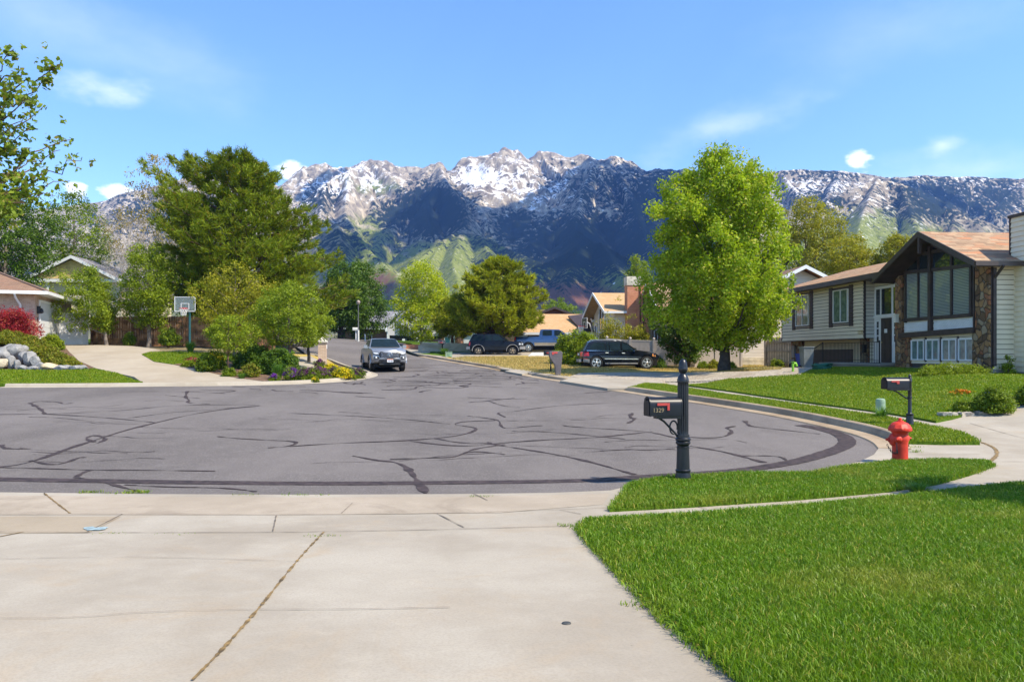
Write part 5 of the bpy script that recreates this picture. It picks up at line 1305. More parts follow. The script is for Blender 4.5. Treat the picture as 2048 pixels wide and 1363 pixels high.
board_fence('wooden_fence', 'grey board fence beside the garage of the split level house', (16.2, 49.5), (19.5, 47.0), 1.9, plain('grey_boards', (.42, .33, .24), .85, var=.2), bw=.16, seed=5)
# long low concrete wall far up the street
a, b = G(832, 706), G(948, 708.5)
wl = thing('retaining_wall', 'low pale concrete wall beside the lawn far up the street', 'wall', (a[0], a[1]+1.5, Z(a[0], a[1]+1.5)))
mb = MB(); L_ = 7.6
mb.prism([(0, 0, -.4), (L_, .7, -.9), (L_, .7, .62), (.5, -.1, .82), (0, 0, .6)], (0, .35, 0)); mb.build('wall_body', m_concrete('old_concrete', (.48, .44, .34), (.60, .55, .43), (.28, .26, .15), .5), wl)
mb = MB(); mb.prism([(.3, -.08, .80), (L_, .68, .62), (L_, .68, .68), (.3, -.08, .87)], (0, .42, 0)); mb.build('wall_coping', MA['cap'], wl)
x, y = G(820, 700); p = thing('brick_planter', 'low red planter of shrubs at the end of the concrete wall', 'planter', (x, y+1, Z(x, y+1)))
mb = MB(); mb.box((-.7, -.3, -.2), (.9, .8, .45)); mb.build('planter_body', MA['brickR'], p); mb = MB(); mb.box((-.62, -.22, .45), (.82, .72, .48)); mb.build('soil', MA['mulch'], p)
# brick gate pillar by the flower bed
x, y = G(645, 733)
pl = thing('brick_pillar', 'square tan brick pillar with stone pyramid cap beside the street', 'pillar', (x, y, Z(x, y)), R(8))
mb = MB(); mb.box((-.22, -.22, -.1), (.22, .22, 1.34)); mb.build('shaft', MA['brickP'], pl)
mb = MB(); mb.box((-.28, -.28, 1.34), (.28, .28, 1.40)); mb.add([(-.28, -.28, 1.4), (.28, -.28, 1.4), (.28, .28, 1.4), (-.28, .28, 1.4), (0, 0, 1.66)], [(0, 1, 4), (1, 2, 4), (2, 3, 4), (3, 0, 4)]); mb.build('pillar_cap', plain('limestone', (.52, .48, .42), .9, var=.12), pl)
mb = MB(); mb.box((.22, -.1, 1.0), (.25, .08, 1.22)); mb.build('number_plate', MA['white'], pl)
# low stone edging by the right-hand drive
x, y = G(1880, 838); e = thing('stone_edging', 'low rough stone garden wall at the lawn corner by the neighbouring driveway', 'wall', (x, y, Z(x, y)))
rg_ = random.Random(4); m_rs = plain('rough_stone', (.40, .35, .29), .9, var=.35, scale=6, bump=.8, bscale=14)
for i in range(6):
    q = MB(); w_ = rg_.uniform(.34, .5); q.box((i*.47, -.15, -.15), (i*.47+w_, .15, .20+rg_.uniform(-.03, .02)))
    bm = bmesh.new(); o = q.build('stone_block', m_rs, e); bm.from_mesh(o.data); bmesh.ops.subdivide_edges(bm, edges=bm.edges, cuts=2, use_grid_fill=True)
    for v in bm.verts: v.co += Vector((rg_.uniform(-.02, .02), rg_.uniform(-.025, .025), rg_.uniform(-.015, .015)))
    bm.to_mesh(o.data); bm.free()
# ================================================================ vehicles
def paint(name, col, rough=0.22, metal=0.3, coat=0.35):
    q = NT(name); q.set(q.mix(q.m('MULTIPLY', q.ramp(q.noise(q.pos(), 1.3, 4), .4, .8), .25), col, tuple(x*0.75+.02 for x in col)), rough, metal, 0.4 if coat > .2 else .2, coat); q.b.inputs['Coat Roughness'].default_value = 0.06
    return q.mat
VM = dict(glass=plain('car_glass', (0.012, 0.022, 0.028), 0.08, var=0.2, spec=0.12, coat=0.0), tyre=plain('tyre_rubber', (0.018, 0.018, 0.018), 0.85, var=.25, scale=9),
    rim=plain('alloy_rim', (0.5, 0.5, 0.5), 0.3, metal=0.8), dark=plain('black_plastic', (0.02, 0.02, 0.021), 0.6), chrome=plain('chrome', (0.65, 0.65, 0.66), 0.15, metal=1.0), well=plain('wheel_well', (0.006, 0.006, 0.006), 0.95),
    red=plain('red_lens', (0.42, 0.02, 0.015), 0.15, coat=.5), lamp=plain('lamp_lens', (0.62, 0.64, 0.66), 0.1, spec=.8, coat=.6), amber=plain('amber_lens', (0.6, 0.25, 0.06), .2, coat=.5), plate=plain('plate_white', (0.75, 0.75, 0.76), .4),
    grey=plain('grey_cladding', (0.30, 0.29, 0.28), .5), tan=plain('tan_paint', (0.33, 0.27, 0.19), .3, coat=.3), orange=plain('plate_orange', (.6, .2, .06), .4), navy=plain('plate_ink', (.03, .04, .12), .4))
def tess2(pts, step=0.16):
    """triangulate an x-z outline with points inside it"""
    n = len(pts); a = np.array(pts); lo_, hi_ = a.min(0), a.max(0)
    gx_, gy_ = np.meshgrid(np.arange(lo_[0]+.04, hi_[0], step), np.arange(lo_[1]+.03, hi_[1], step)); gx_ = gx_.ravel(); gy_ = gy_.ravel()
    k = inside(a, gx_, gy_); r = delaunay_2d_cdt([Vector(p) for p in pts]+[Vector((x, y)) for x, y in zip(gx_[k], gy_[k])], [], [list(range(n))], 1, 1e-5)
    return [tuple(v) for v in r[0]], [tuple(f) for f in r[2]]
def pillow(mb, prof, hw, bulge, nseg=8, mi=0, caps=True):
    """body from a side outline: sides follow hw(x,z), ends bow by bulge(x,z,t)"""
    n = len(prof); rows = []
    for x, z in prof:
        h = hw(x, z); r = []
        for j in range(nseg+1):
            t = -1+2*j/nseg; t = math.sin(t*math.pi/2)*0.6+t*0.4
            dx, dz = bulge(x, z, t); r.append((x+dx, t*h, z+dz))
        rows.append(r)
    vs = [p for r in rows for p in r]; m = nseg+1
    mb.add(vs, [(i*m+j, i*m+j+1, ((i+1) % n)*m+j+1, ((i+1) % n)*m+j) for i in range(n) for j in range(nseg)], mi)
    if caps:
        v2, fs = tess2(prof)
        for s in (-1, 1):
            q = []
            for x, z in v2:
                dx, dz = bulge(x, z, s); q.append((x+dx, s*hw(x, z), z+dz))
            mb.add(q, [f if s < 0 else f[::-1] for f in fs], mi)
def arch(cx, r, z0, n=9, rev=True):
    a0 = math.asin(max(-1, min(1, (z0-WZ[0])/r))); a = np.linspace(math.pi-a0, a0, n)
    return [(cx+r*math.cos(t), WZ[0]+r*math.sin(t)) for t in a]
WZ = [0.39]
def wheel(par, x, y, r, w, rim_r, spokes, side, mats=None):
    mb = MB(); q = mb.lathe
    q([(rim_r, -w/2), (r*.93, -w/2), (r, -w/2+.03), (r, w/2-.03), (r*.93, w/2), (rim_r, w/2)], (x, y, r), 28, ax=(0, 1, 0))
    wh = mb.build('wheel', VM['tyre'], par, auto=40)
    m = MB(); s = side; yo = y+s*(w/2-.02)
    m.lathe([(rim_r, 0), (rim_r, .025), (rim_r*.9, .025), (rim_r*.88, -.04), (.0, -.04)], (x, yo, r), 28, ax=(0, s, 0), smooth=False)
    for k in range(spokes):
        a = 2*math.pi*k/spokes+.2
        for d in (-.16, .16):
            m.bar((x+.06*math.cos(a), yo+s*.02, r+.06*math.sin(a)), (x+rim_r*.93*math.cos(a+d), yo+s*.015, r+rim_r*.93*math.sin(a+d)), .05 if spokes < 6 else .035, .03, up=(0, 1, 0))
    m.lathe([(.07, 0), (.07, .035), (.0, .045)], (x, yo, r), 14, ax=(0, s, 0))
    m.build('rim', mats or VM['rim'], wh); return wh
def side_panel(mb, pts, hw, bulge, off=.008, mi=0, sides=(-1, 1), step=.15):
    v2, fs = tess2(pts, step)
    for s in sides:
        q = []
        for x, z in v2:
            dx, dz = bulge(x, z, s); q.append((x+dx, s*(hw(x, z)+off), z+dz))
        mb.add(q, [f if s < 0 else f[::-1] for f in fs], mi)
def vehicle(name, label, loc, rot, spec):
    e = thing(name, label, spec['cat'], loc, R(rot)); S_ = spec; pm_ = S_['paint']; WZ[0] = S_['wr']
    hw, bulge, chw = S_['hw'], S_['bulge'], S_['chw']
    mb = MB(); pillow(mb, S_['body'], hw, bulge); body = mb.build('body', pm_, e, auto=32)
    bv = body.modifiers.new('bevel', 'BEVEL'); bv.width = .025; bv.segments = 2; bv.limit_method = 'ANGLE'; bv.angle_limit = R(50)
    # dark underside and wells
    mb = MB(); x0, x1 = S_['under']; mb.box((x0, -S_['W']*.43, S_['wr']*.55), (x1, S_['W']*.43, S_['wr']*1.6)); 
    for ax in S_['axles']: mb.box((ax-S_['wr']*1.25, -S_['W']*.46, S_['wr']*.9), (ax+S_['wr']*1.25, S_['W']*.46, S_['wr']*2.25))
    mb.build('underbody', VM['well'], e)
    if S_.get('cabin'):
        mb = MB(); pillow(mb, S_['cabin'], chw, S_['cbulge']); c = mb.build('cabin', pm_, e, auto=32)
        bv = c.modifiers.new('bevel', 'BEVEL'); bv.width = .04; bv.segments = 3; bv.limit_method = 'ANGLE'; bv.angle_limit = R(28)
    for w_ in S_['windows']:
        for s in (-1, 1):
            mb = MB(); side_panel(mb, w_, chw, S_['cbulge'], .012, sides=(s,)); mb.build('side_window', VM['glass'], e)
    for nm, a, b, m_ in S_['screens']:       # windscreen and rear glass between two x-z points
        mb = MB(); n_ = 8; vs = []; a = Vector((a[0], a[1])); b = Vector((b[0], b[1])); nn = Vector((-(b-a).y, (b-a).x)).normalized()*.032*(1 if m_ > 0 else -1)
        for k in range(6):
            p = a.lerp(b, k/5)
            for j in range(n_+1):
                t = (-1+2*j/n_); h = chw(p.x, p.y)*.93; dx, dz = S_['cbulge'](p.x, p.y, t*.93); vs.append((p.x+dx+nn.x, t*h, p.y+dz+nn.y))
        mb.add(vs, [(k*(n_+1)+j, k*(n_+1)+j+1, (k+1)*(n_+1)+j+1, (k+1)*(n_+1)+j) for k in range(5) for j in range(n_)], 0, True); mb.build(nm, VM['glass'], e)
    for ax in S_['axles']:
        for s in (-1, 1): wheel(e, ax, s*(S_['W']/2-.14), S_['wr'], .25, S_['wr']*S_['rimf'], S_['spokes'], s, S_.get('rim'))
    # mirrors, door seams and handles
    mx, mz = S_['mirror']
    for s in (-1, 1):
        mb = MB(); h = hw(mx, mz)
        mb.bar((mx, s*(h-.05), mz+.02), (mx-.02, s*(h+.1), mz+.05), .05, .05); mb.prism([(mx+.06, s*(h+.06), mz-.03), (mx+.06, s*(h+.27), mz-.01), (mx+.06, s*(h+.27), mz+.15), (mx+.06, s*(h+.08), mz+.16)], (-.11, 0, 0))
        mb.build('mirror', S_.get('mirmat', pm_), e)
    mb = MB()
    for pts in S_['seams']:
        for s in (-1, 1):
            for p, q in zip(pts, pts[1:]): mb.bar((p[0], s*(hw(*p)+.001), p[1]), (q[0], s*(hw(*q)+.001), q[1]), .012, .006, up=(0, 1, 0))
    if S_['seams']: tag(mb.build('door_seam', VM['dark'], e))
    for hx, hz in S_['handles']:
        for s in (-1, 1):
            mb = MB(); h = hw(hx, hz); mb.bar((hx-.09, s*(h+.025), hz), (hx+.09, s*(h+.025), hz), .035, .03, up=(0, 1, 0)); mb.build('door_handle', S_.get('hmat', pm_), e)
    return e, body
def lin(x, pts):
    return float(np.interp(x, [p[0] for p in pts], [p[1] for p in pts]))
# ---------------------------------------------------------------- silver pickup coming down the street (front towards us)
def t_hw(x, z):
    w = lin(x, [(-2.7, .86), (-2.5, .92), (0, .945), (1.9, .94), (2.3, .93), (2.62, .88)])
    return w - .10*max(0, (z-1.0)/.3)**2*.5 - (.03 if z < .55 else 0)
def t_b(x, z, t): return ((-.20*abs(t)**2.6 if x > 1.9 else (.06*abs(t)**3 if x < -2.4 else 0))*min(1, max(0, (abs(x)-1.9)/.6)), .035*(1-t*t) if z > 1.05 else 0)
WZ[0] = .39
t_body = [(-2.66, .62), (-2.6, .50), (-2.15, .46)] + arch(-1.62, .50, .46) + [(-1.05, .46), (1.05, .46)] + arch(1.62, .50, .46) + [(2.2, .50), (2.45, .44), (2.62, .52), (2.66, .66), (2.64, .84), (2.60, 1.0), (2.52, 1.10), (2.40, 1.145), (1.9, 1.20), (1.2, 1.255), (1.0, 1.26), (-1.2, 1.26), (-2.6, 1.25), (-2.68, 1.2), (-2.68, .8)]
def t_cw(x, z): return lin(z, [(1.2, .90), (1.3, .875), (1.72, .70), (1.8, .64)])
def t_cb(x, z, t): return (-.10*t*t if x > .3 else (.03*t*t if x < -1 else 0), .03*(1-t*t) if z > 1.7 else 0)
T = dict(cat='pickup truck', paint=paint('silver_paint', (0.27, 0.285, 0.31), .3, .45), W=1.9, wr=.39, axles=(-1.62, 1.62), rimf=.6, spokes=6, under=(-2.4, 2.3), hw=t_hw, bulge=t_b, chw=t_cw, cbulge=t_cb, body=t_body,
    cabin=[(1.28, 1.24), (1.2, 1.27), (.62, 1.66), (.42, 1.745), (.1, 1.775), (-.75, 1.77), (-.98, 1.74), (-1.12, 1.6), (-1.2, 1.24)],
    windows=[[(1.0, 1.30), (.55, 1.62), (.38, 1.68), (.12, 1.69), (.12, 1.30)], [(.0, 1.30), (.0, 1.69), (-.75, 1.68), (-.9, 1.6), (-.95, 1.30)]],
    screens=[('windscreen', (1.16, 1.305), (.52, 1.715), -1)], mirror=(.88, 1.27), handles=[(.15, 1.12), (-.85, 1.12)],
    seams=[[(1.05, .52), (1.05, 1.24)], [(.06, .52), (.06, 1.24)], [(-.98, .9), (-.98, 1.24)], [(-1.22, .5), (-1.22, 1.24)]])
tx, ty = G(778, 744.5)
ta = -72
e, body = vehicle('pickup_truck', 'silver crew cab pickup truck facing down the street with dark grille', (tx-.75, ty+2.45, Z(tx, ty+1.2)), ta, T)
def front(x, y, z): return (x + t_b(x, z, y/t_hw(x, z))[0], y, z)
def fpoly(mb, pts, depth=.03, mi=0):
    """plate set into the nose along its bow; pts are (y, z) with nose depth from the outline"""
    nose = lambda z: lin(z, [(.44, 2.45), (.52, 2.62), (.66, 2.66), (.84, 2.64), (1.0, 2.60), (1.1, 2.52), (1.145, 2.40)])
    v2, fs = tess2(pts, .12); q = [front(nose(z), y, z) for y, z in v2]
    mb.add([(x+depth, y, z) for x, y, z in q], fs, mi)
def mir(pts): return [(-a, b) for a, b in pts][::-1]
mb = MB(); fpoly(mb, [(-.56, .80), (-.48, .70), (.48, .70), (.56, .80), (.60, .93), (.50, 1.055), (-.50, 1.055), (-.60, .93)], .022); gr = mb.build('grille', plain('grille_black', (.012, .012, .013), .4), e)
mb = MB()
for k in range(-6, 7):
    for s in (-1, 1):
        y0_, y1_ = k*.085-.09*s*1.0, k*.085+.09*s*1.0
        y0_, y1_ = max(-.46, min(.46, y0_)), max(-.46, min(.46, y1_))
        p, q_ = front(2.645, y0_, .75), front(2.61, y1_, 1.0)
        mb.bar((p[0]+.03, p[1], p[2]), (q_[0]+.03, q_[1], q_[2]), .014, .012, up=(1, 0, 0))
mb.build('grille_mesh', plain('mesh_grey', (.16, .16, .17), .35, metal=.5), gr)
mb = MB()      # emblem: three ovals
def oval(mb, a, b, cy, cz, w, n=22):
    pts = [(2.675, cy+a*math.cos(t), cz+b*math.sin(t)) for t in np.linspace(0, 2*math.pi, n)]
    mb.tube(pts, w, 6, cap=False)
oval(mb, .125, .085, 0, .885, .013); oval(mb, .042, .082, 0, .886, .010); oval(mb, .095, .032, 0, .925, .010); mb.build('emblem', VM['chrome'], gr)
mb = MB(); fpoly(mb, [(-.56, .70), (-.47, .66), (.47, .66), (.56, .70), (.48, .725), (-.48, .725)], .03); mb.build('bumper_bar', T['paint'], e)
for s in (1, -1):
    P_ = [(.55, .89), (.62, .86), (.86, .90), (.87, 1.02), (.60, 1.01)]; P_ = P_ if s > 0 else mir(P_)
    mb = MB(); fpoly(mb, P_, .018); hl = mb.build('headlight', VM['dark'], e)
    P_ = [(.58, .93), (.70, .92), (.84, .95), (.85, 1.01), (.62, .995)]; P_ = P_ if s > 0 else mir(P_); mb = MB(); fpoly(mb, P_, .026); mb.build('lens', VM['lamp'], hl)
    P_ = [(.55, .70), (.62, .66), (.80, .67), (.83, .79), (.60, .79)]; P_ = P_ if s > 0 else mir(P_); mb = MB(); fpoly(mb, P_, .02); fg = mb.build('fog_lamp', VM['dark'], e)
    c_ = front(2.65, s*.72, .73); mb = MB(); mb.lathe([(.055, 0), (.055, .02), (.0, .028)], (c_[0]+.02, c_[1], c_[2]), 14, ax=(1, 0, 0)); mb.build('lens', VM['lamp'], fg)
mb = MB(); fpoly(mb, [(-.62, .46), (.62, .46), (.58, .60), (.50, .62), (-.50, .62), (-.58, .60)], .03); mb.box((2.2, -.55, .36), (2.56, .55, .46)); mb.build('front_valance', VM['dark'], e)
mb = MB(); mb.box((2.69, -.16, .50), (2.705, .16, .66)); mb.box((2.705, -.16, .625), (2.708, .16, .66), 1); pl_ = mb.build('licence_plate', [VM['plate'], VM['orange']], e)
mb = MB()
for k, (dy, w_) in enumerate(((-.11, .03), (-.07, .02), (-.03, .03), (.03, .035), (.075, .03), (.115, .02))): mb.box((2.705, dy-w_/2, .53), (2.708, dy+w_/2, .60))
mb.build('plate_mark', VM['navy'], pl_)
mb = MB(); mb.box((.72, -.42, 1.27), (.98, -.08, 1.285)); mb.build('dash_paper', VM['plate'], e)
for s in (1, -1):
    mb = MB()
    for ax in (-1.62, 1.62):
        pts = [(ax+.53*math.cos(t), s*(t_hw(ax, .6)+.02), .39+.53*math.sin(t)) for t in np.linspace(.1, math.pi-.1, 12)]
        for p, q_ in zip(pts, pts[1:]): mb.bar(p, q_, .05, .06, up=(0, 1, 0))
    mb.build('fender_flare', T['paint'], e)
# ---------------------------------------------------------------- black luxury SUV on the dry lawn
def suv_hw(x, z):
    w = lin(x, [(-2.5, .80), (-2.2, .92), (-1.5, .96), (1.6, .96), (2.2, .88), (2.5, .70)]); return w - .06*max(0, (z-.85)/.2) - (.03 if z < .45 else 0)
def suv_b(x, z, t): return ((-.22*abs(t)**2.4 if x > 0 else .16*abs(t)**2.4)*min(1, max(0, (abs(x)-1.7)/.6)), .05*(1-t*t) if z > .95 else 0)
WZ[0] = .40
s_body = [(-2.46, .60), (-2.42, .42), (-2.0, .36)] + arch(-1.52, .46, .36) + [(-1.0, .33), (1.0, .33)] + arch(1.55, .46, .36) + [(2.1, .36), (2.40, .42), (2.50, .60), (2.48, .80), (2.36, .92), (1.9, 1.03), (1.3, 1.10), (1.15, 1.12), (-2.3, 1.14), (-2.44, 1.0), (-2.48, .8)]
def s_cw(x, z): return lin(z, [(1.05, .905), (1.15, .89), (1.65, .72), (1.76, .64)])
def s_cb(x, z, t): return (-.14*t*t if x > .5 else (.10*t*t if x < -1.8 else 0), .03*(1-t*t) if z > 1.6 else 0)
SV = dict(cat='suv', paint=paint('black_blue_paint', (0.003, 0.005, 0.010), .22, 0), W=1.92, wr=.40, axles=(-1.52, 1.55), rimf=.68, spokes=5, under=(-2.2, 2.2), hw=suv_hw, bulge=suv_b, chw=s_cw, cbulge=s_cb, body=s_body,
    cabin=[(1.25, 1.08), (1.15, 1.12), (.35, 1.60), (.1, 1.69), (-.5, 1.73), (-1.5, 1.73), (-1.95, 1.68), (-2.08, 1.6), (-2.36, 1.12), (-2.36, 1.08)],
    windows=[[(.95, 1.17), (.30, 1.56), (.06, 1.61), (.06, 1.17)], [(-.06, 1.17), (-.06, 1.62), (-.55, 1.64), (-.70, 1.64), (-.70, 1.17)], [(-.76, 1.17), (-.76, 1.64), (-.9, 1.64), (-.9, 1.17)], [(-1.0, 1.17), (-1.0, 1.64), (-1.6, 1.62), (-1.98, 1.42), (-2.04, 1.2), (-1.9, 1.17)]],
    screens=[('windscreen', (1.08, 1.17), (.36, 1.59), -1), ('rear_window', (-2.3, 1.2), (-2.08, 1.6), -1)], mirror=(.82, 1.13), handles=[(.12, .98), (-.88, 1.0)], hmat=VM['chrome'], mirmat=None,
    seams=[[(1.02, .45), (1.0, 1.08)], [(0.0, .4), (0.0, 1.12)], [(-1.0, .6), (-.96, 1.12)]])
SV['mirmat'] = SV['paint']
def suv_trim(e, S_):
    hw, bl = S_['hw'], S_['bulge']
    for s in (-1, 1):
        mb = MB(); side_panel(mb, [(-1.02, .62), (1.02, .60), (1.02, .635), (-1.02, .655)], hw, bl, .012, sides=(s,)); mb.build('side_moulding', VM['chrome'], e)
        mb = MB(); side_panel(mb, [(-2.2, 1.118), (1.05, 1.112), (1.05, 1.135), (-2.2, 1.142)], S_['chw'], S_['cbulge'], .02, sides=(s,)); mb.build('window_trim', VM['chrome'], e)
        mb = MB(); side_panel(mb, [(-1.0, .33), (1.0, .33), (1.0, .39), (-1.0, .39)], hw, bl, .03, sides=(s,)); mb.build('running_board', VM['grey'], e)
        mb = MB(); mb.tube([(-1.75, s*.64, 1.72), (-1.65, s*.64, 1.79), (-.2, s*.66, 1.79), (.05, s*.66, 1.72)], .022, 6); mb.build('roof_rail', VM['rim'], e)
        mb = MB(); q = [(-2.44, .78), (-2.06, .80), (-2.10, 1.06), (-2.36, 1.08), (-2.44, 1.0)]; side_panel(mb, q, hw, bl, .012, sides=(s,)); mb.box((-2.47, s*.60, .80), (-2.30, s*.80, 1.05)); mb.build('tail_light', VM['red'], e)
        mb = MB(); side_panel(mb, [(2.0, .78), (2.34, .76), (2.33, .86), (2.02, .95)], hw, bl, .012, sides=(s,)); mb.build('headlight', VM['amber'] if s < 0 else VM['lamp'], e)
        mb = MB(); side_panel(mb, [(-2.46, .44), (-2.02, .40), (-2.02, .60), (-2.47, .62)], hw, bl, .015, sides=(s,)); mb.build('bumper_corner', VM['grey'], e)
        mb = MB(); side_panel(mb, [(-2.44, .63), (-2.2, .63), (-2.2, .68), (-2.44, .68)], hw, bl, .018, sides=(s,)); mb.build('reflector', VM['red'], e)
    mb = MB(); mb.box((-2.52, -.72, .44), (-2.40, .72, .62)); mb.build('rear_bumper', VM['grey'], e)
    mb = MB(); mb.box((-2.50, -.3, .84), (-2.46, .3, .98)); mb.box((-2.50, -.45, 1.0), (-2.45, .45, 1.04), 1); mb.build('licence_plate', [VM['plate'], VM['chrome']], e)
sx_, sy_ = G(1240, 736)
sa = 3
e, _ = vehicle('parked_suv', 'shiny black suv with silver five spoke wheels parked on the dry lawn', ((1237-CX)/F*45.2, 45.2, Z(6.2, 45.0)), sa, SV); suv_trim(e, SV)
sc_ = (1318-1155)/F*45.0/5.0; e.scale = (sc_, sc_, sc_); print('SUV', sx_, sy_, sc_)
# ---------------------------------------------------------------- older dark SUV with grey cladding
def b_hw(x, z):
    w = lin(x, [(-2.2, .80), (-1.9, .86), (1.6, .87), (2.1, .80), (2.2, .70)]); return w - .04*max(0, (z-.85)/.2)
def b_b(x, z, t): return ((-.12*abs(t)**2.4 if x > 0 else .08*abs(t)**2.4)*min(1, max(0, (abs(x)-1.6)/.5)), .03*(1-t*t) if z > .98 else 0)
WZ[0] = .36
b_body = [(-2.16, .66), (-2.1, .48), (-1.8, .44)] + arch(-1.30, .44, .44) + [(-.8, .42), (.8, .42)] + arch(1.36, .44, .44) + [(1.9, .46), (2.12, .50), (2.16, .72), (2.13, .95), (2.0, 1.03), (1.2, 1.08), (1.0, 1.10), (-2.08, 1.10), (-2.14, .9)]
def b_cw(x, z): return lin(z, [(1.0, .84), (1.1, .83), (1.6, .70), (1.7, .62)])
def b_cb(x, z, t): return (-.08*t*t if x > .3 else (.05*t*t if x < -1.6 else 0), .02*(1-t*t) if z > 1.5 else 0)
BZ = dict(cat='suv', paint=paint('dark_navy_paint', (0.004, 0.006, 0.013), .4, 0, .12), W=1.74, wr=.36, axles=(-1.30, 1.36), rimf=.62, spokes=5, under=(-1.9, 1.9), hw=b_hw, bulge=b_b, chw=b_cw, cbulge=b_cb, body=b_body,
    cabin=[(1.1, 1.05), (1.0, 1.09), (.42, 1.55), (.2, 1.64), (-1.4, 1.66), (-1.75, 1.62), (-2.06, 1.1), (-2.06, 1.05)],
    windows=[[(.82, 1.14), (.36, 1.52), (.2, 1.57), (-.15, 1.58), (-.15, 1.14)], [(-.25, 1.14), (-.25, 1.58), (-.8, 1.58), (-.8, 1.14)], [(-.92, 1.14), (-.92, 1.58), (-1.62, 1.55), (-1.9, 1.16), (-1.8, 1.14)]],
    screens=[('windscreen', (.96, 1.14), (.44, 1.54), -1), ('rear_window', (-2.02, 1.16), (-1.78, 1.58), -1)], mirror=(.72, 1.12), handles=[(-.05, .95)], seams=[[(.9, .5), (.88, 1.08)], [(-.2, .5), (-.2, 1.1)]], rim=plain('bronze_rim', (.35, .28, .2), .4, metal=.6))
bx_, by_ = (992-CX)/F*60.5, 59.6
e, _ = vehicle('parked_suv', 'older dark navy suv with grey wheel arches in front of the blue pickup', (bx_, by_+.9, Z(bx_, by_+.9)), -4, BZ)
for s in (-1, 1):
    for ax in (-1.30, 1.36):
        mb = MB(); pts = [(ax+.47*math.cos(t), s*(b_hw(ax, .6)+.015), .36+.47*math.sin(t)) for t in np.linspace(-.05, math.pi+.05, 14)]
        for p, q_ in zip(pts, pts[1:]): mb.bar(p, q_, .04, .09, up=(0, 1, 0))
        mb.build('fender_flare', VM['grey'], e)
    mb = MB(); side_panel(mb, [(1.92, .80), (2.1, .80), (2.1, .93), (1.92, .94)], b_hw, b_b, .012, sides=(s,)); mb.box((2.02, s*.45, .80), (2.15, s*.70, .93)); mb.build('headlight', VM['lamp'], e)
    mb = MB(); side_panel(mb, [(-2.12, .75), (-1.98, .75), (-1.98, 1.05), (-2.1, 1.05)], b_hw, b_b, .012, sides=(s,)); mb.build('tail_light', VM['red'], e)
mb = MB(); mb.box((1.9, -.84, .47), (2.24, .84, .70)); mb.build('front_bumper', VM['grey'], e)
mb = MB(); mb.box((-2.24, -.84, .47), (-1.95, .84, .68)); mb.build('rear_bumper', VM['grey'], e)
mb = MB(); mb.box((2.13, -.42, .76), (2.17, .42, .94)); mb.build('grille', VM['dark'], e)
# ---------------------------------------------------------------- blue two-tone pickup behind the bush
def p_hw(x, z): return lin(x, [(-3.1, .92), (-2.9, .98), (2.4, .98), (2.9, .93), (3.0, .85)]) - .05*max(0, (z-1.1)/.25)
def p_b(x, z, t): return (-.10*abs(t)**2.6*min(1, max(0, (x-2.2)/.6)) if x > 0 else 0, .03*(1-t*t) if z > 1.2 and x > 0 else 0)
WZ[0] = .41
p_body = [(-3.08, .7), (-3.0, .58), (-2.45, .56)] + arch(-1.92, .50, .56) + [(-1.35, .56), (1.35, .56)] + arch(1.95, .50, .56) + [(2.6, .58), (2.95, .60), (3.0, .9), (2.95, 1.2), (2.8, 1.26), (1.65, 1.34), (1.4, 1.36), (-1.0, 1.36), (-1.02, 1.33), (-3.06, 1.33), (-3.1, 1.0)]
def p_cw(x, z): return lin(z, [(1.3, .94), (1.4, .92), (1.85, .80), (1.95, .72)])
def p_cb(x, z, t): return (-.08*t*t if x > .8 else 0, .02*(1-t*t) if z > 1.8 else 0)
BP = dict(cat='pickup truck', paint=paint('blue_paint', (0.035, 0.085, 0.22), .25, .3), W=1.98, wr=.41, axles=(-1.92, 1.95), rimf=.62, spokes=8, under=(-2.8, 2.6), hw=p_hw, bulge=p_b, chw=p_cw, cbulge=p_cb, body=p_body,
    cabin=[(1.6, 1.32), (1.45, 1.37), (.85, 1.84), (.65, 1.93), (-.75, 1.95), (-.92, 1.90), (-1.0, 1.5), (-1.02, 1.32)],
    windows=[[(1.2, 1.42), (.78, 1.80), (.62, 1.85), (.25, 1.86), (.25, 1.42)], [(.05, 1.42), (.05, 1.86), (-.65, 1.86), (-.72, 1.8), (-.72, 1.42)]],
    screens=[('windscreen', (1.40, 1.41), (.9, 1.82), -1), ('rear_window', (-1.02, 1.45), (-.95, 1.84), -1)], mirror=(1.02, 1.4), mirmat=VM['dark'], handles=[(.3, 1.22), (-.75, 1.22)], seams=[[(1.25, .6), (1.25, 1.34)], [(.15, .6), (.15, 1.34)], [(-.95, .6), (-.95, 1.34)]])
bx_, by_ = G(1103, 705.5)
e, _ = vehicle('pickup_truck', 'blue and tan crew cab pickup truck parked behind the round hedge', (bx_, by_+.6, Z(bx_, by_+.6)), -2, BP)
for s in (-1, 1):
    mb = MB(); side_panel(mb, [(-3.05, .58), (-2.47, .58), (-2.4, .82), (-3.08, .84)], p_hw, p_b, .01, sides=(s,)); side_panel(mb, [(-1.38, .58), (1.38, .58), (1.42, .82), (-1.42, .82)], p_hw, p_b, .01, sides=(s,)); side_panel(mb, [(2.48, .60), (2.95, .62), (2.98, .82), (2.45, .82)], p_hw, p_b, .01, sides=(s,)); mb.build('lower_panel', VM['tan'], e)
    mb = MB(); side_panel(mb, [(-3.08, 1.0), (-2.96, 1.0), (-2.96, 1.28), (-3.07, 1.28)], p_hw, p_b, .012, sides=(s,)); mb.build('tail_light', VM['red'], e)
    mb = MB(); side_panel(mb, [(2.7, 1.0), (2.94, 1.0), (2.92, 1.2), (2.72, 1.22)], p_hw, p_b, .012, sides=(s,)); mb.build('headlight', VM['lamp'], e)
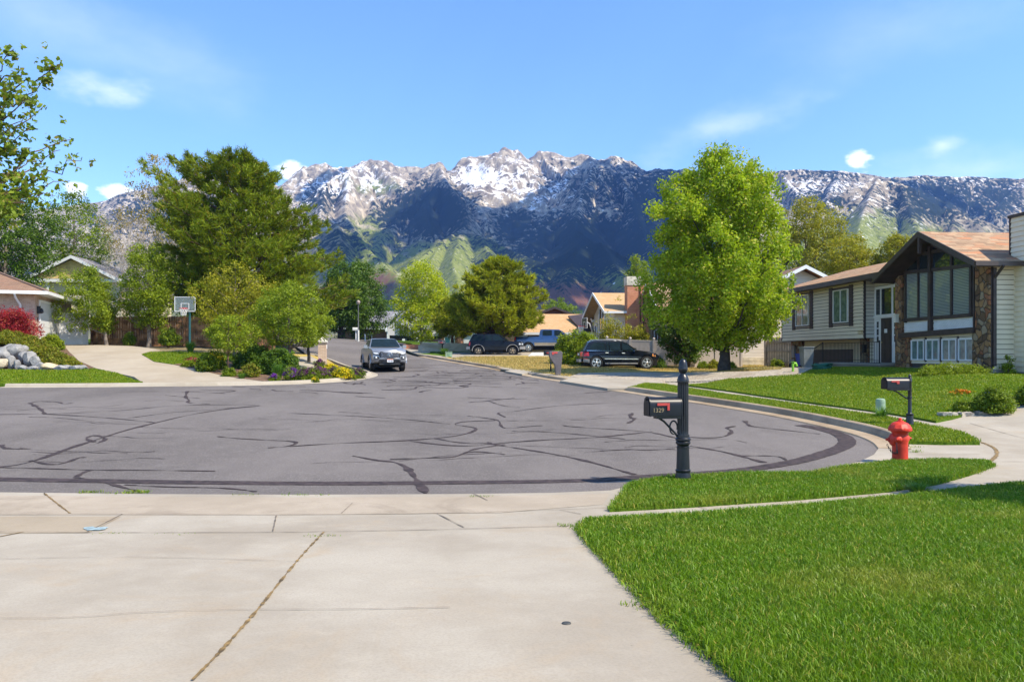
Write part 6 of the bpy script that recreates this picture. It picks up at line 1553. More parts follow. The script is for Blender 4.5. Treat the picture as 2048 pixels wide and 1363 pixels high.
# ---------------------------------------------------------------- camping trailer at the far end
tx, ty = P(776, 700, 87).x, 87
e = thing('camping_trailer', 'white camping trailer with blue swooshes behind the lime green tree', 'trailer', (tx, ty, Z(tx, ty)), R(2))
mb = MB(); mb.prism([(0, 0, .7), (6.6, 0, .6), (6.6, 0, 3.1), (.9, 0, 3.3), (.4, 0, 2.9), (-.1, 0, 1.7)], (0, 2.4, 0)); mb.build('body', plain('trailer_white', (.70, .70, .72), .35, var=.04), e)
for pts, m_ in (([(3.4, .9), (6.6, 2.0), (6.6, 2.25), (4.2, 1.25)], VM['navy']), ([(3.0, .85), (6.6, 1.55), (6.6, 1.8), (3.6, 1.0)], VM['dark']), ([(.2, 2.2), (1.0, 3.0), (1.2, 2.8), (.3, 1.9)], VM['navy'])):
    mb = MB(); mb.prism([(a, -.01, b) for a, b in pts], (0, -.012, 0)); mb.build('stripe', m_, e)
for a, b in ((1.6, 2.0), (2.6, 1.5), (5.0, 2.1)): window(e, (a, 0, b), UX, NY, .7, .55, VM['dark'], VM['glass'], fw=.05)
mb = MB(); mb.box((1.55, -.45, 1.3), (3.0, 0, 3.15)); mb.build('slide_out', plain('slideout_white', (.66, .66, .68), .4), e)
mb = MB(); mb.box((.2, .1, .35), (6.4, 2.3, .72)); mb.build('chassis', VM['dark'], e)
for x in (3.2, 4.1): wheel(e, x, .12, .36, .22, .2, 6, -1)
# ================================================================ street furniture
MP = plain('black_cast_aluminium', (0.010, 0.011, 0.016), 0.36, var=.25, spec=.5); MBX = plain('mailbox_black', (0.006, 0.007, 0.011), 0.38, var=.2, spec=.35); MRED = plain('flag_red', (0.50, 0.055, 0.045), 0.5)
def mailbox_body(par, L_, w, h, x0, mat=None, door=True):
    """box along -x from x0: flat floor, round top"""
    mb = MB(); n_ = 12; r = w/2; sec = [(-r, 0), (-r, h-r)] + [(r*math.cos(a), h-r+r*math.sin(a)) for a in np.linspace(math.pi, 0, n_)][1:-1] + [(r, h-r), (r, 0)]
    mb.prism([(x0, y, z) for y, z in sec], (-L_, 0, 0)); b = mb.build('mailbox_body', mat or MBX, par, auto=35)
    mb = MB(); s2 = 1.05; mb.prism([(x0-L_, y*s2, z*s2-.004) for y, z in sec], (-.018, 0, 0)); mb.prism([(x0-L_-.018, y*.9, z*.9+.01) for y, z in sec], (-.01, 0, 0)); d = mb.build('mailbox_door', mat or MBX, b, auto=35)
    mb = MB(); mb.bar((x0-L_-.03, 0, h-.05), (x0-L_-.05, 0, h-.02), .04, .012); mb.build('door_pull', mat or MBX, d)
    mb = MB(); mb.prism([(x0+.0, y*1.03, z*1.03-.004) for y, z in sec], (.012, 0, 0)); mb.build('back_plate', mat or MBX, b, auto=35)
    return b
X0, Y0 = (1366-CX)/F*11.5, 11.5
t = thing('mailbox', 'tall black fluted mailbox post with acorn finial and red flag on the grass strip', 'mailbox', (X0, Y0, Z(X0, Y0)+.06), R(12))
prof = [(.115, -.15), (.115, 0), (.116, .07), (.104, .12), (.104, .13), (.111, .14), (.111, .16), (.099, .17), (.098, .20), (.090, .48), (.095, .485), (.095, .505), (.086, .51), (.088, .53), (.108, .55), (.108, .575), (.098, .585), (.112, .60), (.112, .625), (.096, .64), (.094, .68)]
mb = MB(); mb.lathe(prof, n=40); mb.build('post_base', MP, t, auto=40)
mb = MB(); mb.lathe([(.081, .68)] + [(.081, .70+i*.05) for i in range(16)] + [(.081, 1.455)], n=96, flute=(16, .010, .70, 1.45)); mb.build('post_shaft', MP, t, auto=60)
mb = MB(); mb.lathe([(.084, 1.45), (.086, 1.46), (.086, 1.50), (.080, 1.51), (.076, 1.53), (.060, 1.555), (.043, 1.575), (.043, 1.59), (.058, 1.605), (.067, 1.63), (.070, 1.65), (.070, 1.665), (.066, 1.672), (.066, 1.69), (.062, 1.72), (.052, 1.755), (.036, 1.785), (.016, 1.80), (.0, 1.803)], n=40); mb.build('post_finial', MP, t, auto=50)
bh = .98
mb = MB(); mb.box((-.44, -.07, bh-.055), (-.06, .07, bh-.012)); mb.tube([(-.07, 0, .62), (-.12, 0, .70), (-.22, 0, .80), (-.30, 0, .88), (-.38, 0, bh-.05)], .016, 8)
mb.tube([(-.10+.075*math.cos(a)*.8-.05, 0, .79+.095*math.sin(a)) for a in np.linspace(-.4, 5.2, 20)], .013, 8); mb.tube([(-.085, 0, .70), (-.07, 0, .80), (-.08, 0, .92)], .014, 8)
mb.build('bracket', MP, t)
bx = mailbox_body(t, .475, .24, .275, -.075); bx.location = (0, 0, bh-.012)
mb = MB(); mb.box((-.46, -.137, .155), (-.27, -.122, .192)); mb.box((-.305, -.138, .085), (-.27, -.121, .192)); mb.build('flag', MRED, bx)
digits('1329', .065, plain('gold_digits', (.26, .20, .11), .5), 'box_number', bx, (-.44, -.124, .085), (R(90), 0, 0), .003)
X0, Y0 = G(1819.5, 858)
t = thing('mailbox', 'black mailbox on a slim round post just behind the red hydrant', 'mailbox', (X0, Y0, Z(X0, Y0)+.08), R(4))
mb = MB(); mb.lathe([(.10, -.1), (.10, .02), (.085, .06), (.075, .25), (.085, .26), (.085, .285), (.05, .30), (.042, .32), (.042, .66), (.055, .665), (.055, .69), (.042, .70), (.042, 1.04), (.052, 1.05), (.052, 1.07), (.044, 1.08), (.044, 1.13), (.03, 1.15), (.036, 1.17), (.03, 1.20), (.0, 1.23)], n=24); mb.build('post', MP, t, auto=45)
mb = MB(); mb.box((-.52, -.06, .84), (-.04, .06, .87)); mb.tube([(-.05, 0, .64), (-.16, 0, .70), (-.30, 0, .80), (-.40, 0, .84)], .018, 8); mb.tube([(-.03, 0, .90), (-.16, 0, .90)], .012, 6); mb.build('bracket', MP, t)
bx = mailbox_body(t, .52, .27, .275, -.09); bx.location = (0, 0, .875)
mb = MB(); mb.box((-.53, -.15, .165), (-.34, -.137, .195)); mb.box((-.40, -.151, .125), (-.34, -.136, .20)); mb.build('flag', MRED, bx)
# grey plastic mailbox and the small one beside it
X0, Y0 = G(1112, 753)
t = thing('mailbox', 'grey moulded plastic mailbox with curved pedestal on the dry grass', 'mailbox', (X0, Y0, Z(X0, Y0)+.05), R(6)); mg = plain('grey_plastic', (.11, .095, .10), .55)
k = .95
mb = MB(); mb.prism([(x*k, -.14, z*k) for x, z in ((.0, -.1), (.2, -.1), (.27, .55), (.31, 1.0), (.31, 1.18), (.25, 1.25), (-.30, 1.25), (-.36, 1.18), (-.36, .98), (-.25, .80), (-.08, .55))], (0, .28, 0)); b = mb.build('mailbox_body', mg, t); bv = b.modifiers.new('bevel', 'BEVEL'); bv.width = .02; bv.segments = 2; bv.limit_method = 'ANGLE'
mb = MB(); mb.box((-.22, -.155, 1.07), (.05, -.14, 1.15)); mb.box((-.22, -.156, 1.02), (-.12, -.139, 1.12)); mb.build('flag', MRED, b)
mb = MB(); mb.box((-.2, -.146, .86), (.1, -.14, .875)); mb.build('moulding', plain('pale_moulding', (.2, .18, .18), .6), b)
X0, Y0 = G(1106, 748)
t = thing('mailbox', 'small dark mailbox on a thin post beside the grey plastic one', 'mailbox', (X0-.1, Y0+.3, Z(X0, Y0)+.05), R(10))
mb = MB(); mb.lathe([(.04, -.1), (.04, .3), (.055, .31), (.04, .33), (.03, .35), (.03, 1.0)], n=12); mb.build('post', MP, t)
bx = mailbox_body(t, .38, .2, .24, .05); bx.location = (0, 0, .92); mb = MB(); mb.box((-.25, -.115, .09), (-.05, -.1, .15)); mb.build('flag', MRED, bx)
X0, Y0 = G(884.5, 709)
t = thing('mailbox', 'dark mailbox on a post in front of the low concrete wall', 'mailbox', (X0, Y0, Z(X0, Y0)), R(4))
mb = MB(); mb.lathe([(.05, -.1), (.05, .8), (.16, .86), (.16, .88)], n=12); mb.build('post', MP, t); bx = mailbox_body(t, .55, .26, .27, .24, mg); bx.location = (0, 0, .88)
mb = MB(); mb.box((-.2, -.15, .06), (.02, -.13, .13)); mb.build('flag', MRED, bx)
X0, Y0 = P(712, 690, 80).x, 80
t = thing('mailbox', 'white mailbox on a post at the bend of the street', 'mailbox', (X0, Y0, Z(X0, Y0)), 0); mb = MB(); mb.box((-.05, -.05, -.1), (.05, .05, 1.0)); mb.box((.9, -.05, -.1), (1.0, .05, .6)); mb.build('post', MA['white'], t); bx = mailbox_body(t, .55, .3, .3, .25, MA['offwhite']); bx.location = (0, 0, 1.0)
# hydrant
X0, Y0 = (1800-CX)/F*13.5, 13.5
t = thing('fire_hydrant', 'bright red fire hydrant with chained caps at the tip of the grass', 'fire hydrant', (X0, Y0, Z(X0, Y0)+.05), R(0)); mh = plain('hydrant_red', (0.56, 0.040, 0.020), 0.5, var=.22, scale=6, spec=.35, bump=.15, bscale=25)
mb = MB(); mb.lathe([(.125, -.15), (.125, 0), (.128, .05), (.128, .30), (.130, .34), (.140, .38), (.140, .42), (.130, .45), (.132, .50), (.15, .52), (.186, .535), (.192, .545), (.192, .565)], n=36); b = mb.build('barrel', mh, t, auto=45)
mb = MB(); mb.lathe([(.192, .56), (.194, .568), (.192, .585), (.182, .60), (.165, .632), (.13, .668), (.085, .69), (.06, .695), (.058, .71), (.03, .715), (.028, .75), (.018, .758), (.0, .76)], n=10); mb.build('bonnet', mh, t, auto=25)
mb = MB()
for a in range(8): mb.lathe([(.014, -.012), (.014, .012), (.0, .016)], (.172*math.cos(a*.785), .172*math.sin(a*.785), .585), 6)
mb.build('flange_bolt', mh, t)
def nozzle(dx, dy, r, l, zc, name):
    m = MB(); d = Vector((dx, dy, 0)).normalized(); m.lathe([(r*.8, .06), (r*.8, .12), (r, .125), (r, l-.05), (r*1.08, l-.045), (r*1.08, l-.02), (r*.9, l), (r*.5, l+.015), (r*.42, l+.02), (r*.42, l+.035), (r*.22, l+.04), (r*.22, l+.075), (0, l+.08)], (0, 0, zc), 22, ax=d); return m.build(name, mh, t, auto=40)
nozzle(-.62, -.78, .062, .18, .40, 'hose_cap'); nozzle(.95, .25, .06, .16, .40, 'hose_cap'); nozzle(-.97, .10, .10, .16, .38, 'pumper_cap')
mb = MB()
def chain(a, b, sag, n_):
    for i in range(n_):
        s = i/(n_-1); p = Vector(a).lerp(Vector(b), s); p.z -= sag*4*s*(1-s)
        a_ = (i % 2)*1.57; mb.tube([p+Vector((.012*math.cos(q)*math.cos(a_), .012*math.cos(q)*math.sin(a_), .018*math.sin(q))) for q in np.linspace(0, 6.28, 9)], .0045, 5, cap=False)
chain((-.23, -.02, .29), (-.10, -.10, .17), .06, 10); chain((-.15, -.18, .33), (-.10, -.11, .17), .02, 7); mb.build('chain', MP, t)
# house number painted on the curb beside the hydrant
ln = smoothline(EDGE_RIGHT[8:17], 2); a_ = Vector(ln[3]); b_ = Vector(ln[6]); d_ = (b_-a_).normalized(); n2 = Vector((d_.y, -d_.x)); c_ = (a_+b_)/2 + n2*(.42-.012)
mb = MB(); mb.box((-.2, -.006, .045), (.2, .004, .135)); kp = mb.build('curb_number', plain('chalky_white', (.55, .55, .56), .8, var=.15), loc=(c_.x, c_.y, Z(c_.x, c_.y)), rot=(R(-8), 0, math.atan2(-d_.y, -d_.x))); tag(kp, 'faded white house number panel painted on the curb beside the hydrant', 'curb number')
digits('1331', .065, VM['navy'], 'digit', kp, (0, -.009, .09), (R(90), 0, 0), .002)
# green utility pedestals
X0, Y0 = G(1761, 832)
t = thing('utility_pedestal', 'pale green round utility pedestal on the grass beside the sidewalk', 'utility pedestal', (X0, Y0, Z(X0, Y0)+.06)); mgp = plain('pale_green', (.25, .36, .24), .6)
mb = MB(); k = (1770-1752)/F*Y0/2; mb.lathe([(k, -.1), (k, .34), (k*.98, .37), (k*.9, .40), (k*.6, .42), (0, .425)], n=24); b = mb.build('pedestal_body', mgp, t, auto=40); mb = MB(); mb.lathe([(k*1.03, .30), (k*1.03, .315)], n=24); mb.build('collar', mgp, b)
X0, Y0 = G(897.5, 715)
t = thing('utility_box', 'small square green utility box on the dry verge far up the street', 'utility box', (X0, Y0, Z(X0, Y0)), R(8)); mb = MB(); mb.box((-.24, -.2, -.1), (.24, .2, .42)); b = mb.build('box_body', mgp, t); mb = MB(); mb.prism([(-.26, -.22, .42), (.26, -.22, .42), (.26, -.22, .46), (-.26, -.22, .46)], (0, .44, 0)); mb.box((-.1, -.21, .1), (.1, -.2, .3)); mb.build('box_lid', plain('green_lid', (.18, .30, .2), .6), t)
# street lamp
X0, Y0 = P(732, 690, 80).x, 76
t = thing('street_lamp', 'slim dark street lamp with small lantern head behind the silver pickup', 'street lamp', (X0, Y0, Z(X0, Y0)))
mb = MB(); mb.lathe([(.09, -.1), (.09, .9), (.06, .95), (.05, 3.6)], n=12); mb.build('pole', plain('grey_pole', (.09, .09, .09), .5), t)
mb = MB(); mb.lathe([(.06, 3.6), (.16, 3.66), (.2, 3.9), (.12, 4.0), (.0, 4.05)], n=12); mb.build('lantern', plain('lantern_glass', (.30, .24, .2), .3), t)
mb = MB(); mb.lathe([(.095, 0), (.095, 1.1)], n=12); mb.build('pole_sleeve', MA['offwhite'], t)
# basketball hoops
def hoop(name, label, x, y, rim_h, rot, bw, bh_, pole, pmat, dark=False):
    t = thing(name, label, 'basketball hoop', (x, y, Z(x, y)), rot); zb_ = rim_h-.15
    mb = MB(); mb.tube([(.1, .55, -.1), (.1, .55, rim_h-.3), (.05, .35, rim_h+.2), (0, .05, rim_h+.35)], .065, 10); mb.build('pole', pmat, t)
    mb = MB(); fw = .032
    for a, b in (((-bw/2, zb_), (bw/2, zb_)), ((bw/2, zb_), (bw/2, zb_+bh_)), ((bw/2, zb_+bh_), (-bw/2, zb_+bh_)), ((-bw/2, zb_+bh_), (-bw/2, zb_)), ((-.22, zb_+.1), (.22, zb_+.1)), ((.22, zb_+.1), (.22, zb_+.46)), ((.22, zb_+.46), (-.22, zb_+.46)), ((-.22, zb_+.46), (-.22, zb_+.1))): mb.bar((a[0], 0, a[1]), (b[0], 0, b[1]), fw, .03, up=(0, 1, 0))
    bf = mb.build('backboard_frame', MA['white'], t)
    q = NT('backboard_acrylic'); q.set((.25, .30, .30) if not dark else (.12, .12, .12), .1, 0, .6); q.b.inputs['Alpha'].default_value = .35 if not dark else .9
    mb = MB(); mb.box((-bw/2, -.005, zb_), (bw/2, .008, zb_+bh_)); mb.build('backboard', q.mat, t)
    mb = MB()
    for sx in (-.2, .2): mb.bar((sx, .06, zb_+.05), (sx, .06, zb_+bh_-.05), .05, .05)
    mb.bar((-.2, .06, zb_+.3), (.2, .06, zb_+.3), .05, .05); mb.build('backboard_brace', VM['dark'], t)
    mb = MB(); mb.tube([(.225*math.cos(a), -.28+.225*math.sin(a), rim_h) for a in np.linspace(0, 6.283, 24)], .02, 6, cap=False); mb.bar((0, 0, rim_h-.02), (0, -.07, rim_h-.02), .14, .1); r = mb.build('rim', plain('rim_red', (.6, .05, .05), .5), t)
    mb = MB()
    for k in range(12):
        for d in (-1, 1):
            pts = [( (.225-.10*s)*math.cos(k*.5236+d*s*.8), -.28+(.225-.10*s)*math.sin(k*.5236+d*s*.8), rim_h-.42*s) for s in np.linspace(0, 1, 5)]; mb.tube(pts, .010, 4, cap=False)
    mb.build('net', MA['white'], r); return t
bx_, by_ = (370-CX)/F*46.0, 46.0
hoop('basketball_hoop', 'basketball hoop with clear backboard on a teal pole by the wooden fence', bx_, by_, 2.25+(.0), R(6), 1.16, .84, True, plain('teal_pole', (.02, .10, .12), .45))
bx_, by_ = (1169-CX)/F*58, 58.0
hoop('basketball_hoop', 'distant basketball hoop with dark backboard in front of the cream gabled house', bx_, by_, 2.3, R(-75), 1.1, .75, True, plain('grey_hoop_pole', (.3, .3, .3), .5), True)
# bins and odds and ends by the garage of the split-level house
def bin_(label, px, py, d_, h, mat):
    y = G(px, py)[1]+d_; x = (px-CX)/F*y; t = thing('wheelie_bin', label, 'wheelie bin', (x, y, Z(x, y)), R(5)); w = .24
    mb = MB(); mb.add([(-w*.8, -w*.8, 0), (w*.8, -w*.8, 0), (w*.8, w*.8, 0), (-w*.8, w*.8, 0), (-w, -w, h), (w, -w, h), (w, w, h), (-w, w, h)], [(3, 2, 1, 0), (4, 5, 6, 7), (0, 1, 5, 4), (1, 2, 6, 5), (2, 3, 7, 6), (3, 0, 4, 7)]); mb.build('bin_body', mat, t)
    mb = MB(); mb.prism([(-w*1.08, -w*1.1, h), (w*1.08, -w*1.1, h), (w*1.08, -w*1.1, h+.05), (-w*1.08, -w*1.1, h+.05)], (0, w*2.2, 0)); mb.bar((-w, w*1.1, h), (w, w*1.1, h), .04, .04); mb.build('bin_lid', mat, t)
    for s in (-1, 1): mb = MB(); mb.lathe([(.1, -.03), (.1, .03)], (s*w*.8, w*.7, .1), 12, ax=(1, 0, 0)); mb.build('wheel', VM['tyre'], t)
    return t
bin_('grey wheelie bin with white lid edge beside the dark garage door', 1613, 746, 4.2, 1.0, plain('bin_grey', (.15, .17, .17), .6))
bin_('blue recycling bin tucked behind the grey bin at the garage', 1605, 742, 4.0, .7, plain('bin_blue', (.02, .05, .28), .6))
bin_('dark blue wheelie bin in the shade behind the black car', 1345, 731, 1.0, .95, plain('bin_navy', (.015, .02, .1), .6))
bin_('dark green wheelie bin in the shade behind the maple', 1392, 731, 1.2, .9, plain('bin_green', (.01, .05, .045), .6))
bin_('teal wheelie bin in front of the orange brick house', 895, 699, 3.0, 1.0, plain('bin_teal', (.01, .09, .11), .6))
X0, Y0 = G(1593, 748)
t = thing('water_spigot', 'lime green garden water spigot by the driveway edge', 'spigot', (X0, Y0+.4, Z(X0, Y0+.4)), 0); ml = plain('lime_green', (.22, .50, .03), .5)
mb = MB(); mb.tube([(0, 0, -.1), (0, 0, .42)], .05, 8); mb.build('pipe', ml, t); mb = MB(); mb.tube([(-.02, 0, .4), (.12, 0, .42), (.16, 0, .3)], .05, 8); mb.lathe([(.08, 0), (.08, .03)], (0, 0, .46), 10); mb.build('tap', ml, t)
X0, Y0 = G(1662, 744)
t = thing('garden_hose', 'dark green coiled garden hose on the ground before the porch steps', 'hose', (X0, Y0+.9, Z(X0, Y0+.9)), 0); mb = MB()
for k in range(6): mb.tube([(.35*math.cos(a)+.1*math.sin(k*3), .28*math.sin(a), .03+.05*k+.02*math.sin(a*3+k)) for a in np.linspace(0, 6.4, 22)], .03, 6)
mb.build('hose_coil', plain('hose_green', (.01, .10, .06), .4), t); mb = MB(); mb.tube([(.35, 0, .05), (.7, -.1, .03), (1.1, .1, .03), (1.3, 0, .03)], .03, 6); mb.build('hose_end', plain('hose_green2', (.01, .10, .06), .4), t)
# white slab edge by the driveway of the blue pickup, drain cover in the near driveway
X0, Y0 = G(1085, 713.5); t = thing('parking_block', 'white concrete block lying at the end of the driveway by the blue pickup', 'kerb block', (X0-1.1, Y0, Z(X0, Y0)+.06), R(0)); mb = MB(); mb.prism([(0, -.1, 0), (3.0, -.1, 0), (2.95, -.08, .3), (.3, -.08, .28)], (0, .3, 0)); mb.build('block_body', MA['white'], t); mb = MB(); mb.box((.2, -.16, -.02), (2.9, -.1, .06)); mb.build('block_foot', MA['cap'], t)
X0, Y0 = G(1133, 1256); mb = MB(); mb.lathe([(.028, 0), (.028, .006), (.02, .008), (0, .008)], n=16); o = mb.build('drain_cover', plain('dark_iron', (.05, .05, .045), .6), loc=(X0, Y0, Z(X0, Y0)+.022)); tag(o, 'tiny round dark drain cover set in the near concrete driveway', 'drain cover')
# ================================================================ trees and plants
BARK = dict(grey=plain('grey_bark', (.16, .13, .105), .9, var=.45, scale=5, bump=.9, bscale=18), brown=plain('brown_bark', (.11, .065, .042), .9, var=.45, scale=5, bump=.9, bscale=18), dark=plain('dark_bark', (.045, .036, .03), .9, var=.4, scale=5, bump=.9, bscale=18), pale=plain('pale_bark', (.34, .30, .25), .9, var=.3, scale=5, bump=.5))
def quads(c, a, b):
    """rhombic leaves at centres c with half-axes a and b"""
    V = np.stack([c-a, c-b*.9+a*.12, c+a, c+b*.9+a*.12], 1).reshape(-1, 3); n = len(c)
    return V, np.arange(n*4).reshape(n, 4)
def leaves(rg, cen, n_each, rad, size, flat=.7, up=.5, outw=None, aspect=.62, stretch=(1, 1, 1)):
    n = len(cen)*n_each; c0 = np.repeat(cen, n_each, 0); r = np.repeat(rad if hasattr(rad, '__len__') else np.full(len(cen), rad), n_each)
    d = rg.standard_normal((n, 3)); d /= np.linalg.norm(d, axis=1, keepdims=True); d *= (rg.uniform(0, 1, (n, 1))**.55)*r[:, None]*np.array([1, 1, flat])*np.array(stretch)
    p = c0+d
    nrm = d/np.maximum(np.linalg.norm(d, axis=1, keepdims=True), 1e-6)*.55 + np.array([0, 0, up]) + rg.standard_normal((n, 3))*.55
    nrm /= np.linalg.norm(nrm, axis=1, keepdims=True)
    t = np.cross(nrm, rg.standard_normal((n, 3))); t /= np.maximum(np.linalg.norm(t, axis=1, keepdims=True), 1e-6); b = np.cross(nrm, t)
    s = size*rg.uniform(.6, 1.3, (n, 1))/2
    V, Q_ = quads(p, t*s, b*s*aspect)
    tint = np.clip(.5*np.repeat(rg.uniform(0, 1, len(cen)), n_each)+.5*rg.uniform(0, 1, n), 0, 1)
    return V, Q_, np.repeat(tint, 4), np.repeat(rg.uniform(0, 1, n), 4)
def prof_px(d, px0, zb, rows): return [((HY-py)/F*d-zb, (px0-l)/F*d, (r-px0)/F*d) for py, l, r in sorted(rows, key=lambda q: -q[0])]
def env(prof, h, th, ph):
    H_ = [p[0] for p in prof]; l = np.interp(h, H_, [p[1] for p in prof]); r = np.interp(h, H_, [p[2] for p in prof])
    w = .5+.5*np.cos(th); m = (np.abs(l)+np.abs(r))*.5
    base = np.where(np.cos(th) >= 0, m+(r-m)*np.abs(np.cos(th)), m+(l-m)*np.abs(np.cos(th)))
    return base*(1+.16*np.sin(3*th+ph+h*1.1)+.10*np.sin(5*th-ph*2+h*2.3)+.07*np.sin(h*5+th*2))
def limb(mb, a, b, r0, r1, rg, n=6, sag=.0, seg=6, wig=.06):
    a = np.array(a, float); b = np.array(b, float); L_ = np.linalg.norm(b-a); pts = []
    for i in range(seg+1):
        t = i/seg; p = a+(b-a)*t; p[2] += sag*L_*4*t*(1-t)*.25
        if 0 < i < seg: p = p+rg.standard_normal(3)*wig*L_*.25
        pts.append(tuple(p))
    mb.tube(pts, [r0+(r1-r0)*(i/seg)**.8 for i in range(seg+1)], n)
def tree(name, label, cat, base, prof, lm, bark, trunk_r, seed, n_cl=200, n_lf=80, cr=.45, size=.13, trunk_top=.8, lean=(0, 0), up=.5, group=None, limbs=40, rise=.45, pw=.42, flat=.75, trunks=None, zvis=None, limb_r=.35, stretch=(1, 1, 1), aspect=.62):
    """broad-leaved tree: tapered trunk, limbs out to the leaf clumps, clumps of leaf-sized faces"""
    rg = np.random.default_rng(seed); e = thing(name, label, cat, base, 0, group)
    h0, h1 = prof[0][0], prof[-1][0]; ph = rg.uniform(0, 6)
    cs = []
    hh = np.linspace(h0, h1, 60); A_ = np.array([max(.02, env(prof, h, np.array([0., 3.14, 1.57]), ph).mean()) for h in hh]); cdf = np.cumsum(A_**1.5); cdf /= cdf[-1]
    h = np.interp(rg.uniform(0, 1, n_cl), cdf, hh); th = rg.uniform(0, 2*np.pi, n_cl)
    rr = np.maximum(env(prof, h, th, ph)-cr*.5, .05)*rg.uniform(0.02, 1, n_cl)**pw
    axis = lambda z: np.stack([lean[0]*np.clip(z/max(h1, .1), 0, 1), lean[1]*np.clip(z/max(h1, .1), 0, 1)], -1)
    cen = np.stack([rr*np.cos(th), rr*np.sin(th), h], 1); cen[:, :2] += axis(h)
    crs = cr*rg.uniform(.7, 1.35, n_cl)
    V, Q_, t, o = leaves(rg, cen, n_lf, crs, size, flat=flat, up=up, stretch=stretch, aspect=aspect)
    np_mesh('crown', V, Q_, lm, e, {'tint': t, 'odd': o})
    mb = MB(); tt = h0+(h1-h0)*trunk_top
    for tx_, ty_ in (trunks or [(0, 0)]):
        pts = []; k = 9
        for i in range(k+1):
            z = -.25+(tt+.25)*i/k; ax = axis(max(z, 0)); f = 1-min(1, i/k*1.6)
            pts.append((tx_*f+ax[0]+(rg.uniform(-.05, .05)*trunk_r*8 if i else 0), ty_*f+ax[1]+(rg.uniform(-.05, .05)*trunk_r*8 if i else 0), z))
        mb.tube(pts, [trunk_r*(1.35 if i == 0 else (1-.86*i/k)) for i in range(k+1)], 10)
    mb.build('trunk', bark, e)
    mb = MB(); pick = rg.permutation(n_cl)[:limbs]
    for i in pick:
        c_ = cen[i]; z0 = max(h0*.75, c_[2]-rise*np.hypot(c_[0], c_[1])*1.6-.2); z0 = min(z0, tt*.98); ax = axis(z0); f = 1-z0/max(tt, .1)*.8
        limb(mb, (ax[0], ax[1], z0), c_, trunk_r*limb_r*max(.25, f), trunk_r*.06+.004, rg, 5)
    if limbs: mb.build('limb', bark, e)
    return e
def pine(name, label, base, prof, lm, bark, trunk_r, seed, n_br=170, tufts=26, needles=15, nl=.3, nw=.035, droop=.05, tw=.3, lean=0):
    rg = np.random.default_rng(seed); e = thing(name, label, 'tree', base); h0, h1 = prof[0][0], prof[-1][0]; ph = rg.uniform(0, 6)
    hh = h0+(h1-h0)*(np.arange(n_br)/n_br)**.9; th = np.arange(n_br)*2.39996+rg.uniform(-.3, .3, n_br); Rr = env(prof, hh, th, ph)*rg.uniform(.78, 1.08, n_br)
    mb = MB(); TC = []; TD = []; TI = []
    for i in range(n_br):
        d = np.array([math.cos(th[i]), math.sin(th[i]), 0.0]); r = max(.3, Rr[i]); z0 = max(.8, hh[i]-.28*r); rise = .30*r if hh[i] < h0+(h1-h0)*.8 else .5*r
        a = np.array([0, 0, z0]); b = a+d*r+np.array([0, 0, rise])
        limb(mb, a, b, trunk_r*.30*(1-.7*hh[i]/h1)+.012, .012, rg, 5, sag=-.10)
        n_ = max(8, int(tufts*(.35+.65*r/4.5))); s = rg.uniform(.22, 1, n_)**.62; lat = (rg.uniform(-1, 1, n_))*(tw*r*(1.05-.55*s)); side = np.array([-d[1], d[0], 0])
        p = a+(b-a)*s[:, None]+side*lat[:, None]+np.array([0, 0, 1])*(rg.uniform(-.12, .28, n_)*(.5+.12*r))[:, None]
        p[:, 2] -= .10*r*(1-(2*s-1)**2)*.5
        TC.append(p); dd = d*.75+side*(np.sign(lat)*.4)[:, None]+np.array([0, 0, .65])+rg.standard_normal((n_, 3))*.25; TD.append(dd/np.linalg.norm(dd, axis=1, keepdims=True)); TI.append(np.full(n_, rg.uniform(0, 1)))
    c = np.concatenate(TC); d = np.concatenate(TD); ti = np.concatenate(TI); n = len(c)*needles
    c0 = np.repeat(c, needles, 0); d0 = np.repeat(d, needles, 0)+rg.standard_normal((n, 3))*.55; d0 /= np.linalg.norm(d0, axis=1, keepdims=True)
    sd = np.cross(d0, rg.standard_normal((n, 3))); sd /= np.linalg.norm(sd, axis=1, keepdims=True)
    L_ = nl*rg.uniform(.6, 1.2, (n, 1)); off = rg.standard_normal((n, 3))*.05
    V = np.stack([c0+off-sd*nw/2, c0+off+sd*nw/2, c0+off+d0*L_+sd*nw*.2, c0+off+d0*L_-sd*nw*.2], 1).reshape(-1, 3)
    tint = np.clip(.45*np.repeat(ti, needles)+.55*rg.uniform(0, 1, n), 0, 1)
    np_mesh('crown', V, np.arange(n*4).reshape(n, 4), lm, e, {'tint': np.repeat(tint, 4), 'odd': np.repeat(rg.uniform(0, 1, n), 4)})
    m2 = MB(); k = 10; m2.tube([(rg.uniform(-.04, .04)*i*.4+lean*i/k, rg.uniform(-.04, .04)*i*.4, -.3+(h1*.97+.3)*i/k) for i in range(k+1)], [trunk_r*(1.3 if i == 0 else 1-.9*i/k) for i in range(k+1)], 12); m2.build('trunk', bark, e)
    mb.build('limb', bark, e); return e
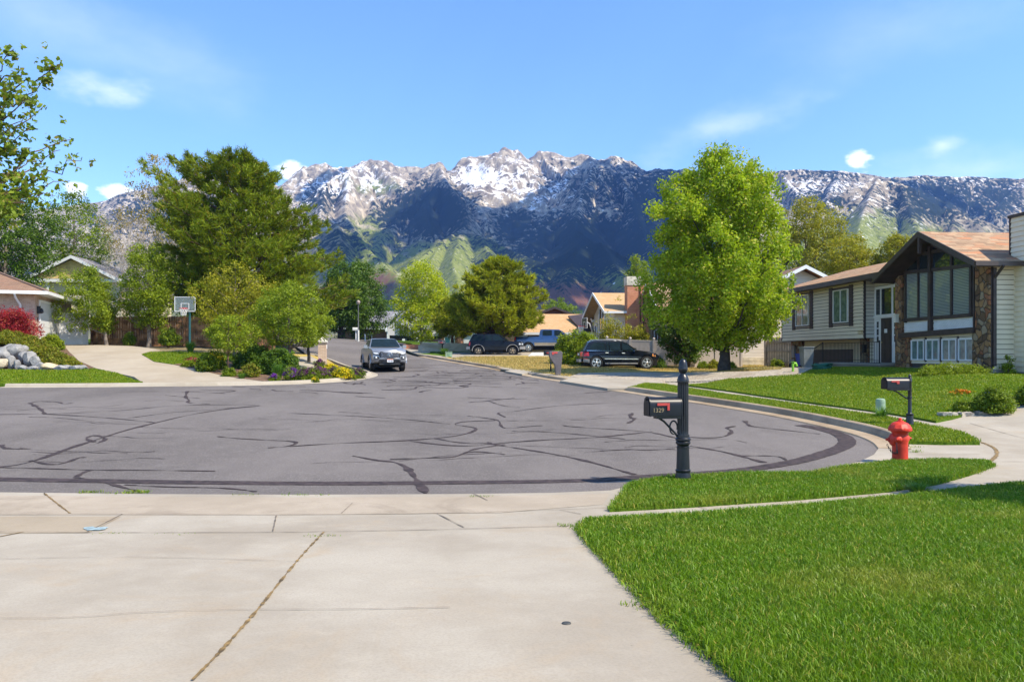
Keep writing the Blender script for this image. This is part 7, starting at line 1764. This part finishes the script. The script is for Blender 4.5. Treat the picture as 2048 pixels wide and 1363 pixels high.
LF = dict(
    maple=leaf('maple_leaf', (.17, .275, .006), (.42, .54, .016), (.5, .48, .05), trans=.5, spec=.3, nscale=.5),
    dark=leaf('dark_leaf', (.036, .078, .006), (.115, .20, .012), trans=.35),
    mid=leaf('mid_leaf', (.085, .145, .008), (.25, .33, .018), trans=.45),
    fresh=leaf('fresh_leaf', (.13, .20, .008), (.33, .40, .02), trans=.48),
    lime=leaf('lime_leaf', (.21, .30, .004), (.50, .55, .014), (.5, .5, .03), trans=.5),
    olive=leaf('olive_leaf', (.17, .19, .008), (.40, .38, .018), (.36, .30, .03), trans=.42),
    gold=leaf('gold_leaf', (.20, .15, .02), (.42, .31, .045), (.20, .22, .03), trans=.4),
    pine=leaf('pine_needle', (.075, .118, .006), (.245, .31, .014), (.24, .20, .02), trans=.32, spec=.15),
    juniper=leaf('juniper_needle', (.14, .175, .007), (.40, .43, .018), (.30, .27, .03), trans=.32, spec=.15),
    red=leaf('barberry_leaf', (.20, .012, .016), (.50, .04, .05), (.5, .15, .05), trans=.4),
    hedge=leaf('hedge_leaf', (.095, .125, .008), (.27, .29, .018), (.34, .22, .03), trans=.35),
    near=leaf('near_leaf', (.085, .14, .010), (.26, .35, .025), (.30, .26, .05), trans=.5, spec=.35, nscale=1.2),
    twig=leaf('dry_twig', (.24, .20, .16), (.36, .31, .25), trans=.1),
    violet=leaf('violet_flower', (.10, .02, .20), (.26, .06, .42), trans=.3), purple=leaf('purple_flower', (.10, .03, .10), (.22, .06, .20), trans=.3),
    yellow=leaf('yellow_flower', (.62, .48, .01), (.80, .65, .02), trans=.3), pink=leaf('red_flower', (.35, .05, .06), (.50, .12, .12), trans=.3), whitef=leaf('white_flower', (.6, .58, .5), (.75, .73, .65), trans=.3), orangef=leaf('orange_flower', (.6, .16, .01), (.75, .28, .02), trans=.3),
    strap=leaf('strap_leaf', (.06, .15, .015), (.16, .30, .03), trans=.4))
def at(px, d): x = (px-CX)/F*d; return (x, d, Z(x, d))
def T_(name, label, px, d, rows, lm, bark, tr, seed, **k):
    b = at(px, d); return tree(name, label, 'tree', b, prof_px(d, px, b[2], rows), LF[lm], BARK[bark], tr, seed, **k)
# the big maple
T_('maple_tree', 'big bright green maple in front of the beige houses, grey trunk by the gravel drive', 1447, 38, [(300, 1422, 1478), (316, 1400, 1500), (340, 1374, 1528), (365, 1345, 1550), (400, 1320, 1562), (450, 1305, 1566), (500, 1290, 1572), (550, 1288, 1582), (590, 1296, 1598), (625, 1306, 1594), (650, 1335, 1565), (672, 1362, 1530), (688, 1405, 1485)], 'maple', 'dark', .27, 12, n_cl=980, n_lf=112, cr=.42, size=.155, up=.35, limbs=70, flat=1.25, pw=.40, rise=.7)
# left group
b = at(478, 52)
pine('pine_tree', 'huge spreading dark green pine rising over the wooden fence', b, prof_px(52, 478, b[2], [(322, 440, 505), (332, 405, 525), (350, 368, 540), (375, 350, 560), (405, 330, 588), (440, 322, 622), (480, 315, 652), (515, 332, 662), (550, 347, 668), (585, 360, 672), (625, 390, 652), (650, 430, 630)]), LF['pine'], BARK['brown'], .38, 5, n_br=240, tufts=40, needles=16, nl=.34, nw=.05)
T_('golden_tree', 'tall sparse tree with golden brown young leaves to the left of the pine', 318, 64, [(306, 290, 350), (330, 268, 375), (360, 245, 390), (400, 232, 400), (450, 225, 410), (500, 215, 410), (560, 225, 410), (600, 250, 390)], 'gold', 'pale', .16, 31, n_cl=230, n_lf=42, cr=.6, size=.16, limbs=110, pw=.5, rise=1.0, limb_r=.5, trunk_top=.9)
T_('ash_tree', 'mid green tree behind the roofs left of the golden tree', 148, 66, [(378, 135, 165), (395, 118, 185), (420, 80, 205), (450, 70, 222), (490, 66, 228), (540, 76, 225), (580, 90, 215)], 'mid', 'grey', .2, 32, n_cl=240, n_lf=60, cr=.65, size=.19, limbs=50)
T_('ash_tree', 'dense dark green tree over the brick house at the picture edge', 10, 56, [(372, -40, 60), (395, -60, 85), (430, -75, 105), (470, -80, 112), (510, -80, 108), (545, -70, 90), (575, -40, 60)], 'dark', 'grey', .22, 33, n_cl=330, n_lf=80, cr=.6, size=.18, limbs=30)
T_('bare_tree', 'grey half bare bushy tree behind the small trees by the fence', 262, 58, [(430, 215, 300), (460, 200, 322), (500, 195, 335), (550, 210, 335), (600, 230, 320)], 'twig', 'pale', .10, 34, n_cl=150, n_lf=34, cr=.5, size=.22, limbs=90, rise=1.0, aspect=.12)
T_('birch_tree', 'small airy tree with leaning trunk in front of the cream gabled house', 214, 46.2, [(535, 150, 205), (560, 128, 228), (590, 110, 240), (615, 105, 240), (640, 120, 232), (660, 150, 220)], 'fresh', 'grey', .12, 35, n_cl=280, n_lf=66, cr=.38, size=.12, lean=(-1.1, 0), limbs=26, pw=.55)
T_('birch_tree', 'airy green tree with straight pale trunk before the wooden fence', 297, 47.0, [(488, 268, 318), (510, 250, 338), (550, 240, 348), (590, 236, 352), (625, 240, 345), (650, 262, 330)], 'fresh', 'grey', .13, 36, n_cl=260, n_lf=66, cr=.42, size=.13, limbs=26, pw=.5)
T_('locust_tree', 'yellow green feathery tree in front of the pine', 470, 43, [(525, 450, 490), (545, 425, 525), (570, 400, 545), (600, 385, 560), (630, 382, 560), (655, 395, 545), (675, 420, 520)], 'olive', 'grey', .12, 37, n_cl=230, n_lf=60, cr=.42, size=.12, limbs=40, pw=.5)
T_('pear_tree', 'round fresh green tree over the dark shrubs beside the pillar', 578, 39.5, [(568, 545, 600), (585, 515, 630), (610, 498, 652), (640, 495, 658), (665, 505, 655), (685, 525, 640)], 'fresh', 'grey', .10, 38, n_cl=260, n_lf=70, cr=.36, size=.115, limbs=40)
T_('pear_tree', 'slim fresh green tree on a dark straight trunk beside the brick pillar', 617, 44, [(610, 600, 640), (630, 588, 655), (655, 585, 662), (678, 592, 652), (688, 600, 640)], 'fresh', 'dark', .11, 138, n_cl=110, n_lf=60, cr=.34, size=.12, limbs=14)
T_('crab_tree', 'little tree with thin straight trunk in the mulch bed', 456, 36.8, [(632, 440, 480), (645, 420, 505), (665, 412, 525), (685, 416, 518), (700, 432, 495)], 'fresh', 'brown', .055, 39, n_cl=110, n_lf=60, cr=.27, size=.10, limbs=24)
# middle distance
T_('elm_tree', 'dark green tree with black trunk at the bend of the street', 681, 82, [(522, 668, 705), (545, 652, 725), (580, 642, 738), (620, 640, 745), (650, 648, 735), (668, 665, 705)], 'dark', 'dark', .28, 41, n_cl=260, n_lf=80, cr=.7, size=.22, limbs=30)
T_('elm_tree', 'dark green tree beside the street lamp, right of its twin', 716, 86, [(518, 715, 750), (540, 700, 765), (580, 690, 775), (620, 688, 780), (655, 695, 770), (675, 710, 750)], 'dark', 'dark', .26, 42, n_cl=260, n_lf=80, cr=.7, size=.22, limbs=30)
T_('lime_tree', 'airy lime green tree in front of the camping trailer', 844, 78, [(524, 815, 870), (545, 800, 893), (580, 792, 910), (620, 782, 915), (650, 775, 905), (668, 795, 885), (676, 820, 870)], 'lime', 'pale', .16, 43, n_cl=340, n_lf=58, cr=.62, size=.2, limbs=60, pw=.5, rise=.9)
b = at(992, 63.5)
pine('juniper_tree', 'bushy olive green conifer with thick forked trunk behind the dark navy suv', b, prof_px(63.5, 992, b[2], [(522, 985, 1010), (537, 966, 1026), (555, 935, 1058), (590, 912, 1072), (625, 900, 1084), (644, 888, 1088), (658, 945, 1060)]), LF['juniper'], BARK['brown'], .34, 8, n_br=170, tufts=26, needles=18, nl=.40, nw=.07, tw=.27)
b = at(905, 69); pine('juniper_tree', 'low spreading olive conifer left of the bushy conifer', b, prof_px(69, 905, b[2], [(602, 892, 918), (625, 875, 935), (650, 868, 945), (668, 875, 940)]), LF['juniper'], BARK['brown'], .16, 9, n_br=70, tufts=30, needles=16, nl=.4, nw=.07)
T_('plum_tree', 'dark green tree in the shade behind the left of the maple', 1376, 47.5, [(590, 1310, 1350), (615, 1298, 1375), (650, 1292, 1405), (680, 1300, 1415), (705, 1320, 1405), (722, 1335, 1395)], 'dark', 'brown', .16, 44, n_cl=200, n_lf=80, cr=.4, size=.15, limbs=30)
T_('willow_tree', 'tall yellow green willow behind the right of the maple', 1610, 78, [(398, 1590, 1640), (415, 1560, 1668), (450, 1545, 1692), (490, 1540, 1698), (540, 1545, 1690), (580, 1560, 1670)], 'olive', 'grey', .26, 45, n_cl=330, n_lf=62, cr=.75, size=.22, limbs=80, rise=.9, pw=.48)
T_('willow_tree', 'yellow green tree over the left wing of the split level house', 1700, 72, [(470, 1670, 1720), (490, 1648, 1745), (520, 1640, 1760), (550, 1650, 1760), (580, 1660, 1740)], 'olive', 'grey', .2, 46, n_cl=220, n_lf=62, cr=.65, size=.2, limbs=40, pw=.48)
T_('willow_tree', 'olive green tree top beside the tall gable of the split level house', 1795, 70, [(468, 1788, 1815), (490, 1765, 1840), (520, 1750, 1860), (560, 1755, 1850)], 'olive', 'grey', .2, 47, n_cl=160, n_lf=62, cr=.6, size=.2, limbs=30, pw=.48)
T_('poplar_tree', 'pale green tree just left of the maple behind the brick chimney', 1275, 80, [(512, 1265, 1295), (535, 1255, 1310), (565, 1250, 1315), (600, 1250, 1310), (640, 1260, 1300)], 'fresh', 'grey', .2, 48, n_cl=130, n_lf=60, cr=.65, size=.2, limbs=20)
T_('poplar_tree', 'green tree tops behind the brown gabled roof', 1118, 100, [(598, 1100, 1125), (612, 1085, 1150), (630, 1080, 1165), (660, 1090, 1150)], 'mid', 'grey', .2, 49, n_cl=120, n_lf=60, cr=.6, size=.2, limbs=10)
for k, (px, d, w, y0_, lm, lab) in enumerate([(605, 92, 34, 610, 'mid', 'mid green tree beyond the far street, left of the twin dark trees'), (560, 95, 50, 590, 'dark', 'dark tree far behind the round fresh green tree'), (1040, 105, 40, 618, 'mid', 'green tree far behind the bushy conifer'), (760, 110, 40, 600, 'dark', 'dark tree far behind the camping trailer')]):
    T_('street_tree', lab, px, d, [(y0_, px-w*.4, px+w*.4), (y0_+22, px-w*.9, px+w*.9), (y0_+50, px-w, px+w), (680, px-w*.6, px+w*.6)], lm, 'grey', .2, 60+k, n_cl=130, n_lf=60, cr=.7, size=.24, limbs=10)
T_('rear_tree', 'big mid green tree between the ash and the pine in the background', 395, 75, [(470, 370, 420), (500, 350, 440), (560, 345, 450), (620, 350, 440), (660, 370, 420)], 'mid', 'grey', .2, 66, n_cl=160, n_lf=60, cr=.7, size=.22, limbs=10)
# tree beyond the right edge whose shadow lies on the lawn
b = (9.3, 9.0, Z(9.3, 9.0)); tree('young_maple', 'young maple beside the lawn whose shadow falls on the sidewalk', 'tree', b, [(1.6, .7, .7), (2.2, 1.35, 1.35), (3.4, 1.5, 1.5), (4.4, 1.1, 1.1), (5.1, .3, .3)], LF['maple'], BARK['grey'], .09, 70, n_cl=150, n_lf=80, cr=.32, size=.12, limbs=30)
# ---------------------------------------------------------------- branches reaching in at the left, near the camera
e = thing('sycamore_tree', 'near tree whose thin leafy branches reach in from the picture edge', 'tree', (-12.9, 13.6, Z(-12.9, 13.6)))
rg = np.random.default_rng(77); bx0 = np.array([-12.9, 13.6, Z(-12.9, 13.6)])
mb = MB(); mb.tube([(0, 0, -.3), (.05, 0, 1.5), (.1, .05, 3), (.0, 0, 5), (.1, 0, 7.5)], [.24, .19, .16, .11, .03], 12); mb.build('trunk', BARK['grey'], e)
cen = []; lm_ = MB()
def branch(px0, py0, px1, py1, d0, d1, sub=True):
    a = np.array(P(px0, py0, d0))-bx0; b_ = np.array(P(px1, py1, d1))-bx0
    root = np.array([.05, 0, max(1.8, a[2]-1.2)]); limb(lm_, root, a, .05, .026, rg, 6); limb(lm_, a, b_, .024, .005, rg, 5, seg=8, wig=.10, sag=.12)
    n_ = int(np.linalg.norm(b_-a)/.062)
    for i in range(n_):
        s = i/n_
        p = a+(b_-a)*s; p[2] += .12*np.linalg.norm(b_-a)*s*(1-s); r = .15*(1.15-.75*s)
        if rg.uniform() < .8: cen.append(p+rg.standard_normal(3)*r)
        if sub and rg.uniform() < .07 and s > .1:
            q = p+np.array([rg.uniform(.1, .4), rg.uniform(-.3, .3), rg.uniform(.05, .35)])*(1.1-s); limb(lm_, p, q, .008, .003, rg, 4, seg=4)
            for j in range(9): cen.append(p+(q-p)*j/8+rg.standard_normal(3)*.05)
for a in [(-60, 215, 28, 98), (-60, 240, 120, 128), (-60, 205, 45, 150), (-50, 255, 104, 158), (-60, 275, 76, 195), (-50, 320, 50, 228), (-50, 345, 86, 214), (-50, 365, 60, 255), (-40, 372, 148, 278), (-40, 395, 120, 300), (-30, 405, 163, 322), (-40, 430, 140, 362), (-40, 425, 98, 342), (-40, 410, 60, 318), (-50, 440, 110, 392), (-50, 300, 20, 190), (-60, 380, 20, 280), (-50, 450, 70, 385), (-50, 430, 30, 350)]:
    branch(*a, 13.4+rg.uniform(-.8, .8), 13.6+rg.uniform(-1, 1))
for p in [(140, 282), (128, 240), (185, 324), (92, 90), (44, 92), (150, 310)]: cen.append(np.array(P(p[0], p[1], 13.6))-bx0)
for p in [(-60, 190), (-70, 260), (-60, 340), (-55, 400), (-40, 420), (-20, 425), (0, 415), (20, 425)]:
    for j in range(30): cen.append(np.array(P(p[0]+rg.uniform(-30, 25), p[1]+rg.uniform(-30, 30), 13.4+rg.uniform(-1, 1)))-bx0)
lm_.build('limb', BARK['brown'], e)
V, Q_, t, o = leaves(rg, np.array(cen), 5, .07, .095, flat=1, up=.25, aspect=.75); np_mesh('crown', V, Q_, LF['near'], e, {'tint': t, 'odd': o})
# ---------------------------------------------------------------- shrubs
def bush(name, label, px, d, w, h, lm, seed, size=.09, n=None, dep=None, group=None, flower=None, fl_n=0, fl_size=.06, up=.5, shape=1.0, base_z=None, cat='shrub', fl_top=.45, spike=0, loose=0.0, dens=1.0):
    k_ = 1.12 if cat == 'flowers' else .78
    h *= k_; w *= .9 if k_ < 1 else 1.08; fl_n = int(fl_n*1.5); fl_size *= 1.45 if k_ > 1 else 1.2
    rg = np.random.default_rng(seed); x = (px-CX)/F*d if not isinstance(px, float) else px; zb_ = Z(x, d) if base_z is None else base_z
    e = thing(name, label, cat, (x, d, zb_), 0, group); dep = dep or w
    vol = w*dep*h; nc = int(max(14, min(260, 70*dens*(w*dep+h*(w+dep))**.8))); th = rg.uniform(0, 6.283, nc); v = rg.uniform(0, 1, nc)**shape; rr = np.sqrt(np.maximum(0, 1-(v*.98)**2.2))*rg.uniform(.0, 1, nc)**.35; lum = 1+.18*np.sin(3*th+seed)+.12*np.sin(5*th+v*7)+loose*rg.standard_normal(nc)*.3
    cen = np.stack([rr*np.cos(th)*w/2*lum, rr*np.sin(th)*dep/2*lum, .08*h+v*h*.86*lum], 1)
    n_lf = n or int(46*dens)
    V, Q_, t, o = leaves(rg, cen, n_lf, .17*(w*h)**.4+.02, size, flat=.9, up=up); V[:, 2] = np.maximum(V[:, 2], .01 if base_z is None else -1); np_mesh('foliage', V, Q_, LF[lm], e, {'tint': t, 'odd': o})
    mb = MB()
    for i in rg.permutation(nc)[:min(nc, 14)]: limb(mb, (rg.uniform(-.06, .06), rg.uniform(-.06, .06), -.1), cen[i], .02+.012*h, .005, rg, 4, seg=4)
    mb.build('stem', BARK['brown'], e)
    if flower:
        th = rg.uniform(0, 6.283, fl_n); v = fl_top+(1-fl_top)*rg.uniform(0, 1, fl_n); rr = np.sqrt(np.maximum(0, 1-v**2.2))*rg.uniform(.3, 1.05, fl_n)
        c_ = np.stack([rr*np.cos(th)*w/2*1.03, rr*np.sin(th)*dep/2*1.03, .08*h+v*h*1.02], 1)
        if spike:
            V, Q_, t, o = leaves(rg, c_, 9, .05, fl_size, flat=spike/.05*.5, up=.2)
        else: V, Q_, t, o = leaves(rg, c_, 5, fl_size*.8, fl_size, up=.9)
        np_mesh('flower', V, Q_, LF[flower], e, {'tint': t, 'odd': o})
    return e
def clump(name, label, px, d, w, h, lm, seed, n=260, group=None, wd=.02):
    rg = np.random.default_rng(seed); x = (px-CX)/F*d; e = thing(name, label, 'ornamental grass', (x, d, Z(x, d)), 0, group); th = rg.uniform(0, 6.283, n); r0 = rg.uniform(0, .18, n)*w; ln = h*rg.uniform(.6, 1.1, n); sp = rg.uniform(.1, 1, n)*w/2
    b_ = np.stack([r0*np.cos(th), r0*np.sin(th), np.zeros(n)], 1); d_ = np.stack([np.cos(th), np.sin(th), np.zeros(n)], 1); s = np.stack([-np.sin(th), np.cos(th), np.zeros(n)], 1)*wd/2
    m_ = b_+d_*(sp*.35)[:, None]+np.array([0, 0, 1])*(ln*.6)[:, None]; t_ = b_+d_*sp[:, None]+np.array([0, 0, 1])*ln[:, None]
    V = np.stack([b_-s, b_+s, m_+s, m_-s, t_], 1).reshape(-1, 3); i = np.arange(n)*5; Q_ = np.concatenate([np.stack([i, i+1, i+2], 1), np.stack([i, i+2, i+3], 1), np.stack([i+3, i+2, i+4], 1)])
    np_mesh('blade', V, Q_, LF[lm], e, {'tint': np.repeat(rg.uniform(0, 1, n), 5), 'odd': np.repeat(rg.uniform(0, .8, n), 5)}); return e
hl = 'clipped bronze green shrubs along the rock bank'
for k, (px, d, w, h, lab) in enumerate([(18, 39.0, 1.9, 1.15, 'tallest bronze green shrub of the row, at the picture edge above the rocks'), (55, 38.6, 1.6, 1.0, 'second shrub of the row above the rocks, below the red shrub'), (88, 37.9, 1.5, .95, 'middle shrub of the row above the rock bank'), (117, 37.1, 1.4, .85, 'fourth shrub of the row above the rocks, beside the driveway'), (141, 36.4, 1.1, .72, 'last and lowest shrub of the row at the driveway end of the rock bank'), (-40, 39.4, 1.9, 1.15, 'shrub of the row just past the picture edge')]):
    bush('hedge_shrub', lab, px, d, w, h*.66, 'hedge', 100+k, size=.075, group=hl, dens=1.6)
bush('barberry_bush', 'bright red leaved bush in front of the brick house', 22, 40.1, 3.0, 1.75, 'red', 110, size=.08, dep=1.1, dens=1.6, loose=.5, base_z=.8)
bush('laurel_bush', 'fresh green pointed bush by the garage door of the brick house', 105, 42.5, 1.15, .95, 'fresh', 111, size=.09, dens=1.4, loose=.4)
bush('laurel_bush', 'small loose green bush between the red bush and the garage door', 75, 41.9, .6, .6, 'fresh', 112, size=.08)
bush('fence_shrub', 'small shrub against the wooden fence between the two birches', 258, 46.6, .65, .9, 'mid', 113, size=.09)
bush('fence_shrub', 'broader shrub against the wooden fence left of the hoop', 336, 46.4, 1.2, 1.15, 'mid', 114, size=.1, loose=.5)
clump('grass_clump', 'upright green grass clump at the foot of the basketball pole', 381, 43.0, .8, .65, 'strap', 115)
clump('grass_clump', 'tall strappy grass clump at the purple end of the flower bed', 556, 34.4, .75, .75, 'strap', 116, n=340)
clump('grass_clump', 'low fine grass tuft between the two small mulch shrubs', 484, 34.4, .45, .28, 'strap', 117)
bush('rose_bush', 'green bush at the driveway side of the mulch bed', 414, 36.6, .95, .95, 'mid', 118, size=.08, dens=1.3)
bush('rose_bush', 'yellow flowering bush behind the driveway side bush', 430, 37.6, 1.0, 1.0, 'mid', 119, size=.08, flower='yellow', fl_n=70, fl_size=.08)
bush('flower_mound', 'low mound of dull red flowers where the lawn meets the driveway', 384, 38.6, .85, .32, 'mid', 120, size=.06, flower='pink', fl_n=90, fl_size=.06, cat='flowers')
bush('flower_mound', 'small bright green mound before the dull red flowers', 374, 37.7, .45, .26, 'fresh', 121, size=.06, cat='flowers')
bush('mulch_shrub', 'small round shrub under the little tree in the mulch bed', 459, 35.2, .68, .52, 'mid', 122, size=.06, dens=1.3)
bush('mulch_shrub', 'bronze topped shrub between the little tree and the big dark shrub', 502, 35.2, .9, .68, 'hedge', 123, size=.07, dens=1.3)
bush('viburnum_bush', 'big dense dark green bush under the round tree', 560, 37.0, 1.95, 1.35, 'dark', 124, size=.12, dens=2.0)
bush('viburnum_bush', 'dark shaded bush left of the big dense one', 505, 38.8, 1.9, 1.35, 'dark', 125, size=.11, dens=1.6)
bush('salvia_mound', 'vivid violet flower mound at the curb', 584, 33.6, .72, .52, 'mid', 126, size=.05, flower='violet', fl_n=230, fl_size=.045, cat='flowers', fl_top=.35)
bush('salvia_mound', 'small violet mound left of the vivid one', 548, 33.3, .42, .32, 'mid', 127, size=.05, flower='violet', fl_n=60, fl_size=.04, cat='flowers')
sg = 'purple spiked salvia along the curb'
for k, (px, d, w, h, lab) in enumerate([(606, 33.5, .55, .50, 'purple salvia next to the violet mound'), (622, 33.7, .6, .5, 'second purple salvia along the curb from the violet mound'), (639, 34.0, .6, .5, 'purple salvia in the middle of the curb row'), (650, 34.4, .55, .42, 'purple salvia left of the round yellow mound'), (708, 35.6, .6, .34, 'purple salvia right of the round yellow mound'), (718, 35.9, .55, .4, 'last purple salvia at the curb tip'), (668, 37.2, .5, .36, 'purple salvia behind the round yellow mound'), (640, 40.2, .55, .5, 'reddish purple salvia at the foot of the brick pillar')]):
    bush('salvia_plant', lab, px, d, w, h, 'mid', 130+k, size=.05, flower='purple', fl_n=75, fl_size=.04, group=sg, cat='flowers', spike=.16)
bush('alyssum_mound', 'round bright yellow flower mound among the purple salvia', 686, 34.9, .95, .46, 'mid', 140, size=.05, flower='yellow', fl_n=420, fl_size=.05, cat='flowers', fl_top=.15)
bush('alyssum_mound', 'long yellow flower mound beside the brick pillar', 662, 38.6, .95, .42, 'mid', 141, size=.05, flower='yellow', fl_n=330, fl_size=.055, cat='flowers', fl_top=.15)
bush('alyssum_mound', 'few yellow flowers between the purple salvias at the curb', 631, 33.3, .35, .2, 'mid', 142, size=.05, flower='yellow', fl_n=50, fl_size=.05, cat='flowers')
# right side
bush('lilac_bush', 'large round green bush between the blue pickup and the black suv', 1160, 47.6, 3.3, 2.25, 'fresh', 150, size=.13, dens=2.2)
for k, (px, d, w, h, lab) in enumerate([(1222, 53, 2.0, 3.3, 'pale yellow green twiggy shrub behind the vinyl fence by the white wall'), (1262, 53.5, 1.6, 2.5, 'yellow green shrub behind the vinyl fence below the brick chimney'), (1285, 53, 1.3, 2.3, 'yellow green shrub at the end of the brick chimney')]):
    bush('forsythia_bush', lab, px, d, w, h, 'olive', 152+k, size=.11, loose=1.0, dens=.8)
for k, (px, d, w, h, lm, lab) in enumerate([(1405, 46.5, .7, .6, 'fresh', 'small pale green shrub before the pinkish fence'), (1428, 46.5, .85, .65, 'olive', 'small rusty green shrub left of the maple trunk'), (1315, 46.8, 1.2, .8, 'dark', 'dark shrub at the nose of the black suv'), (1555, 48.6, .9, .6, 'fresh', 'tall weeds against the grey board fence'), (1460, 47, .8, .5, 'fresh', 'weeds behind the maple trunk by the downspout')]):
    bush('yard_shrub', lab, px, d, w, h, lm, 160+k, size=.08)
bush('rose_bush', 'leafy round bush with white buds beside the neighbouring driveway', 1990, 20.2, .95, .72, 'mid', 170, size=.06, dens=2.2, flower='whitef', fl_n=26, fl_size=.03)
bush('rose_bush', 'low bush by the end of the stone edging', 1928, 20.6, .62, .38, 'mid', 171, size=.055, dens=1.4)
bush('rose_bush', 'bush at the picture edge behind the stone edging', 2062, 20.4, .7, .62, 'mid', 172, size=.06, dens=1.8)
bush('ground_cover', 'low spreading mound of green plants with pale flowers by the foundation', 1905, 26.4, 2.5, .42, 'fresh', 173, size=.05, dep=1.1, flower='whitef', fl_n=60, fl_size=.03, dens=1.5, fl_top=.8)
bush('poppy_patch', 'scattered orange poppies on the lawn behind the stone edging', 1925, 22.6, .9, .16, 'fresh', 174, size=.04, dep=.5, flower='orangef', fl_n=24, fl_size=.05, cat='flowers', dens=.5)
bush('wall_vine', 'leafy green plant behind the gas meter', 2016, 26.2, .4, .85, 'fresh', 175, size=.07, loose=.6, dens=.7)
clump('grass_clump', 'tuft of tall grass around the green utility box', 889, 60.0, .9, .6, 'strap', 176, n=160, wd=.04)
clump('grass_clump', 'darker taller grass tuft on the strip near the sidewalk', 1838, 10.6, .5, .16, 'strap', 178, n=420, wd=.009)
clump('grass_clump', 'long grass blades at the foot of the utility pedestal', 1763, 20.0, .55, .38, 'strap', 177, n=120)
# ---------------------------------------------------------------- boulders of the bank on the left
def m_rock(name, a, b):
    q = NT(name); p = q.pos(); oi = q.n('ShaderNodeObjectInfo').outputs['Random']
    c = q.mix(q.ramp(q.noise(p, 2.5, 6, .65), .3, .7), a, b); c = q.mix(q.m('MULTIPLY', q.ramp(q.noise(p, 6, 5, .7), .55, .7), .6), c, (.10, .095, .09)); c = q.mix(q.m('MULTIPLY', oi, .3), c, (.30, .29, .28))
    q.set(c, .9); q.bump(q.noise(p, 9, 6, .7), .9, .05); return q.mat
ROCK = [m_rock('grey_limestone', (.14, .135, .13), (.33, .32, .305)), m_rock('tan_limestone', (.42, .32, .18), (.60, .50, .34))]
rk = [(5, 716, 34, 22, 0), (-22, 728, 36, 26, 0), (22, 699, 20, 12, 0), (14, 709, 24, 22, 0), (38, 697, 15, 9, 0), (30, 712, 30, 24, 0), (46, 706, 20, 16, 0), (49, 720, 20, 18, 0), (60, 726, 24, 24, 0), (5, 733, 32, 20, 1), (21, 732, 18, 22, 0), (34, 735, 12, 17, 0), (47, 739, 18, 10, 0), (72, 730, 20, 20, 0), (80, 735, 18, 14, 0), (100, 738, 28, 14, 1), (124, 739, 26, 11, 0), (134, 738.5, 20, 9, 0), (152, 739, 22, 10, 0), (165, 738.5, 18, 9, 0), (66, 739, 18, 8, 0), (-45, 716, 36, 30, 0), (-48, 736, 34, 20, 0), (88, 739, 16, 8, 0)]
for k, (px, py, w, h, m_) in enumerate(rk):
    d = 35.6 + max(0, (739-py))*.055; x = (px-CX)/F*d; zc = (HY-py)/F*d; W_ = w/F*d; H_ = h/F*d
    bm = bmesh.new(); bmesh.ops.create_icosphere(bm, subdivisions=3, radius=.5); rgk = random.Random(300+k)
    pl = [(Vector((rgk.gauss(0, 1), rgk.gauss(0, 1), rgk.gauss(0, .8))).normalized(), rgk.uniform(.30, .46)) for _ in range(11)]
    for v in bm.verts:
        for n_, dd in pl:
            s = v.co.dot(n_)-dd
            if s > 0: v.co -= n_*s*.92
        v.co += Vector((rgk.uniform(-1, 1), rgk.uniform(-1, 1), rgk.uniform(-1, 1)))*.008
        v.co = Vector((v.co.x*W_*1.28, v.co.y*W_*1.1, v.co.z*H_*1.35))
    me = bpy.data.meshes.new('boulder'); bm.to_mesh(me); bm.free(); me.materials.append(ROCK[m_]); me.polygons.foreach_set('use_smooth', [True]*len(me.polygons)); me.set_sharp_from_angle(angle=R(24))
    o = bpy.data.objects.new('boulder', me); COL.objects.link(o); o.location = (x, d, zc+H_*.35)
    if m_: tag(o, 'tan stained boulder at the picture edge at the foot of the bank' if px < 50 else 'tan topped boulder at the foot of the bank below the row of shrubs', 'boulder', 'boulders of the bank')
    else: tag(o, 'grey angular boulder in the rock bank below the row of shrubs', 'boulder', 'boulders of the bank')
